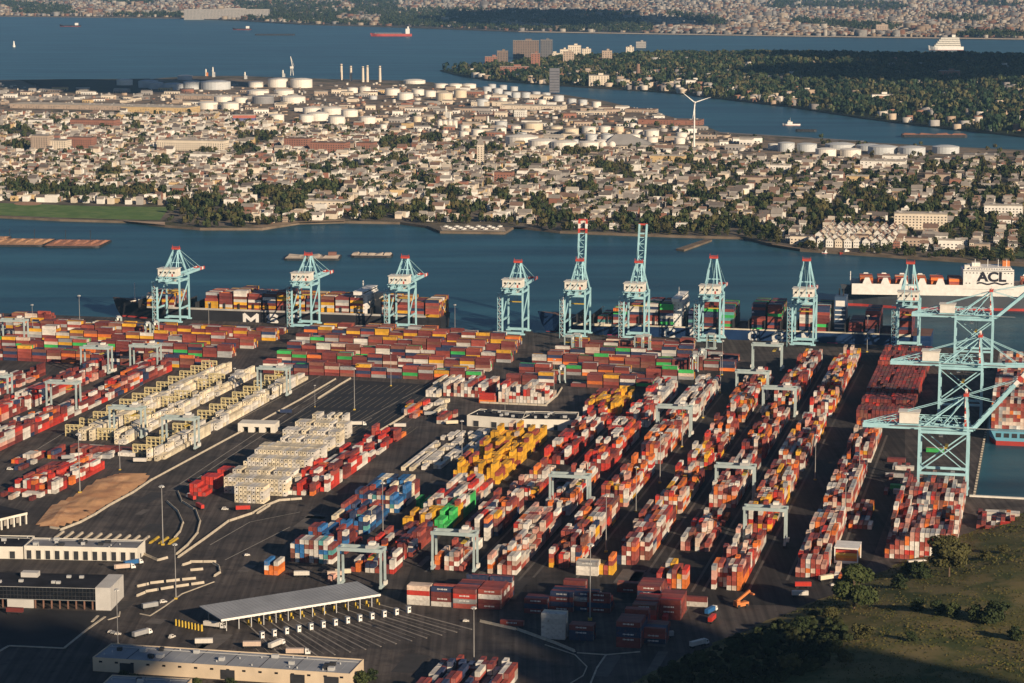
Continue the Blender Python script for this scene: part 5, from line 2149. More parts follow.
for k in range(13):
    x0 = 55 + 9.5 * k
    a, c = G(x0, 538.5 + 0.5 * k), G(x0 + 8.5, 532 + 0.55 * k)
    b = MB()
    mm = CONC if k < 10 else YELLOWP
    d = (c - a)
    b.bar((-d.length / 2, 0, 0.5), (d.length / 2, 0, 0.5), 1.1, 1.0, mm)
    b.box((0, 0, 0.1), (d.length + 0.6, 1.7, 0.2), mm)
    tag(b.build("parking_barrier", None, (a + c) / 2, math.atan2(d.y, d.x)),
        ("yellow" if k >= 10 else "white") + " slanted barrier behind the white warehouse, " + ordw(k, 13), "barrier", "slanted barriers behind the warehouse")


def line(px_pts, w, m, z=0.03, name="road_marking"):
    b = MB()
    W = [G(*p) for p in px_pts]
    for a, c in zip(W, W[1:]):
        d = (c - a).normalized()
        s = Vector((-d.y, d.x, 0)) * w / 2
        b.face([(a - s).to_2d().to_tuple() + (z,), (c - s).to_2d().to_tuple() + (z,), (c + s).to_2d().to_tuple() + (z,), (a + s).to_2d().to_tuple() + (z,)], m)
    return struct(b.build(name))


def kerb(px_pts, w=1.2, h=0.35, m=None, label=None):
    b = MB()
    W = [G(*p) for p in px_pts]
    for a, c in zip(W, W[1:]):
        b.bar(a + Vector((0, 0, h / 2)), c + Vector((0, 0, h / 2)), w, h, m or CONC)
    return struct(b.build("kerb"))


kerb([(-30, 668), (9, 646), (64, 648.5), (88, 629), (105, 617)], 1.2)
kerb([(92, 622), (98, 616)], 1.2)
kerb([(108, 620), (119, 616.5), (120, 612)], 0.8)
kerb([(140, 614), (150, 616), (164, 607), (182, 594), (214, 582)], 0.7)
kerb([(577, 653), (606, 655), (597, 668), (588, 690)], 0.8)
kerb([(545, 645), (575, 655), (587, 667), (583, 676), (560, 690)], 0.5)
kerb([(606, 655), (640, 652)], 0.8)
for i, pts in enumerate(([(180, 484), (220, 457), (330, 385)], [(186, 486), (226, 459), (340, 386)], [(238, 420), (320, 376)], [(345, 430), (440, 378)], [(330, 440), (372, 418)],
                         [(210, 545), (250, 522), (300, 512)], [(225, 560), (290, 527)], [(20, 460), (150, 380)])):
    line(pts, 0.6, PAINTW)
for k in range(20):                              # the striped parking lot
    for j, (y0, y1, off) in enumerate(((423, 409.5, 0), (407.5, 396, 12), (394, 384.5, 22), (437, 426, -16))):
        x = 283 + 7.2 * k + off
        if k > 17 and j == 0:
            continue
        gu = GUV(x, y0)
        p0 = UV(gu[0], gu[1])
        q = UV(gu[0], GUV(x, y1)[1])
        a, c = P(*p0), P(*q)
        if a[0] > 440 or c[0] > 432:
            continue
        line([a, c], 0.55, LOTP, 0.03, "parking_marking")
m = MB()
m.face([G(x, y, 0.016) for x, y in ((276, 425), (392, 430), (436, 385), (352, 380))], mat("dark_asphalt", (0.026, 0.026, 0.029), 0.85, 0.2, 0.08))
struct(m.build("parking_lot"))
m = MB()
m.face([G(x, y, 0.016) for x, y in ((-60, 690), (-60, 655), (9, 646.5), (64, 649), (103, 618), (112, 612), (-60, 606))], mat("dark_asphalt", (0.026, 0.026, 0.029)))  # near-black asphalt sheet over the bottom-left lot
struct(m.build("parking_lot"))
m = MB()
m.face([G(x, y, 0.008) for x, y in ((398, 600), (830, 606), (872, 560), (905, 470), (905, 353), (742, 362), (650, 392), (575, 436), (500, 484), (415, 560))],
       ground_mat("lane_asphalt", [(0.042, 0.039, 0.038), (0.058, 0.052, 0.049), (0.034, 0.032, 0.032)], [0.012, 0.05], 0.85, True))
struct(m.build("lane_ground"))
RUN = mat("runway_concrete", (0.095, 0.088, 0.082), 0.9, 0.25, 0.15)
for uu, px, y0, y1 in ((U2, 455, 574, 420), (U3, 512, 580, 392), (U4, 576, 580, 388), (U5, 645, 580, 376), (U6, 690, 592, 362), (U7, 745, 594, 360), (U8, 815, 582, 432)):
    for s_ in (-1, 1):
        b = MB()
        v0, v1 = GUV(px, y0)[1], GUV(px, y1)[1]
        a, c = UV(uu + s_ * 11.8, v0), UV(uu + s_ * 11.8, v1)
        e = EU * 0.75
        b.face([tuple((a - e).to_2d()) + (0.02,), tuple((c - e).to_2d()) + (0.02,), tuple((c + e).to_2d()) + (0.02,), tuple((a + e).to_2d()) + (0.02,)], RUN)
        struct(b.build("runway"))
r = random.Random(66)
for k in range(46):                              # patched asphalt
    px, py = r.uniform(20, 700), r.uniform(470, 680)
    a = GUV(px, py)
    w, l = r.uniform(3, 14), r.uniform(6, 40)
    b = MB()
    b.face([UV(a[0], a[1], .012), UV(a[0] + w, a[1], .012), UV(a[0] + w, a[1] + l, .012), UV(a[0], a[1] + l, .012)],
           (mat("patch_dark", (0.045, 0.042, 0.042), .9, .2, .2), mat("patch_pale", (0.125, 0.11, 0.10), .9, .2, .2))[k % 2])
    struct(b.build("asphalt_patch"))
# dirt field with heaps
o = None
m = MB()
DP = [(30, 526), (60, 529), (80, 522), (95, 515), (109, 506), (133, 493), (150, 481), (150, 473), (118, 473), (95, 480), (78, 492), (45, 508)]
DW = [tuple(G(*p))[:2] for p in DP]
x0, x1 = min(p[0] for p in DW), max(p[0] for p in DW)
y0, y1 = min(p[1] for p in DW), max(p[1] for p in DW)
ST = 3.0
nx, ny = int((x1 - x0) / ST), int((y1 - y0) / ST)
from mathutils import noise as mnoise


def dirt_h(x, y):
    d = seg_dist(x, y, DW)
    return min(1, d / 14.0) * (1.2 + 3.0 * max(0, mnoise.noise(Vector((x * 0.03, y * 0.018, 0.5))) + 0.15) + 1.2 * mnoise.noise(Vector((x * 0.11, y * 0.07, 3)))) + 0.05


for i in range(nx):
    for j in range(ny):
        q = [(x0 + i * ST, y0 + j * ST), (x0 + (i + 1) * ST, y0 + j * ST), (x0 + (i + 1) * ST, y0 + (j + 1) * ST), (x0 + i * ST, y0 + (j + 1) * ST)]
        if all(inpoly(a, c, DW) for a, c in q):
            m.face([(a, c, dirt_h(a, c)) for a, c in q], DIRT)
struct(m.build("dirt_field"))

# ------------------------------------------------------------------ cream steel racks between the refrigerated boxes
RACK = mat("rack_cream", (0.62, 0.52, 0.28), 0.6, 0.15, 0.3)


def rack_mesh():
    b = MB()
    W, Dp, H = 12.8, 1.4, 7.2
    for x in np.linspace(-W / 2, W / 2, 5):
        for y in (-Dp / 2, Dp / 2):
            b.bar((x, y, 0), (x, y, H + 1.1), 0.38, 0.38, RACK)
    for z in (2.6, 5.2, 7.4, 8.3):
        for y in (-Dp / 2, Dp / 2):
            b.bar((-W / 2, y, z), (W / 2, y, z), 0.34, 0.4, RACK)
    for z in (2.5, 5.1, 7.3):
        b.box((0, 0, z), (W, Dp - 0.3, 0.1), STEEL)
    for z0, z1 in ((0, 2.6), (2.6, 5.2), (5.2, 7.4)):
        b.bar((-W / 2, 0.5, z0), (-W / 4, 0.5, z1), 0.2, 0.2, RACK)
    return b.mesh("reefer_rack")


rk = rack_mesh()
RN = ("left", "middle", "right")
for k, (uu, px, pn, pf) in enumerate(((U_R1, 90, 441, 363), (U_R2, 130, 445, 369), (U_R3, 170, 462, 371))):
    v0, v1 = GUV(px, pn)[1], GUV(px, pf)[1]
    n = int((v1 - v0) / 25.1)
    for i in range(n):
        if k == 1 and i % 3 == 1:
            continue
        o = bpy.data.objects.new("reefer_rack", rk)
        COL.objects.link(o)
        o.location = UV(uu - 4.5 - 6.4, v0 + 12.55 * (2 * i + 1) - 0.0)
        o.rotation_euler = (0, 0, -YA)
        tag(o, "cream steel rack in the %s row, %s from near end" % (RN[k], ORD[min(20, i + 1)]), "steel rack", "cream steel racks in the %s row" % RN[k])

# ------------------------------------------------------------------ trucks, trailers and cars
def truck_build(kind, colour, name):
    root = thing(name, "x", {"truck": "truck", "van": "van", "car": "car", "trailer": "trailer", "lorry": "truck"}[kind])
    cm = mat("vehicle_" + colour, PAINT[colour], 0.4, 0.08, 0.5)
    if kind in ("truck", "trailer"):
        b = MB()
        b.box((0, 0, 1.25), (12.2, 2.2, 0.35), DARK)
        b.box((0, 0, 2.75), (12.2, 2.45, 2.6), cm)
        for x in np.linspace(-5.8, 5.8, 12):
            for s in (-1, 1):
                b.box((x, s * 1.23, 2.75), (0.25, 0.06, 2.4), cm)
        b.build("trailer_body", root)
        b = MB()
        for x in (-5.0, -3.8, 3.6):
            for s in (-1, 1):
                b.bar((x, s * 0.75, 0.5), (x, s * 1.2, 0.5), 1.0, 1.0, RUBBER)
        b.build("wheel", root)
    if kind == "truck":
        b = MB()
        b.box((8.2, 0, 2.2), (2.4, 2.4, 2.6), WHITEP)
        b.box((9.8, 0, 1.5), (1.3, 2.2, 1.4), WHITEP)
        b.box((7.4, 0, 3.7), (1.0, 2.2, 0.6), WHITEP)
        cb = b.build("cab", root)
        b = MB()
        b.box((9.42, 0, 2.8), (0.1, 2.1, 0.9), GLASS)
        for s in (-1, 1):
            b.box((8.5, s * 1.21, 2.7), (1.1, 0.06, 0.8), GLASS)
        b.build("window", cb)
        b = MB()
        for x in (6.6, 9.6):
            for s in (-1, 1):
                b.bar((x, s * 0.75, 0.5), (x, s * 1.2, 0.5), 1.0, 1.0, RUBBER)
        b.build("wheel", root)
    if kind in ("car", "van"):
        h = 0.5 if kind == "car" else 1.1
        Lc = 4.5 if kind == "car" else 5.8
        b = MB()
        b.box((0, 0, 0.75), (Lc, 1.85, 0.75), cm)
        b.hexa([(-Lc * 0.42, -0.85, 1.12), (Lc * 0.28, -0.85, 1.12), (Lc * 0.28, 0.85, 1.12), (-Lc * 0.42, 0.85, 1.12),
                (-Lc * 0.33, -0.7, 1.2 + h), (Lc * 0.12, -0.7, 1.2 + h), (Lc * 0.12, 0.7, 1.2 + h), (-Lc * 0.33, 0.7, 1.2 + h)], cm)
        b.build("body", root)
        b = MB()
        for s in (-1, 1):
            b.box((-0.3, s * 0.81, 1.25 + h * 0.4), (Lc * 0.42, 0.1, h * 0.6), GLASS)
        b.box((Lc * 0.21, 0, 1.2 + h * 0.45), (0.3, 1.4, h * 0.6), GLASS)
        b.build("window", root)
        for x in (-Lc * 0.3, Lc * 0.3):
            b = MB()
            for s in (-1, 1):
                b.bar((x, s * 0.7, 0.34), (x, s * 0.95, 0.34), 0.68, 0.68, RUBBER)
            b.build("wheel", root)
    return root


VEH = {}
SKIP = ("white truck by the looping barrier", "white truck at the mouth of the long bending barrier line", "white truck in the clutter right of the long white trailer")
vlist = [("truck", "beige", 122, 570, 20, "beige truck with trailer parked at the white warehouse's right corner"),
         ("truck", "blue", 131, 566, 40, "blue trailer truck at the right end of the white warehouse"),
         ("trailer", "grey", 150, 609, 35, "grey trailer on the kerbed strip right of the office"),
         ("van", "white", 163, 603, 35, "white van on the kerbed strip under the barrier lines"),
         ("trailer", "maroon", 15, 614, -10, "maroon trailer in the shade before the dark office"),
         ("truck", "grey", 140, 637, 50, "grey truck turning behind the tan warehouse, leftmost of the row"),
         ("van", "white", 172, 638, 60, "white van standing behind the tan warehouse, right of a truck"),
         ("trailer", "white", 204, 645, 5, "white box trailer parked close behind the tan warehouse"),
         ("trailer", "beige", 252, 648, 3, "beige trailer behind the tan warehouse, near the gate lanes"),
         ("truck", "white", 275, 648, 60, "white truck coming from the lowest gate lane"),
         ("truck", "white", 212, 628, -20, "white truck with trailer under the canopy's left corner"),
         ("truck", "beige", 295, 655, 0, "beige truck at the foot of the gate lanes"),
         ("car", "white", 466, 622, 0, "white car on the dark road beside the gate lanes"),
         ("car", "white", 111, 633, 0, "white car in the dark yard, leftmost of three"),
         ("car", "grey", 114, 634, 0, "grey car in the dark yard, middle of three"),
         ("car", "white", 118, 635, 0, "white car in the dark yard, rightmost of three"),
         ("trailer", "white", 302, 577, 3, "long white trailer before the orange stack"),
         ("truck", "white", 325, 580, 20, "white truck in the clutter right of the long white trailer"),
         ("trailer", "beige", 335, 577, 5, "beige trailer in the clutter left of the gantry"),
         ("trailer", "cream", 343, 575, 8, "cream trailer touching the left gantry leg"),
         ("truck", "red", 192, 500, 120, "red truck on the curving road before the cream block"),
         ("trailer", "red", 243, 511, 10, "red flat trailer under the cream block's near end"),
         ("trailer", "red", 200, 509, -60, "red trailer beside the curved barrier"),
         ("car", "white", 247, 556, 20, "white car on the open asphalt left of the blue block"),
         ("van", "white", 225, 510, 0, "white van between red boxes below the cream block"),
         ("truck", "white", 205, 545, 40, "white truck by the looping barrier"),
         ("truck", "white", 181, 570, 30, "white truck at the mouth of the long bending barrier line"),
         ("trailer", "grey", 665, 638, 10, "grey trailer in the shade beside the hedge"),
         ("truck", "white", 697, 647, 40, "white truck by the hedge, left of the orange machine"),
         ("truck", "blue", 710, 614, 60, "truck with blue roof by the orange machine"),
         ("trailer", "red", 712, 622, 70, "red trailer beside the truck with blue roof"),
         ("trailer", "red", 803, 588, 0, "bright red trailer left of the hillside tree"),
         ("trailer", "white", 800, 597, 0, "white low trailer under the bright red one"),
         ("car", "white", 833, 586, 20, "white car among boxes by the hillside tree"),
         ("trailer", "cream", 826, 581, 30, "cream trailer among boxes by the hillside tree"),
         ("truck", "white", 915, 566, 15, "white truck at the foot of the speckled wall"),
         ("van", "white", 10, 470, 0, "white van on the left road below the red rows"),
         ("van", "orange", 5, 440, 0, "orange van at the left edge below the red rows"),
         ("trailer", "white", 140, 463, -3, "white trailer before the right cream racks"),
         ("car", "red", 190, 482, 0, "red car on the asphalt left of the cream block"),
         ("trailer", "grey", 68, 460, 15, "grey trailer among the flat red boxes by the dirt"),
         ("trailer", "white", 76, 458, 30, "white trailer among the flat red boxes by the dirt"),
         ("trailer", "dark blue", 286, 414, 0, "dark trailer at the striped lot's lower left"),
         ("trailer", "white", 400, 428, 0, "white trailer left of the low white boxes"),
         ("trailer", "cream", 452, 425, 10, "cream trailer left of the cream workshop"),
         ("trailer", "grey", 430, 416, 10, "grey trailer near the cream workshop's far left"),
         ("truck", "white", 356, 426, 4, "white truck at the near edge of the striped lot"),
         ("trailer", "grey", 480, 592, 25, "dark grey trailer behind the front stacks")]
for kind, c, px, py, deg, lab in vlist:
    nm = {"truck": "truck", "van": "van", "car": "parked_car", "trailer": "trailer"}[kind]
    g = G(px, py)
    if px < 170 and py > 470 and inpoly(g.x, g.y, DW):
        continue
    if lab in SKIP:
        continue
    if (kind, c) not in VEH:
        r_ = VEH[kind, c] = truck_build(kind, c, nm)
        r_.scale = (0.72, 0.85, 0.85)
        r_.location = g
        r_.rotation_euler = (0, 0, R(deg))
        r_["label"] = lab
    else:
        r_ = dup(VEH[kind, c], g, R(deg), lab)
    r_["group"] = "vehicles on the terminal roads"
# orange reach stacker by the hedge
g = G(741, 607)
root = thing("reach_stacker", "orange reach stacker with raised arm beside the hedge", "reach stacker", g, R(30))
b = MB()
b.box((0, 0, 1.8), (7.5, 3.6, 2.0), ORANGEP)
b.box((-2.6, 0, 3.1), (2.2, 3.0, 1.2), ORANGEP)
b.build("body", root)
b = MB()
b.bar((-2.5, 0, 3.6), (5.5, 0, 8.2), 1.0, 1.3, ORANGEP)
b.box((5.8, 0, 6.8), (1.2, 6.5, 0.8), ORANGEP)
b.build("arm", root)
b = MB()
b.box((0.6, 1.0, 3.7), (1.8, 1.4, 1.9), GLASS)
b.build("cab", root)
b = MB()
for x in (-2.6, 2.6):
    for s in (-1, 1):
        b.bar((x, s * 1.2, 0.9), (x, s * 2.0, 0.9), 1.7, 1.7, RUBBER)
b.build("wheel", root)
# orange quay machine under the first channel crane, and the finger pier posts along the channel
for k in range(26):
    v = VC + 6 + k * 8.5
    b = MB()
    b.box((0, 0, -1.2), (0.9, 1.3, 3.6), QUAYSIDE)
    b.box((0, 0, 0.4), (1.4, 1.4, 0.6), CONC)
    tag(b.build("fender", None, UV(UC + 0.75, v), -YA), "pale timber fender post along the channel quay wall", "fender", "fender posts along the channel quay")
b = MB()
b.box((26, 0, 0.5), (58, 2.2, 1.0), CREAMW)
for k in range(12):
    b.box((k * 4.6, 0, -1.2), (0.8, 0.8, 3.4), QUAYSIDE)
tag(b.build("walkway", None, UV(UC + 1, VC + 1.6), -YA), "cream walkway across the head of the channel", "walkway")
# ------------------------------------------------------------------ trees
LEAF = mat("leaf_green", (0.038, 0.054, 0.018), 0.85, 0.3, 0.5, spec=0.15, col2=(0.072, 0.085, 0.03))
LEAF2 = mat("leaf_olive", (0.058, 0.058, 0.02), 0.85, 0.3, 0.5, spec=0.15, col2=(0.10, 0.092, 0.036))
LEAF3 = mat("leaf_dark", (0.024, 0.038, 0.016), 0.85, 0.3, 0.5, spec=0.15, col2=(0.046, 0.06, 0.024))
BARK = mat("bark", (0.13, 0.09, 0.06), 0.9, 0.3, 1.0)


def tree_meshes(seed, h, w, n, leaf, size, trunk=0.35, low=0.12):
    """a trunk with limbs, and a crown of many small leaf clumps in uneven lobes"""
    r = random.Random(seed)
    t = MB()
    cz = h * 0.6
    t.lathe((0, 0, -0.5), [(trunk * 1.3, 0), (trunk, h * 0.25), (trunk * 0.55, h * 0.6), (0.05, h * 0.85)], BARK, 7)
    lobes = []
    nl = r.randint(9, 13)
    for k in range(nl):
        a = 2 * math.pi * k / nl + r.uniform(-0.4, 0.4)
        rr = r.uniform(0.15, 0.33) * w
        z = r.uniform(low + 0.18, 0.86) * h
        f = 1 - abs(z / h - 0.6) * 0.7
        lobes.append((rr * f * math.cos(a), rr * f * math.sin(a), z, r.uniform(0.17, 0.27) * w, r.uniform(0.13, 0.19) * h))
        t.bar((0, 0, h * r.uniform(0.25, 0.5)), (rr * f * math.cos(a), rr * f * math.sin(a), z), trunk * 0.4, trunk * 0.4, BARK)
    lobes.append((0, 0, h * 0.84, 0.2 * w, 0.15 * h))
    c = MB()
    k = c._m(leaf)
    for i in range(n):
        L = r.choice(lobes)
        while True:
            p = Vector((r.uniform(-1, 1), r.uniform(-1, 1), r.uniform(-1, 1)))
            if 0.35 < p.length < 1:
                break
        q = Vector((L[0] + p.x * L[3], L[1] + p.y * L[3], L[2] + p.z * L[4]))
        nrm = (p + Vector((r.uniform(-.7, .7), r.uniform(-.7, .7), r.uniform(-.3, .9)))).normalized()
        a = nrm.orthogonal().normalized()
        b_ = nrm.cross(a)
        s = size * r.uniform(0.6, 1.3)
        ang = r.uniform(0, 6.28)
        a2, b2 = a * math.cos(ang) + b_ * math.sin(ang), b_ * math.cos(ang) - a * math.sin(ang)
        n0 = len(c.v)
        c.v += [tuple(q + a2 * s), tuple(q + b2 * s * 0.8 + nrm * s * 0.3), tuple(q - a2 * s * 0.9), tuple(q - b2 * s * 0.8)]
        c.f.append((n0, n0 + 1, n0 + 2, n0 + 3))
        c.mi.append(k)
    return t.mesh("trunk"), c.mesh("crown")


def place_tree(meshes, name, label, loc, s, rz, group, sz=None):
    root = thing(name, label, "bush" if name == "bush" else "tree", loc, rz, group)
    root.scale = (s, s, sz or s)
    for nm, me in zip(("trunk", "crown"), meshes):
        o = bpy.data.objects.new(nm, me)
        COL.objects.link(o)
        o.parent = root
    return root


# --- on the near hill
BIG = [tree_meshes(200 + k, 16, 19, 6500, (LEAF, LEAF2)[k % 2], 0.6, 0.35, 0.1) for k in range(2)]
BUSH = [tree_meshes(210 + k, 7, 10, 1500, (LEAF3, LEAF2, LEAF)[k % 3], 0.5, 0.14, -0.1) for k in range(3)]
hill_trees = [("tree", 0, 854, 609, 1.5, "round tree with a bare pale trunk at the hill's foot, left"),
              ("tree", 1, 949, 577, 1.45, "broad olive tree behind the bushes, before the speckled wall"),
              ("bush", 0, 921, 578, 1.3, "dark bush left of the broad olive tree"),
              ("bush", 2, 908, 575, 1.0, "green bush on the hill edge, right of the round tree"),
              ("bush", 0, 899, 588, 1.1, "dark bush close right of the round tree"),
              ("bush", 0, 993, 622, 1.55, "largest dark bush in the middle of the grassy slope"),
              ("bush", 0, 975, 620, 1.1, "dark bush joined to the left of the largest one"),
              ("bush", 2, 952, 616, 1.0, "dark bush in the slope's row, third from the largest"),
              ("bush", 0, 938, 613, 1.0, "dark bush in the slope's row, fourth from the largest"),
              ("bush", 0, 917, 610, 0.9, "dark bush at the left end of the slope's row"),
              ("bush", 1, 985, 560, 0.8, "low olive bush on the upper slope, right of the broad tree"),
              ("bush", 1, 1003, 553, 0.7, "small olive bush on the upper slope near the right edge"),
              ("bush", 0, 912, 641, 0.7, "single dark bush low on the slope"),
              ("bush", 1, 862, 640, 1.2, "wide olive bush below the round tree"),
              ("bush", 1, 830, 620, 1.0, "olive bush left below the round tree"),
              ("bush", 0, 800, 632, 1.2, "dark bush at the hill's lower left, near the orange machine"),
              ("bush", 0, 770, 648, 1.3, "dark bush lower on the hill's left flank"),
              ("bush", 0, 736, 655, 1.2, "dark bush at the hedge end by the orange machine"),
              ("bush", 2, 700, 668, 1.2, "dark bush at the bottom edge, left on the hill"),
              ("bush", 0, 672, 676, 1.1, "leftmost dark bush of the hill at the bottom edge"),
              ("bush", 0, 740, 676, 1.3, "dark bush at the bottom edge, middle of the shaded slope"),
              ("bush", 1, 790, 672, 1.2, "olive bush at the bottom edge of the shaded slope"),
              ("bush", 1, 845, 664, 1.0, "olive bush in the shade below the wide one"),
              ("bush", 0, 1015, 640, 1.0, "dark bush at the right edge below the largest one")]


def on_hill(px, py):
    z = 0
    for _ in range(25):
        g = G(px, py, z)
        z = z * 0.5 + 0.5 * hill_h(g.x, g.y)
    g = G(px, py, z)
    return Vector((g.x, g.y, hill_h(g.x, g.y)))


for i, (nm, k, px, py, s, lab) in enumerate(hill_trees):
    place_tree((BIG if nm == "tree" else BUSH)[k], nm, lab, on_hill(px, py), s, i * 1.3, "trees and bushes on the near hill")
# rough grass tufts over the slope
r = random.Random(31)
tv_, tf_, tt_ = [], [], []
for i in range(60000):
    x, y = r.uniform(20, 480), r.uniform(950, 1560)
    if hill_side(x, y) < 1:
        continue
    nn = mnoise.noise(Vector((x * 0.02, y * 0.02, 1.0)))
    if nn < -0.15 and r.random() < 0.7:
        continue
    z = hill_h(x, y)
    s = r.uniform(0.25, 0.6) * (1.4 if nn > 0.2 else 1)
    a = r.uniform(0, math.pi)
    dx, dy = math.cos(a) * s * 0.6, math.sin(a) * s * 0.6
    k = len(tv_)
    tv_ += [(x - dx, y - dy, z - 0.1), (x + dx, y + dy, z - 0.1), (x + dx * 1.3 + dy * 0.4, y + dy * 1.3 - dx * 0.4, z + s), (x - dx * 1.2 + dy * 0.4, y - dy * 1.2 - dx * 0.4, z + s * 0.9)]
    tf_ += [k, k + 1, k + 2, k + 3]
    c = r.choice(((0.10, 0.09, 0.038), (0.085, 0.085, 0.032), (0.12, 0.10, 0.05), (0.07, 0.078, 0.03), (0.055, 0.065, 0.024)))
    tt_ += [tuple(q * v for q, v in zip(c, (.95, .92, .7)))] * 4
GT = attr_mat("grass_tuft", 0.95, 0.15, 0.2, 0.1)
o = bpy.data.objects.new("grass", np_mesh("grass", tv_, tf_, 4, GT, np.array(tt_)))
COL.objects.link(o)
tag(o, "rough dry grass growing over the near hill", "grass", None, "stuff")

# ------------------------------------------------------------------ the town across the bay: houses in street rows
HW = {"white": (0.78, 0.75, 0.69), "cream": (0.70, 0.61, 0.49), "tan": (0.42, 0.33, 0.26), "brick": (0.30, 0.14, 0.10), "grey": (0.36, 0.34, 0.32), "yellow": (0.58, 0.42, 0.22), "brownstone": (0.20, 0.15, 0.125), "slate": (0.14, 0.135, 0.14)}
HR = {"dark": (0.14, 0.12, 0.11), "grey": (0.30, 0.27, 0.24), "pale": (0.52, 0.46, 0.38), "brown": (0.20, 0.13, 0.10)}
WINM = mat("house_window", (0.05, 0.055, 0.065), 0.25, 0.1, 0.3, spec=0.5)


def house_geo(kind):
    """unit house: 1 wide, 1 deep, 1 to the eaves; verts, faces, tag per face 0 wall 1 roof"""
    v = [(-.5, -.5, 0), (.5, -.5, 0), (.5, .5, 0), (-.5, .5, 0), (-.5, -.5, 1), (.5, -.5, 1), (.5, .5, 1), (-.5, .5, 1)]
    f = [(0, 1, 5, 4), (1, 2, 6, 5), (2, 3, 7, 6), (3, 0, 4, 7)]
    if kind == "gable":
        v += [(0, -.54, 1.42), (0, .54, 1.42), (-.56, -.54, .96), (.56, -.54, .96), (.56, .54, .96), (-.56, .54, .96)]
        f += [(4, 5, 8, 8), (6, 7, 9, 9), (10, 8, 9, 13), (11, 12, 9, 8)]
        tg = [0, 0, 0, 0, 0, 0, 1, 1]
    else:
        v += [(-.47, -.47, 1.0), (.47, -.47, 1.0), (.47, .47, 1.0), (-.47, .47, 1.0), (-.47, -.47, .95), (.47, -.47, .95), (.47, .47, .95), (-.47, .47, .95)]
        f += [(4, 5, 9, 8), (5, 6, 10, 9), (6, 7, 11, 10), (7, 4, 8, 11), (12, 13, 14, 15)]
        tg = [0, 0, 0, 0, 0, 0, 0, 0, 1]
    return v, f, tg


def in_px(poly):
    return lambda x, y: inpoly(x, y, poly)


TOWN = [(-60, 205), (30, 202), (170, 206), (262, 224), (345, 218), (400, 219), (440, 222), (510, 221), (560, 227), (640, 230), (740, 232), (775, 240), (850, 247), (930, 252), (1060, 258),
        (1060, 158), (900, 163), (770, 159), (690, 152), (560, 152), (480, 141), (330, 127), (200, 114), (120, 106), (-60, 118)]
PARK = [(-80, 219), (165, 224), (172, 206), (-80, 199)]
GREEN = []          # px blobs kept free of houses: dark clumps of trees
for gx, gy, gw, gh in ((120, 195, 60, 6), (60, 194, 60, 6), (20, 188, 22, 6), (200, 207, 30, 12), (225, 215, 26, 9), (290, 205, 26, 14), (320, 190, 30, 8), (265, 195, 20, 8), (110, 175, 18, 7),
                       (200, 152, 22, 6), (20, 133, 22, 7), (15, 148, 18, 6), (135, 127, 14, 4), (258, 140, 26, 7), (245, 152, 16, 7), (380, 212, 22, 9), (420, 212, 22, 8), (470, 213, 26, 9), (540, 210, 20, 12),
                       (525, 166, 16, 6), (620, 172, 20, 8), (600, 168, 14, 6), (630, 180, 12, 7), (355, 168, 18, 6), (400, 162, 18, 6), (560, 222, 24, 7), (395, 145, 26, 8), (430, 140, 16, 6), (650, 225, 50, 7),
                       (720, 226, 40, 8), (700, 232, 60, 4), (760, 232, 20, 10), (740, 182, 18, 8), (760, 205, 24, 8), (810, 207, 22, 10), (830, 215, 30, 8), (870, 200, 28, 8), (880, 210, 26, 10), (905, 188, 16, 8),
                       (930, 215, 24, 8), (960, 235, 26, 12), (985, 228, 18, 14), (1000, 175, 30, 5), (790, 178, 20, 6), (860, 178, 20, 5), (940, 170, 22, 5), (1005, 195, 20, 5), (850, 228, 14, 5), (700, 200, 20, 6),
                       (660, 195, 18, 6), (580, 190, 18, 7), (500, 198, 16, 7), (450, 196, 14, 6), (420, 180, 14, 5), (320, 172, 16, 5), (160, 165, 14, 4), (80, 150, 12, 4), (285, 160, 14, 4), (480, 150, 30, 5), (580, 155, 26, 5), (690, 165, 20, 6),
                       (720, 172, 16, 6)):
    GREEN.append((gx, gy, gw, gh))


def in_green(x, y, k=1.0):
    k = k * 0.8
    return any(((x - gx) / (gw * k)) ** 2 + ((y - gy) / (gh * k)) ** 2 < 1 for gx, gy, gw, gh in GREEN)


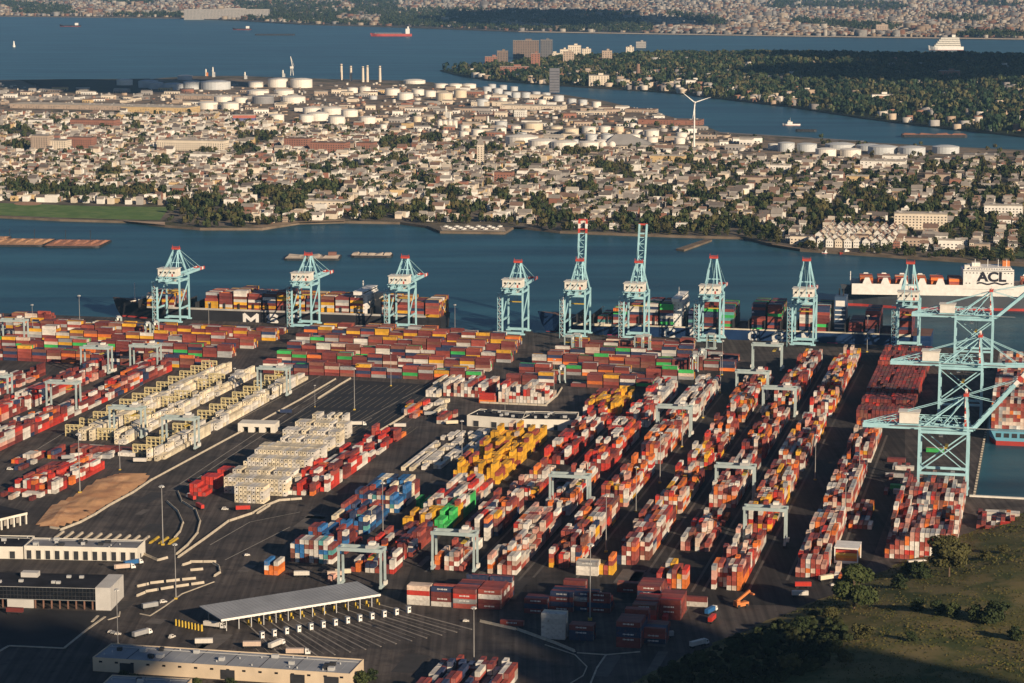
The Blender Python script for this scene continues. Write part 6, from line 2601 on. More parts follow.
# large buildings of the town and the works, listed once; houses and trees keep clear of them
BIGB = [  # px left, py base left, px right, depth m, height m, wall, roof, windows, label
    (10, 108, 160, 60, 9, "tan", "pale", "long low pale storehouse at the far left of the works"),
    (121, 113, 187, 70, 13, "yellow", "pale", "long tan storehouse left of the red and blue block"),
    (195, 109, 216, 30, 9, "white", "pale", "small white storehouse before the pale tanks"),
    (175, 99, 230, 60, 8, "tan", "pale", "pale flat storehouse behind the tan one"),
    (70, 127, 114, 30, 14, "brick", "brown", "long red brick block in the left of town"),
    (31, 151, 48, 25, 26, "tan", "grey", "square tan tower block at the left of town"),
    (49, 151, 66, 25, 18, "cream", "grey", "cream block right of the square tan tower"),
    (67, 149, 92, 22, 20, "brick", "brown", "red brick school with corner tower in the left of town"),
    (157, 150, 224, 26, 17, "cream", "pale", "long cream apartment row in the middle left of town"),
    (190, 160, 214, 30, 10, "white", "pale", "white hall below the long cream row"),
    (28, 125, 48, 24, 10, "white", "grey", "white flat block above the brick one"),
    (284, 149, 308, 26, 18, "brick", "brown", "brick factory right of the town's centre"),
    (310, 152, 345, 30, 16, "brick", "brown", "long brick works beside the tree belt"),
    (356, 151, 373, 25, 14, "brick", "brown", "small brick block left of the tree belt's middle"),
    (494, 181, 512, 18, 13, "brick", "brown", "brick corner block among the middle houses"),
    (477, 166, 483, 8, 34, "cream", "grey", "slim church tower rising from the middle of town"),
    (894, 229, 947, 22, 19, "cream", "pale", "long cream apartment block with balcony rows near the right shore"),
    (984, 218, 1022, 22, 16, "white", "pale", "white apartment block at the right edge"),
    (860, 168, 905, 40, 11, "white", "pale", "white storehouse before the right tanks"),
    (882, 163, 906, 30, 12, "white", "pale", "low white storehouse beside the right tanks"),
    (963, 160, 998, 35, 8, "grey", "grey", "grey storehouse right of the tanks"),
    (650, 162, 684, 24, 10, "yellow", "pale", "yellowish hall near the wind turbine"),
    (625, 112, 655, 30, 6, "tan", "brown", "low brown shed on the pier"),
    (638, 124, 700, 40, 9, "brick", "brown", "reddish storehouse left of the turbine's pier"),
    (500, 109, 562, 40, 8, "cream", "pale", "long cream storehouse at the works' waterside"),
    (471, 106, 487, 18, 9, "cream", "pale", "cream shed with tall bays at the works"),
    (492, 106, 512, 18, 9, "cream", "pale", "second cream shed with tall bays at the works"),
    (514, 117, 525, 16, 14, "white", "pale", "bright white block among the works"),
    (790, 244, 812, 14, 9, "cream", "dark", "cream house block with dark roof on the right shore"),
    (850, 243, 868, 12, 9, "tan", "brown", "tan row house block left of the long cream block"),
    (905, 246, 928, 13, 9, "tan", "brown", "brown roofed block below the long cream one"),
    (938, 249, 962, 13, 10, "white", "pale", "white stepped block on the right shore"),
    (974, 252, 990, 12, 9, "tan", "grey", "long grey roofed block at the right shore park"),
    (305, 207, 345, 24, 8, "cream", "pale", "long cream hall near the shore trees"),
    (740, 184, 772, 24, 10, "tan", "brown", "tan hall in the right part of town"),
    (846, 183, 868, 22, 10, "yellow", "pale", "yellow flat block in the right part of town"),
    (770, 171, 790, 20, 9, "white", "pale", "white flat block below the grey tanks"),
    (925, 181, 950, 24, 10, "tan", "brown", "reddish hall in the right part of town"),
]
r = random.Random(77)
occupied = []


def wallm(n):
    return mat("house_wall_" + n, HW[n], 0.85, 0.1, 0.1)


def roofm(n):
    return mat("house_roof_" + n, HR[n], 0.9, 0.15, 0.1)


for (pl_, py, pr, dep, h, wc, rc, lab) in BIGB:
    a, c = G(pl_, py), G(pr, py + (pr - pl_) * 0.02)
    ex = (c - a)
    L = ex.length
    ex /= L
    rz = math.atan2(ex.y, ex.x)
    nm = "apartment_block" if "apartment" in lab or "tower block" in lab else ("church_tower" if "church" in lab else ("storehouse" if "storehouse" in lab or "shed" in lab or "hall" in lab else "town_building"))
    root = thing(nm, lab, "building", a, rz, "larger buildings across the bay")
    b = MB()
    b.box((L / 2, dep / 2, h / 2 - 0.5), (L, dep, h + 1), wallm(wc))
    nwy = max(1, int(h / 3.6))
    nwx = max(2, int(L / (6 if nm == "storehouse" else 4.2)))
    for j in range(nwy):
        z = 1.9 + j * 3.4
        for k in range(nwx):
            x = L * (k + 0.5) / nwx
            if nm == "storehouse" and r.random() < 0.4:
                continue
            b.face([(x - 0.9, -0.06, z - 0.75), (x + 0.9, -0.06, z - 0.75), (x + 0.9, -0.06, z + 0.75), (x - 0.9, -0.06, z + 0.75)], WINM)
        for k in range(max(2, int(dep / 5))):
            y = dep * (k + 0.5) / max(2, int(dep / 5))
            b.face([(L + 0.06, y - 0.9, z - 0.75), (L + 0.06, y + 0.9, z - 0.75), (L + 0.06, y + 0.9, z + 0.75), (L + 0.06, y - 0.9, z + 0.75)], WINM)
    b.build("wall", root)
    b = MB()
    if nm == "church_tower":
        b.face([(-.5, -.5, h + .5), (L + .5, -.5, h + .5), (L / 2, dep / 2, h + 14)], roofm(rc))
        b.face([(L + .5, -.5, h + .5), (L + .5, dep + .5, h + .5), (L / 2, dep / 2, h + 14)], roofm(rc))
        b.face([(L + .5, dep + .5, h + .5), (-.5, dep + .5, h + .5), (L / 2, dep / 2, h + 14)], roofm(rc))
        b.face([(-.5, dep + .5, h + .5), (-.5, -.5, h + .5), (L / 2, dep / 2, h + 14)], roofm(rc))
    else:
        b.box((L / 2, dep / 2, h + 0.7), (L + 0.3, dep + 0.3, 0.5), roofm(rc))
        for k in range(int(L / 18) + 1):
            b.box((r.uniform(2, L - 2), r.uniform(4, dep - 3), h + 1.9), (r.uniform(2, 5), 3, 2), wallm("grey"))
    b.build("roof", root)
    q = UV(0, 0)
    occupied.append((a.x + ex.x * L / 2 - ex.y * dep / 2, a.y + ex.y * L / 2 + ex.x * dep / 2, max(L, dep) * 0.55 + 6))

# tanks: px centre, py base, px diameter, px height, colour
TANKS = [(123.5, 85.5, 16, 6.5, "white"), (147, 88, 20, 10, "pale grey"), (155, 89, 15, 9, "pale grey"), (172, 90, 20, 8.5, "pale grey"), (191, 89.5, 17, 11.5, "pale grey"), (184, 80, 15, 6, "pale grey"),
         (214, 90, 30, 11.5, "pale grey"), (255, 87.5, 15, 6.5, "white"), (277, 87.5, 20, 10, "white"), (300.5, 88, 22, 10, "white"), (257, 96, 22, 6, "white"), (262, 104, 22, 8.5, "grey"),
         (283, 96, 20, 6.5, "white"), (292, 103.5, 25, 7.5, "white"), (207, 109.5, 20, 8, "white"), (229, 110, 18, 8, "white"), (276, 122, 15, 8.5, "white"), (306, 122.5, 15, 8.5, "white"),
         (317, 121, 22, 9, "white"), (336, 124.5, 17, 9, "white"), (331, 115, 20, 8, "white"), (311, 114, 18, 7, "white"), (222, 102, 18, 6, "white"), (240, 103, 14, 6, "white"),
         (349, 117, 17, 8, "white"), (367, 124, 17, 8, "white"), (392, 95.5, 15, 7.5, "white"), (405, 100, 16, 8, "white"), (418, 95.5, 12, 7, "white"), (430, 97, 12, 7, "white"), (444, 101, 17, 9.5, "cream"),
         (365, 93, 11, 7, "white"), (352, 93, 11, 6, "white"), (455, 88.5, 14, 5, "white"), (469, 88.5, 14, 5, "white"), (441, 88, 14, 4.5, "white"), (414, 84, 22, 4, "white"),
         (417, 122, 9, 6.5, "cream"), (430, 122, 9, 6.5, "cream"), (464, 137.5, 10, 7, "white"), (445, 128, 5, 9, "white"), (450, 128, 5, 9, "white"), (455, 128, 5, 9, "white"), (440, 128, 5, 9, "white"),
         (516, 132, 10, 7, "white"), (533, 131, 20, 9, "cream"), (556, 133, 14, 7.5, "cream"), (571, 136, 16, 8.5, "cream"), (589, 134, 14, 8, "white"), (605, 132.5, 12, 7, "white"), (619, 132.5, 10, 7, "cream"),
         (638, 136, 10, 7, "white"), (652, 137, 15, 7.5, "white"), (522, 146, 33, 10.5, "white"), (543, 149, 30, 9.5, "white"), (564, 150, 26, 9, "white"), (589, 150, 20, 9, "white"), (602, 147, 14, 8, "white"),
         (487, 92, 9, 6, "pale grey"), (498, 94, 10, 6.5, "pale grey"), (507, 97, 9, 6, "pale grey"), (516, 98, 9, 6.5, "pale grey"), (526, 98, 9, 6.5, "pale grey"), (536, 97, 9, 6, "pale grey"), (546, 98, 9, 6, "pale grey"),
         (492, 88.5, 8, 5, "pale grey"), (503, 89.5, 8, 5, "pale grey"), (514, 91, 8, 5, "pale grey"), (530, 105, 9, 5.5, "white"), (542, 104.5, 9, 5.5, "white"), (572, 104, 9, 6, "pale grey"), (583, 105, 9, 6, "pale grey"),
         (787, 152, 17, 10.5, "pale grey"), (774, 150, 11, 7, "white"), (808, 152, 20, 9, "pale grey"), (827, 157, 21, 9, "white"), (852, 157, 21, 8.5, "white"), (885, 155, 30, 9, "pale grey"), (914, 156, 27, 9.5, "pale grey"),
         (948, 154, 27, 8, "pale grey"), (842, 150, 30, 6, "pale grey"), (871, 151, 26, 6, "pale grey")]
_r = random.Random(88)
for _ in range(400):
    _x, _y = _r.uniform(345, 690), _r.uniform(97, 146)
    if len(TANKS) < 130 and (_y < 100 and _x < 470 or (_x > 470 and _y < 108) or _y > 128) and inpoly(_x, _y, IND) and all(abs(_x - t[0]) > (t[2] / 2 + 7) or abs(_y - t[1]) > 4.5 for t in TANKS) and not (380 < _x < 455 and 100 < _y < 114):
        _d = _r.uniform(6, 13)
        TANKS.append((_x, _y, _d, _d * _r.uniform(.5, .75), _r.choice(("white", "white", "white", "cream", "pale grey"))))
TK = {"white": (0.78, 0.73, 0.65), "cream": (0.66, 0.56, 0.42), "grey": (0.24, 0.24, 0.25), "pale grey": (0.52, 0.54, 0.55)}
for i, (px, py, wpx, hpx, cn) in enumerate(TANKS):
    g = G(px, py)
    s = scale_at(px, py)
    rad = wpx / s / 2
    h = hpx / s * (0.66 if cn == 'pale grey' and px < 235 else 0.82)
    g = g + Vector((0, rad, 0))
    tm = mat("tank_" + cn.replace(" ", "_"), TK[cn], 0.6, 0.06, 0.05)
    zone = ("far left waterside" if px < 230 and py < 92 else "left works" if px < 345 else "middle works by the chimneys" if px < 480 and py < 112 else "waterside grey cluster" if py < 108 else
            "works behind middle houses" if px < 700 else "right group behind the houses")
    size = "very wide" if wpx >= 24 else "wide" if wpx >= 17 else "medium" if wpx >= 11 else "small"
    near = min(TANKS[:i] + TANKS[i + 1:], key=lambda t: abs(t[0] - px) + 2 * abs(t[1] - py))
    peers = sorted([t for t in TANKS if t[4] == cn], key=lambda t: t[0])
    lab = "%s %s storage tank in the %s" % (size, cn, zone)
    TZ = [t for t in TANKS]
    b = MB()
    b.lathe((0, 0, 0), [(rad, -0.5), (rad, h), (rad * 0.97, h + 0.15)], tm, 26, False)
    b.lathe((0, 0, 0), [(rad * 0.97, h + 0.15), (rad * 0.5, h + rad * 0.09), (0.02, h + rad * 0.12)], tm, 26, False)
    b.lathe((0, 0, 0), [(rad + 0.12, h * 0.96), (rad + 0.12, h)], STEEL, 26, False)
    for k in range(14):
        a0, a1 = -2.2 + k * 0.11, -2.2 + (k + 1) * 0.11
        b.bar(((rad + .5) * math.cos(a0), (rad + .5) * math.sin(a0), h * k / 14), ((rad + .5) * math.cos(a1), (rad + .5) * math.sin(a1), h * (k + 1) / 14), 0.7, 0.2, STEEL)
    o = b.build("storage_tank", None, g)
    tag(o, lab, "storage tank", "storage tanks in the works across the bay")
    o["_px"] = px
    occupied.append((g.x, g.y, rad + 5))
# tanks sharing a description get their place in the row
tanks = [o for o in bpy.data.objects if o.name.startswith("storage_tank")]
byl = {}
for o in tanks:
    byl.setdefault(o["label"], []).append(o)
for lab, os_ in byl.items():
    os_.sort(key=lambda o: o["_px"])
    for k, o in enumerate(os_):
        if len(os_) > 1:
            o["label"] = lab + ", " + ("leftmost" if k == 0 else "rightmost" if k == len(os_) - 1 else ORD[k + 1] + " from left")
        del o["_px"]
# sphere tanks
for k, px in enumerate((603, 612)):
    g = G(px, 149)
    b = MB()
    b.lathe((0, 0, 7), [(6.5 * math.sin(math.pi * j / 12) + 0.02, -6.5 * math.cos(math.pi * j / 12)) for j in range(13)], mat("tank_white", TK["white"]), 20, False)
    for j in range(8):
        a = j * math.pi / 4
        b.bar((5.6 * math.cos(a), 5.6 * math.sin(a), 0), (5.6 * math.cos(a), 5.6 * math.sin(a), 6), 0.5, 0.5, STEEL)
    tag(b.build("gas_sphere", None, g), "white gas sphere on legs before the grey pitched hall, %s of two" % ("left" if k == 0 else "right"), "gas sphere", "gas spheres")
# grey hall with a pitched roof
a, c = G(604, 148), G(652, 148)
L = (c - a).length
root = thing("storehouse", "grey hall with a wide pitched roof among the white tanks", "building", a, 0)
b = MB()
b.box((L / 2, 30, 2.5), (L, 60, 6), wallm("grey"))
b.build("wall", root)
b = MB()
rg = mat("hall_roof_grey", (0.30, 0.29, 0.28), 0.8, 0.1, 0.05)
b.face([(-1, -1, 5.6), (L + 1, -1, 5.6), (L * 0.55, 30, 22), (L * 0.25, 30, 22)], rg)
b.face([(L + 1, 61, 5.6), (-1, 61, 5.6), (L * 0.25, 30, 22), (L * 0.55, 30, 22)], rg)
b.face([(-1, 61, 5.6), (-1, -1, 5.6), (L * 0.25, 30, 22)], rg)
b.face([(L + 1, -1, 5.6), (L + 1, 61, 5.6), (L * 0.55, 30, 22)], rg)
b.build("roof", root)
# red and blue block
a, c = G(233, 123), G(255, 123)
L = (c - a).length
root = thing("storehouse", "block with red upper and blue lower wall among the left tanks", "building", a, 0)
b = MB()
b.box((L / 2, 12, 4.8), (L, 24, 9.6), mat("wall_blue", (0.12, 0.13, 0.26), 0.7, 0.1, 0.1))
b.box((L / 2, 12, 12.4), (L, 24, 5.6), mat("wall_red", (0.45, 0.14, 0.10), 0.7, 0.1, 0.1))
b.box((L / 2, 12, 15.35), (L + .3, 24.3, 0.3), wallm("cream"))
b.build("wall", root)
# chimneys of the power works
for k, (px, py, hp) in enumerate(((341.5, 80, 16), (351, 81, 15), (363, 82, 15.5), (367.5, 82, 16.5), (380, 82, 16))):
    g = G(px, py)
    s = scale_at(px, py)
    b = MB()
    b.lathe((0, 0, 0), [(3.6, 0), (3.2, hp / s * 0.6), (3.0, hp / s)], mat("chimney_white", (0.66, 0.58, 0.48), 0.8, 0.08, 0.05), 16)
    b.lathe((0, 0, 0), [(3.15, hp / s * 0.9), (3.15, hp / s * 0.94)], DARK, 16, False)
    tag(b.build("chimney", None, g), "tall pale chimney of the waterside works, %s" % ("leftmost of five" if k == 0 else "rightmost of five" if k == 4 else ORD[k + 1] + " from left"), "chimney", "chimneys of the works")
# wind turbine
g = G(694, 149)
s = scale_at(694, 149)
hh_ = 46 / s
root = thing("wind_turbine", "white three bladed wind turbine standing above the town", "wind turbine", g, R(8))
b = MB()
b.lathe((0, 0, 0), [(1.9, 0), (1.4, hh_ * 0.5), (0.9, hh_)], WHITEP, 16)
b.build("tower", root)
b = MB()
b.box((0, 0.5, hh_ + 0.9), (3.0, 7.5, 3.0), WHITEP)
b.lathe((0, -4.2, hh_ + 0.9), [(0.1, -1.4), (1.4, -0.8), (1.4, 0.8), (0.1, 1.4)], WHITEP, 12)
b.build("nacelle", root)
for ang in (18, 142, 262):
    a = R(ang)
    d = Vector((math.cos(a), 0, math.sin(a)))
    q = Vector((-math.sin(a), 0, math.cos(a)))
    o_ = Vector((0, -4.4, hh_ + 0.9))
    b = MB()
    pr = [(1, .5), (5, 1.1), (14, .8), (22, .55), (29, .2)]
    for (r0, w0), (r1, w1) in zip(pr, pr[1:]):
        for yy in (-0.25, 0.25):
            b.face([o_ + d * r0 + q * w0 + Vector((0, yy, 0)), o_ + d * r1 + q * w1 + Vector((0, yy, 0)), o_ + d * r1 - q * w1 * .5 + Vector((0, yy, 0)), o_ + d * r0 - q * w0 * .5 + Vector((0, yy, 0))], WHITEP)
        for sg in (1, -.5):
            b.face([o_ + d * r0 + q * w0 * sg + Vector((0, -.25, 0)), o_ + d * r1 + q * w1 * sg + Vector((0, -.25, 0)), o_ + d * r1 + q * w1 * sg + Vector((0, .25, 0)), o_ + d * r0 + q * w0 * sg + Vector((0, .25, 0))], WHITEP)
    b.build("blade", root)
# harbour crane and plant at the waterside
g = G(292, 75.5)
root = thing("harbour_crane", "slim pale harbour crane with raised jib at the waterside works", "crane", g, 0)
b = MB()
for x in (-4, 4):
    b.bar((x, 0, 0), (x * 0.5, 0, 20), 1.5, 1.5, CREAMW)
b.box((0, 0, 22), (9, 8, 6), CREAMW)
b.build("tower", root)
b = MB()
b.bar((2, 0, 22), (-3, 0, 52), 1.8, 1.8, CREAMW)
b.bar((-3, 0, 52), (6, 0, 26), 0.6, 0.6, CREAMW)
b.build("jib", root)
g = G(554.5, 92.5)
b = MB()
s = scale_at(554, 92)
b.box((0, 6, 12 / s), (10 / s, 16, 24 / s), mat("tower_slate", (0.16, 0.16, 0.18), 0.8, 0.1, 0.1))
for k in range(8):
    b.box((0, -2.1, 5 + k * 6.5), (9 / s, 0.3, 1.2), WINM)
tag(b.build("silo_tower", None, g), "slate grey square tower standing at the channel water", "tower")

# --- houses
houses = []
r = random.Random(5)
c4 = [G(*p) for p in ((-60, 262), (1060, 262), (1060, 100), (-60, 100))]
us = [toUV(p)[0] for p in c4]
vs_ = [toUV(p)[1] for p in c4]
u = min(us)
street = 0
while u < max(us):
    v = min(vs_)
    k = 0
    while v < max(vs_):
        v += r.uniform(7.6, 10.2)
        k += 1
        if k % 22 in (0, 1):
            continue
        for side in (0, 1):
            uu = u + (0 if side == 0 else 16) + r.uniform(-1.5, 1.5)
            w = UV(uu, v)
            px, py = P(w.x, w.y)
            if not (-30 < px < 1054) or not inpoly(px, py, TOWN) or inpoly(px, py, PARK) or in_green(px, py):
                continue
            if py < 135 and r.random() < 0.35:
                continue
            if px > 640 and r.random() < 0.25:
                continue
            if r.random() < 0.06:
                continue
            if any((w.x - ox) ** 2 + (w.y - oy) ** 2 < (orr + 6) ** 2 for ox, oy, orr in occupied):
                continue
            gable = r.random() < (0.75 if px > 620 else 0.45)
            big = r.random() < 0.08
            houses.append((w.x, w.y, -YA + math.pi / 2 * (r.random() < 0.9) + r.uniform(-.03, .03), r.uniform(4.8, 6.4) * (2.0 if big else 1), r.uniform(7.5, 10.5) * (1.7 if big else 1), r.uniform(5, 8) * (1.3 if big else 1),
                           "gable" if gable else "flat", r.choices(list(HW), (9, 5, 2, 2, 4, 1, 0, 0))[0], r.choices(list(HR), (3, 5, 5, 2))[0] if not gable else r.choices(list(HR), (4, 4, 1, 3))[0], px, py))
    u += 41 + (street % 3 == 0) * 6
    street += 1
houses = [h for h in houses if r.random() < 0.9 and not (800 < h[9] < 884 and h[10] > 229)]
for i in range(9):
    for j in range(7):
        w = G(812, 246) + EU * (10.5 * i + (j % 2) * 2) + EV * (26 * j + r.uniform(-3, 3)) + EU * 1.5 * j
        px, py = P(w.x, w.y)
        if not in_green(px, py, 0.5) and not any((w.x - ox) ** 2 + (w.y - oy) ** 2 < (orr + 3) ** 2 for ox, oy, orr in occupied):
            houses.append((w.x, w.y, -YA, 8.5, 13, 8.5, "gable", r.choice(("white", "cream", "white")), r.choice(("dark", "grey", "brown")), px, py))
houses.sort(key=lambda h: h[1])
print("houses", len(houses))
near = houses[:300]


def zone_of(px):
    names = ["behind the park field", "right of the park field", "above the shore woods left of the marina", "around the small marina", "right of the small marina", "near the stone jetty",
             "above the jetty's right shore", "near the shore row houses", "around the long cream apartment block", "at the right shore park"]
    ed = [165, 270, 420, 520, 640, 720, 790, 870, 960]
    for n_, e in zip(names, ed):
        if px < e:
            return n_
    return names[-1]


HM = {}


def house_thing_mesh(kind, wc, rc, w, d, h):
    v, f, tg = house_geo(kind)
    b = MB()
    for q, t in zip(f, tg):
        idx = [i for j, i in enumerate(q) if i not in q[:j]]
        b.face([(v[i][0] * w, v[i][1] * d, v[i][2] * h) for i in idx], roofm(rc) if t else wallm(wc))
    for z in (h * 0.22, h * 0.66):
        for x in (-.3, 0, .3):
            for s in (-1, 1):
                y = s * (d / 2 + 0.05)
                b.face([(x * w - .5, y, z - .3), (x * w + .5, y, z - .3), (x * w + .5, y, z + 1.1), (x * w - .5, y, z + 1.1)], WINM)
        for y in (-.35, -.1, .15, .38):
            for s in (-1, 1):
                x = s * (w / 2 + 0.05)
                b.face([(x, y * d - .5, z - .3), (x, y * d + .5, z - .3), (x, y * d + .5, z + 1.1), (x, y * d - .5, z + 1.1)], WINM)
    b.box((w * 0.22, d * 0.2, h * (1.35 if kind == "gable" else 1.1)), (0.8, 0.8, h * 0.3), wallm("brick"))
    return b.mesh("house")


for (x, y, rz, w, d, h, kind, wc, rc, px, py) in near:
    key = (kind, wc, rc, round(w / 3), round(h / 3))
    if key not in HM:
        HM[key] = (house_thing_mesh(kind, wc, rc, w, d, h), w, d, h)
    me, w0, d0, h0 = HM[key]
    o = bpy.data.objects.new("house", me)
    COL.objects.link(o)
    o.location = (x, y, 0)
    o.rotation_euler = (0, 0, rz)
    o.scale = (w / w0, d / d0, h / h0)
    big = "large " if w > 9 else ""
    lab = "%s%s house with %s %s roof %s" % (big, wc, rc, "gabled" if kind == "gable" else "flat", zone_of(px))
    tag(o, lab, "house", lab)
V, F, T = [], [], []
for (x, y, rz, w, d, h, kind, wc, rc, px, py) in houses[300:]:
    v, f, tg = house_geo(kind)
    ca, sa = math.cos(rz), math.sin(rz)
    j = r.uniform(0.8, 1.15)
    for q, t in zip(f, tg):
        k = len(V)
        for i in q:
            a, b_, c = v[i][0] * w, v[i][1] * d, v[i][2] * h
            V.append((x + a * ca - b_ * sa, y + a * sa + b_ * ca, c))
        col = np.array(HR[rc] if t else HW[wc]) * j
        T += [col] * 4
        F += [k, k + 1, k + 2, k + 3]
TOWNM = attr_mat("town_mass", 0.85, 0.12, 0.15, 0.2)


def tri_safe(name, V, F, T, m):
    me = bpy.data.meshes.new(name)
    F = np.array(F).reshape(-1, 4)
    me.from_pydata([tuple(p) for p in V], [], [tuple(q) if True else q for q in F.tolist()])
    a = me.attributes.new("tint", 'FLOAT_COLOR', 'POINT')
    a.data.foreach_set("color", np.concatenate([np.array(T), np.ones((len(T), 1))], 1).astype(np.float32).ravel())
    me.materials.append(m)
    me.update()
    return me


o = bpy.data.objects.new("houses", tri_safe("houses", V, F, T, TOWNM))
COL.objects.link(o)
tag(o, "mass of smaller houses filling the town farther inland", "houses", None, "stuff")

# --- trees across the bay
TM = [tree_meshes(300 + k, 11, 10, 170, (LEAF, LEAF2, LEAF3)[k % 3], 1.05, 0.3, 0.02) for k in range(6)]
spots = []
r = random.Random(9)
shore_pts = [G(*p) for p in bay_shore[2:]]
for i in range(30000):
    px, py = r.uniform(-20, 1044), r.uniform(112, 262)
    if not inpoly(px, py, BAYONNE):
        continue
    if inpoly(px, py, PARK) and py > 200.5:
        continue
    if 428 < px < 512 and py > 224:
        continue
    if 180 < px < 260 and False:
        continue
    g = in_green(px, py)
    sh = (not inpoly(px, py, TOWN)) and py > 195
    p = 0.66 if g else 0.5 if sh else (0.27 if inpoly(px, py, TOWN) else 0.05)
    if px > 640 and not g and py > 165:
        p *= 1.5
    # spread evenly over the ground, not over the picture
    p *= min(1.0, (200.0 / py) ** 2 * 0.9)
    if r.random() > p * 0.8:
        continue
    w = G(px, py)
    if any((w.x - ox) ** 2 + (w.y - oy) ** 2 < (orr) ** 2 for ox, oy, orr in occupied):
        continue
    spots.append((w.x, w.y, px, py, r.uniform(0.5, 1.2) * (1.1 if g else 1) * (0.8 if px > 780 and py > 235 else 1)))
spots.sort(key=lambda s: s[1])
print("trees across", len(spots))
tone = ("green", "olive", "dark green")
for i, (x, y, px, py, s) in enumerate(spots[:300]):
    k = r.randrange(6)
    size = "small" if s < 0.8 else "tall" if s > 1.15 else "middle sized"
    lab = "%s %s tree %s" % (size, tone[k % 3], zone_of(px))
    place_tree(TM[k], "tree", lab, (x, y, 0), s, r.uniform(0, 6.28), lab)


def clump_template(seed, n=46, hw=(5.2, 5.2, 9.0)):
    rr = random.Random(seed)
    v, f = [], []
    lob = [(rr.uniform(-.5, .5), rr.uniform(-.5, .5), rr.uniform(.35, .75), rr.uniform(.35, .55)) for _ in range(5)]
    for i in range(n):
        L = rr.choice(lob)
        d = Vector((rr.gauss(0, 1), rr.gauss(0, 1), rr.gauss(0, .8) + 0.2)).normalized()
        q = Vector((L[0] + d.x * L[3], L[1] + d.y * L[3], max(.04, L[2] + d.z * L[3] * .7)))
        a = d.orthogonal().normalized()
        b_ = d.cross(a)
        s = rr.uniform(.14, .30)
        k = len(v)
        for e in (a * s, b_ * s + d * s * .4, -a * s, -b_ * s):
            z = q + e
            v.append((z.x * hw[0], z.y * hw[1], z.z * hw[2]))
        f += [k, k + 1, k + 2, k + 3]
    return np.array(v), np.array(f)


CL_ = [clump_template(400 + k) for k in range(5)]


def clump_mass(name, label, pts, m, tints, cat="trees", CL=None):
    CL = CL or CL_
    Vs, Fs, Ts = [], [], []
    base = 0
    rr = random.Random(12)
    for (x, y, z, s) in pts:
        v, f = CL[rr.randrange(len(CL))]
        a = rr.uniform(0, 6.28)
        ca, sa = math.cos(a), math.sin(a)
        q = np.stack([x + (v[:, 0] * ca - v[:, 1] * sa) * s, y + (v[:, 0] * sa + v[:, 1] * ca) * s, z + v[:, 2] * s], 1)
        Vs.append(q)
        Fs.append(f + base)
        base += len(v)
        t = np.array(rr.choice(tints)) * rr.uniform(0.75, 1.3)
        tt = np.repeat(rng.uniform(0.8, 1.25, len(v) // 4), 4)[:, None] * t[None]
        Ts.append(tt)
    o = bpy.data.objects.new(name, np_mesh(name, np.concatenate(Vs), np.concatenate(Fs), 4, m, np.concatenate(Ts)))
    COL.objects.link(o)
    tag(o, label, cat, None, "stuff")
    return o


LEAFM = attr_mat("foliage_mass", 0.9, 0.15, 0.1, 0.12)
GT_ = [(0.048, 0.062, 0.024), (0.07, 0.074, 0.028), (0.034, 0.048, 0.02), (0.085, 0.076, 0.032)]
clump_mass("woodland", "mass of smaller street and garden trees across the town", [(x, y, 0, s * 1.1) for x, y, px, py, s in spots[300:]], LEAFM, GT_)
for k, (px, py, s_) in enumerate(((122, 680, .7), (134, 682, .6), (196, 686, .6), (232, 688, .7), (300, 692, .6), (362, 684, .9), (371, 680, .8))):
    place_tree(BUSH[k % 3], "bush", "dark garden bush along the tan warehouse wall, %s from left" % ORD[k + 1], G(px, py), s_, k, "bushes along the tan warehouse")
# thicket on the shaded flank of the near hill
r = random.Random(41)
pts = []
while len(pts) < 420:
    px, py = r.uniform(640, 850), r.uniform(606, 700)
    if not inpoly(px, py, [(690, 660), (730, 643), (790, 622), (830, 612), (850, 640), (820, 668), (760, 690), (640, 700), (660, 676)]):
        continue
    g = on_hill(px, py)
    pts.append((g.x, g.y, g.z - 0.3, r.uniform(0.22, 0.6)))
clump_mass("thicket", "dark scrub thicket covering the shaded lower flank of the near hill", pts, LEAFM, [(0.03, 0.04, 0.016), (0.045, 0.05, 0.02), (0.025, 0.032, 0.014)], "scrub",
           [clump_template(470 + k, 420, (5.2, 5.2, 7.0)) for k in range(3)])
# Staten shore woods
pts = []
r = random.Random(13)
xs_ = [p[0] for p in SI_POLY]
ys_ = [p[1] for p in SI_POLY]
clear = [(500, 72, 26, 8), (540, 62, 30, 10), (580, 62, 40, 10), (600, 85, 14, 4), (560, 70, 20, 4)]
tries = 0
while len(pts) < 10500 and tries < 200000:
    tries += 1
    x, y = r.uniform(min(xs_), min(max(xs_), 2300)), r.uniform(min(ys_), max(ys_))
    if not inpoly(x, y, SI_POLY):
        continue
    px, py = P(x, y, si_h(x, y))
    if px > 1040:
        continue
    n_ = mnoise.noise(Vector((x * 0.004, y * 0.003, 2)))
    if seg_dist(x, y, SI_POLY) < 60 and r.random() < 0.65:
        continue
    if n_ < -0.2 and r.random() < 0.5:
        continue
    pts.append((x, y, si_h(x, y) - 0.5, r.choice((0.8, 1.0, 1.3, 1.7, 2.1)) * r.uniform(.85, 1.15)))
clump_mass("far_woods", "far wooded hills beyond the channel reading as one mass of trees", pts, LEAFM, [(0.03, 0.052, 0.026), (0.068, 0.084, 0.038), (0.025, 0.042, 0.023), (0.10, 0.094, 0.044)])

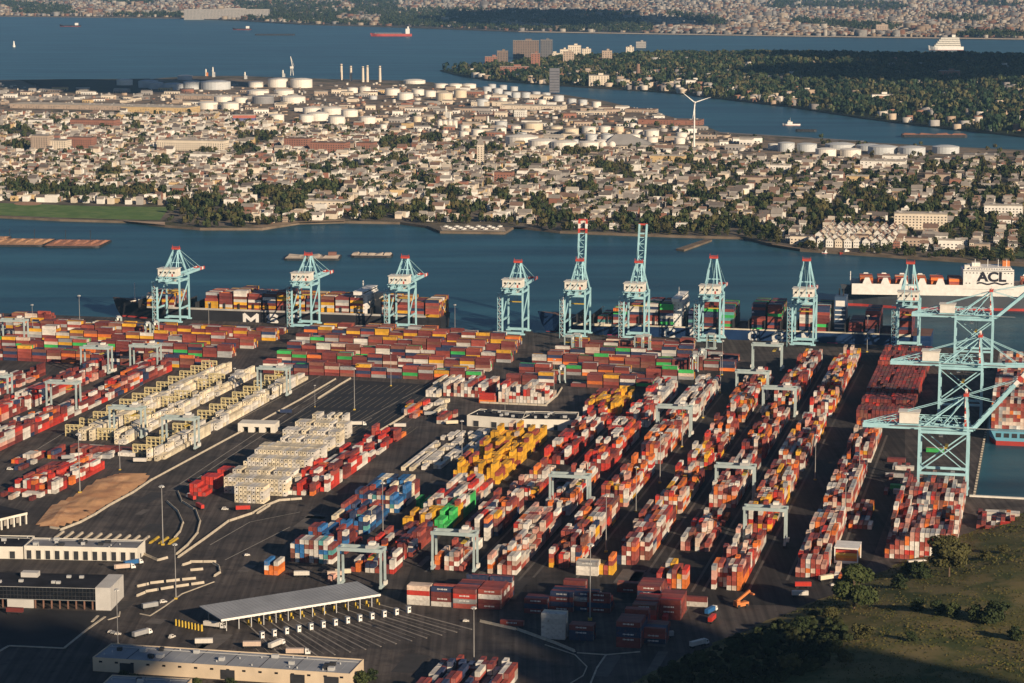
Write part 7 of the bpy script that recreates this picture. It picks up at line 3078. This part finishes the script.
# --- buildings on the wooded shore: each a thing
SIB = [(513, 539, 58, 55, 20, "brownstone", "long brown slab block, tallest on the wooded point"), (540.5, 552.5, 60, 62, 18, "slate", "dark tower block right of the brown slab"), (560, 568, 57, 24, 16, "cream", "cream stepped block on the wooded point, left wing"),
       (568, 581, 56, 34, 16, "cream", "cream stepped block on the wooded point, middle with turret"), (582, 591, 57, 26, 16, "cream", "cream stepped block on the wooded point, right wing"), (547, 560, 57, 12, 16, "cream", "low cream wing left of the stepped blocks"),
       (590, 598, 61, 10, 16, "white", "low white wing at the right of the stepped blocks"), (500, 529, 74, 20, 20, "brick", "red brick block before the brown slab"), (485, 500, 62, 16, 20, "brick", "reddish shed at the tip of the wooded point"),
       (589, 609, 86, 26, 40, "cream", "cream cube building at the wooded waterfront"), (553, 575, 72, 12, 30, "tan", "brown storehouse row above the cream cube, left"), (576, 596, 76, 14, 30, "tan", "brown storehouse row above the cream cube, right"),
       (616, 624, 82, 14, 20, "tan", "tan storehouse right of the cream cube"), (626, 634, 53, 20, 16, "cream", "cream block on the wooded ridge"), (497, 508, 66, 44, 16, "brownstone", "brown mid-rise left of the tallest slab"), (531, 540, 70, 46, 16, "brick", "brick mid-rise before the tallest slab"), (563, 574, 66, 40, 16, "tan", "tan mid-rise below the cream stepped blocks"), (602, 612, 64, 38, 16, "tan", "tan mid-rise right of the cream blocks"), (636, 646, 47, 18, 16, "grey", "dark tower on the wooded ridge"),
       (686, 702, 86, 14, 20, "white", "white block at the start of the wooded shore"), (876, 888, 33, 34, 24, "tan", "tan apartment slab on the far city shore"), (940, 960, 80, 22, 24, "brick", "brick block among the wooded hills at right"),
       (872, 893, 101, 14, 16, "white", "white mansion in the wooded hills"), (1006, 1024, 3, 60, 30, "tan", "tall far slab at the right of the far city"), (184, 269, 19, 48, 40, "grey", "very long grey brown pier warehouse on the far left shore")]
for (x0, x1, py, h, dep, wc, lab) in SIB:
    a = G((x0 + x1) / 2, py)
    for _ in range(6):
        z = si_h(a.x, a.y)
        a = G((x0 + x1) / 2, py, z)
    s = scale_at((x0 + x1) / 2, py, z)
    L = (x1 - x0) / s
    root = thing("far_building", lab, "building", (a.x, a.y, z), 0, "buildings on the far shores")
    b = MB()
    b.box((0, dep / 2, h / 2 - 2), (L, dep, h + 4), wallm(wc))
    for j in range(max(1, int(h / 5))):
        for k in range(max(2, int(L / 7))):
            x = -L / 2 + L * (k + .5) / max(2, int(L / 7))
            b.face([(x - 1.6, -.1, 2.5 + j * 5 - 1), (x + 1.6, -.1, 1.5 + j * 5), (x + 1.6, -.1, 3.5 + j * 5), (x - 1.6, -.1, 3.5 + j * 5)], WINM)
    b.build("wall", root)
    b = MB()
    b.box((0, dep / 2, h + 0.5), (L + 1, dep + 1, 1.0), roofm("grey"))
    b.box((L * 0.1, dep / 2, h + 3), (L * 0.25, dep * 0.4, 5), wallm(wc))
    b.build("roof", root)
g = G(638, 82)
s = scale_at(638, 82)
b = MB()
b.lathe((0, 0, 0), [(6, 0), (4.5, 18 / s)], mat("chimney_brick", (0.25, 0.16, 0.12), 0.9, 0.1, 0.05), 14)
tag(b.build("chimney", None, g), "dark brick chimney at the wooded waterfront", "chimney")
# scattered houses in the woods, and the far city: each a mass nobody could count
def box_mass(name, label, pts, m, cat):
    tv = np.array([(-.5, -.5, 0), (.5, -.5, 0), (.5, .5, 0), (-.5, .5, 0), (-.5, -.5, 1), (.5, -.5, 1), (.5, .5, 1), (-.5, .5, 1)])
    tf = np.array([(4, 5, 6, 7), (0, 1, 5, 4), (1, 2, 6, 5), (2, 3, 7, 6), (3, 0, 4, 7)])
    A = np.array([p[:7] for p in pts])
    c, s = np.cos(A[:, 6])[:, None], np.sin(A[:, 6])[:, None]
    lx, ly = tv[:, 0] * A[:, 3:4], tv[:, 1] * A[:, 4:5]
    V = np.stack([A[:, 0:1] + lx * c - ly * s, A[:, 1:2] + lx * s + ly * c, A[:, 2:3] + tv[:, 2] * A[:, 5:6]], -1).reshape(-1, 3)
    F = (tf[None] + (np.arange(len(pts)) * 8)[:, None, None]).reshape(-1)
    T = np.repeat(np.array([p[7] for p in pts]), 8, axis=0)
    o = bpy.data.objects.new(name, np_mesh(name, V, F, 4, m, T))
    COL.objects.link(o)
    tag(o, label, cat, None, "stuff")


r = random.Random(17)
pts = []
hc = [(0.62, 0.56, 0.48), (0.55, 0.45, 0.34), (0.40, 0.30, 0.22), (0.30, 0.16, 0.11), (0.4, 0.38, 0.36), (0.24, 0.22, 0.21)]
while len(pts) < 650:
    px, py = r.uniform(470, 1030), r.uniform(62, 134)
    g = G(px, py)
    if not inpoly(g.x, g.y, SI_POLY):
        continue
    d = seg_dist(g.x, g.y, SI_POLY)
    if (d > 500 or px > 800) and r.random() < 0.78:
        continue
    nn = mnoise.noise(Vector((g.x * 0.004, g.y * 0.003, 2)))
    if nn > -0.05 and r.random() < 0.6:
        continue
    sc_ = r.uniform(0.9, 1.9)
    pts.append((g.x, g.y, si_h(g.x, g.y) - 1, 9 * sc_, 11 * sc_, 9 * r.uniform(.9, 1.6), r.uniform(0, 3), r.choice(hc)))
box_mass("far_houses", "small houses scattered among the far wooded hills", pts, TOWNM, "houses")
pts, tr = [], []
BKP = [(x, y) for x, y in BK]
def bk_y(px):
    for (x0, y0), (x1, y1) in zip(BKP, BKP[1:]):
        if x0 <= px <= x1:
            return y0 + (y1 - y0) * (px - x0) / (x1 - x0)
    return 16
n = 0
while n < 22000:
    px = r.uniform(-20, 1044)
    yb = bk_y(px)
    py = yb - 0.6 - r.random() ** 1.15 * (yb + 16)
    g = G(px, py)
    nn = mnoise.noise(Vector((px * 0.012, py * 0.10, 4)))
    dark = (380 < px < 640 and py > yb - 20 and py > 10) or (240 < px < 340 and py > 2)
    wood = nn + (0.75 if dark else 0) + (0.2 if py > yb - 3 else 0)
    n += 1
    if wood > 0.25 and r.random() < 0.85:
        tr.append((g.x, g.y, 0, r.uniform(1.4, 3.0)))
    else:
        sc_ = r.uniform(0.8, 2.2)
        big = r.random() < 0.05
        pts.append((g.x, g.y, 0, 10 * sc_ * (2.5 if big else 1), 13 * sc_, r.uniform(6, 14) * (2 if big else 1), -YA + r.choice((0, math.pi / 2)) + r.uniform(-.2, .2), tuple(q * .62 for q in r.choice(hc))))
box_mass("far_city", "far city of small pale buildings along the opposite shore", pts, TOWNM, "city")
clump_mass("far_trees", "far dark park trees in front of the city on the opposite shore", tr, LEAFM, [(0.035, 0.05, 0.024), (0.05, 0.06, 0.03)], CL=[clump_template(450 + k, 20) for k in range(4)])
# sheds and clutter of the works, each one a thing
k = 0
seen = {}
r = random.Random(23)
while k < 170:
    px, py = r.uniform(0, 760), r.uniform(90, 150)
    if not inpoly(px, py, IND):
        continue
    g = G(px, py)
    if any((g.x - ox) ** 2 + (g.y - oy) ** 2 < (orr + 14) ** 2 for ox, oy, orr in occupied):
        continue
    L, dep, h = r.uniform(12, 40), r.uniform(10, 24), r.uniform(4, 9)
    wc, rc = r.choices(list(HW), (5, 6, 4, 2, 3, 1, 0, 0))[0], r.choices(list(HR), (1, 3, 5, 2))[0]
    b = MB()
    b.box((0, 0, h / 2 - .3), (L, dep, h + .6), wallm(wc))
    b.face([(-L / 2 - .3, -dep / 2 - .3, h + .25), (L / 2 + .3, -dep / 2 - .3, h + .25), (L / 2 + .3, 0, h + 2.2), (-L / 2 - .3, 0, h + 2.2)], roofm(rc))
    b.face([(L / 2 + .3, dep / 2 + .3, h + .25), (-L / 2 - .3, dep / 2 + .3, h + .25), (-L / 2 - .3, 0, h + 2.2), (L / 2 + .3, 0, h + 2.2)], roofm(rc))
    for j in range(int(L / 6)):
        b.face([(-L / 2 + 2 + j * 6, -dep / 2 - .06, .4), (-L / 2 + 5 + j * 6, -dep / 2 - .06, .4), (-L / 2 + 5 + j * 6, -dep / 2 - .06, 3.2), (-L / 2 + 2 + j * 6, -dep / 2 - .06, 3.2)], WINM)
    o = b.build("works_shed", None, g, -YA + r.choice((0, 0, .3, 1.57)))
    zn = "left end of the works" if px < 160 else "left tanks" if px < 340 else "middle chimneys" if px < 480 else "middle cream tanks" if px < 640 else "wind turbine"
    lab = "%s %s shed with %s roof near the %s" % ("long" if L > 26 else "short", wc, rc, zn)
    tag(o, lab, "shed", lab)
    occupied.append((g.x, g.y, max(L, dep) / 2))
    k += 1
pts = []
r = random.Random(29)
while len(pts) < 900:
    px, py = r.uniform(-10, 760), r.uniform(84, 152)
    if not inpoly(px, py, IND) or inpoly(px, py, [(20, 80), (150, 78.5), (150, 94), (60, 93), (38, 87)]):
        continue
    g = G(px, py)
    if any((g.x - ox) ** 2 + (g.y - oy) ** 2 < (orr + 4) ** 2 for ox, oy, orr in occupied):
        continue
    pts.append((g.x, g.y, -.2, r.uniform(2, 14), r.uniform(2, 9), r.uniform(1.5, 6), -YA + r.choice((0, 1.57, .3)), r.choice(hc + [(0.6, 0.56, 0.5), (0.07, 0.07, 0.07)])))
box_mass("works_clutter", "clutter of pipes, parked trailers and small plant between the tanks", pts, TOWNM, "works clutter")
# works clutter between the tanks: pipes and plant as slim towers
for k, (px, py, hp, lab) in enumerate(((206, 76, 7, "reddish deckhouse like plant at the far waterside"), (213, 77, 10, "tall pale plant tower at the far waterside"), (245, 79, 7, "slim pale plant tower left of the harbour crane"),
                                       (283, 77, 7, "low pale plant tower beside the harbour crane"), (446, 118, 12, "slim steel plant column in the middle works"), (450, 126, 14, "slim steel plant column below another in the middle works"),
                                       (488, 128, 12, "slim steel plant column left of the cream tanks"))):
    g = G(px, py)
    s = scale_at(px, py)
    b = MB()
    b.lathe((0, 0, 0), [(2.5, 0), (2.2, hp / s * .7), (1.4, hp / s)], CREAMW, 10)
    b.box((3.5, 0, hp / s * .25), (5, 5, hp / s * .5), ORANGEP if k == 0 else STEEL)
    b.box((0, 0, hp / s * .6), (6, 6, .4), STEEL)
    tag(b.build("plant_tower", None, g), lab, "plant tower", "plant towers of the works")

# ------------------------------------------------------------------ craft on the water
def barge(px, py, L, B, h, rz, label, deck, n=0, seed=0, name="barge"):
    g = G(px, py, -3)
    root = thing(name, label, "barge", g, rz)
    b = MB()
    b.prism([(-L / 2, -B / 2 + 2), (-L / 2 + 4, -B / 2), (L / 2 - 4, -B / 2), (L / 2, -B / 2 + 2), (L / 2, B / 2 - 2), (L / 2 - 4, B / 2), (-L / 2 + 4, B / 2), (-L / 2, B / 2 - 2)], -1, h, DARK)
    b.build("hull", root)
    b = MB()
    b.box((0, 0, h + .1), (L - 3, B - 3, .2), deck)
    r = random.Random(seed)
    for k in range(n):
        x = -L / 2 + L * (k + .5) / n
        b.hexa([(x - L / n * .45, -B * .36, h + .2), (x + L / n * .4, -B * .36, h + .2), (x + L / n * .4, B * .36, h + .2), (x - L / n * .45, B * .36, h + .2),
                (x - L / n * .32, -B * .2, h + r.uniform(1, 2.6)), (x + L / n * .28, -B * .2, h + r.uniform(1, 2.6)), (x + L / n * .28, B * .2, h + r.uniform(1, 2.6)), (x - L / n * .32, B * .2, h + r.uniform(1, 2.6))], deck)
    b.build("deck_load", root)
    return root


tanl = mat("barge_load", (0.42, 0.24, 0.14), 0.9, 0.25, 0.1)
for k in range(2):
    rt = barge(22 + 56 * k, 243.5 + 1.2 * k, 66, 62, 2.2, -R(5), "brown barge with tan load at the left of the bay, %s one" % ("left" if k == 0 else "right"), tanl if k == 0 else mat("barge_rust", (0.36, 0.17, 0.11), 0.9, 0.25, 0.1), 6, k)
    b = MB()
    for x in (-18, 12):
        b.bar((x, 12, 2), (x, 12, 16), 0.5, 0.5, DARK)
    b.build("spud_pole", rt)
barge(-20, 241, 60, 62, 2.2, -R(5), "brown barge cut by the left picture edge", tanl, 6, 5)
rt = barge(313, 258.5, 62, 36, 2.2, -R(1), "pale deck barge with small cabin between two quay cranes", mat("barge_pale", (0.5, 0.42, 0.34), 0.9, 0.15, 0.1), 3, 9)
b = MB()
b.box((22, 0, 5), (9, 7, 5), mat("cabin_brown", (0.2, 0.1, 0.08), 0.8, 0.2, 0.1))
b.build("cabin", rt)
barge(372, 256.5, 46, 24, 2.4, -R(4), "dark deck barge with pale clutter right of the pale one", mat("barge_pale", (0.5, 0.42, 0.34)), 5, 11)
barge(275, 35.2, 160, 40, 5, 0, "long dark barge far out on the upper bay", DARK, 0, 1)
barge(934, 137, 120, 24, 5, -R(6), "long dark barge in the far channel", mat("barge_rust", (0.36, 0.17, 0.11)), 4, 3)
barge(806, 131.5, 40, 12, 4, -R(10), "small dark barge in the far channel left of the long one", DARK, 0, 4)


def tug(px, py, L, label, hullm, rz=0.0, housem=None):
    g = G(px, py, -3)
    root = thing("tugboat", label, "boat", g, rz)
    B = L * .3
    b = MB()
    hull(b, L, B, L * .10, hullm, BOOT, .5, raise_bow=L * .04)
    h_ = b.build("hull", root)
    b = MB()
    b.box((L * .4, 0, L * .16), (L * .3, B * .6, L * .12), housem or WHITEP)
    b.box((L * .36, 0, L * .26), (L * .14, B * .45, L * .09), housem or WHITEP)
    b.box((L * .36, 0, L * .265), (L * .145, B * .47, L * .03), GLASS)
    b.bar((L * .42, 0, L * .3), (L * .42, 0, L * .45), L * .012, L * .012, STEEL)
    b.build("wheelhouse", root)
    return root


tug(783, 125.5, 34, "small pale tug in the far channel by the pier", WHITEP)
tug(840, 254.5, 20, "red moored boat at the right shore", REDP, .4)
for k, (px, py) in enumerate(((815, 252.5), (822, 253.5), (862, 255), (872, 255.5))):
    tug(px, py, 13, "white motor boat moored along the right shore, %s from left" % ORD[k + 1], WHITEP, .3 * k)
for k in range(16):
    px, py = 446 + 3.6 * k, 227.2 + (k % 3) * 1.3
    g = G(px, py, 0)
    b = MB()
    b.box((0, 0, 1.1), (7.5, 2.6, 1.2), WHITEP)
    b.box((-1, 0, 2.2), (3.5, 2.2, 1.2), WHITEP)
    b.box((-1, 0, 2.3), (3.6, 2.3, .5), GLASS)
    tag(b.build("motor_boat", None, g, R(60)), "white motor boat laid up on the small marina's ground", "boat", "motor boats at the small marina")
ft = thing("tanker", "red hulled tanker far out on the upper bay", "ship", G(371, 36.2, -3), 0)
b = MB()
hull(b, 165, 26, 10, mat("hull_red", (0.45, 0.09, 0.07), 0.6, 0.1, 0.05), BOOT, 3, raise_bow=3)
b.build("hull", ft)
b = MB()
b.box((148, 0, 20), (16, 22, 20), WHITEP)
b.box((150, 0, 34), (6, 8, 10), WHITEP)
b.box((70, 0, 12.5), (110, 3, 1.2), STEEL)
b.build("deckhouse", ft)
for px, py, L, lab in ((60, 26.5, 95, "dark hulled ship with pale house far out at the left of the upper bay"), (233, 29.8, 80, "pale tug and tow left of the long dark barge, far out")):
    rt = thing("coaster", lab, "ship", G(px, py, -3), 0)
    b = MB()
    hull(b, L, 18, 6, BLACKH, BOOT, 1)
    b.build("hull", rt)
    b = MB()
    b.box((L * .8, 0, 11), (14, 14, 10), WHITEP)
    b.build("deckhouse", rt)
lt = G(14, 47, -3)
b = MB()
b.lathe((0, 0, 0), [(5, -1), (5, 5), (3.4, 6), (3.0, 15), (2.2, 16), (2.0, 20), (.1, 22)], WHITEP, 14)
tag(b.build("lighthouse", None, lt), "tiny white lighthouse standing in the upper bay", "lighthouse")
cr = thing("cruise_ship", "white cruise ship beyond the wooded hills at the right", "ship", G(929, 50, -3), 0)
b = MB()
hull(b, 118, 30, 12, WHITEP, BOOT, 1)
b.build("hull", cr)
b = MB()
for k in range(5):
    b.box((62 + k * 2, 0, 15 + 6.5 * k), (92 - k * 7, 28 - k, 6), CREAMW)
    b.box((62 + k * 2, 0, 16 + 6.5 * k), (93 - k * 7, 28.3 - k, 1.4), GLASS)
b.box((84, 0, 48), (12, 10, 10), CREAMW)
b.build("deckhouse", cr)
# long pier in the far channel
p0, p1 = G(716, 134, -3), G(862, 143, -3)
d = (p1 - p0)
b = MB()
b.box((d.length / 2, 0, 3.2), (d.length, 14, 1.0), mat("pier_deck", (0.20, 0.19, 0.19), 0.9, 0.15, 0.05))
for k in range(int(d.length / 14)):
    for s_ in (-5, 5):
        b.box((7 + k * 14, s_, 0), (1.2, 1.2, 6), QUAYSIDE)
tag(b.build("pier", None, p0, math.atan2(d.y, d.x)), "long dark jetty pier in the far channel right of the turbine", "pier")

# ------------------------------------------------------------------ unseen clouds added to shade part of the land, and the haze of the evening air
shade_cloud_over(628, 634, 520, 52, 40, 26, R(15), 1)
shade_cloud_over(20, 662, 520, 70, 45, 26, R(0), 6)
shade_cloud_over(660, 676, 520, 70, 38, 26, R(0), 7)
shade_cloud_over(740, 692, 520, 95, 40, 26, R(0), 4)
shade_cloud_over(940, 76, 900, 560, 800, 120, R(10), 2)
shade_cloud_over(550, 18, 1200, 700, 1800, 160, R(0), 3)
shade_cloud_over(125, 86, 800, 330, 240, 80, R(0), 5)
m = bpy.data.materials.new("evening_haze")
m.use_nodes = True
nt = m.node_tree
nt.nodes.clear()
ou = nt.nodes.new("ShaderNodeOutputMaterial")
pv = nt.nodes.new("ShaderNodeVolumePrincipled")
pv.inputs["Color"].default_value = (0.30, 0.60, 1.0, 1)
pv.inputs["Density"].default_value = HAZE_DENSITY
nt.links.new(pv.outputs[0], ou.inputs["Volume"])
b = MB()
b.box((0, 28900, 177), (92000, 67000, 366), m)
tag(b.build("haze"), "thin bluish evening haze over the whole bay", "haze", None, "stuff")
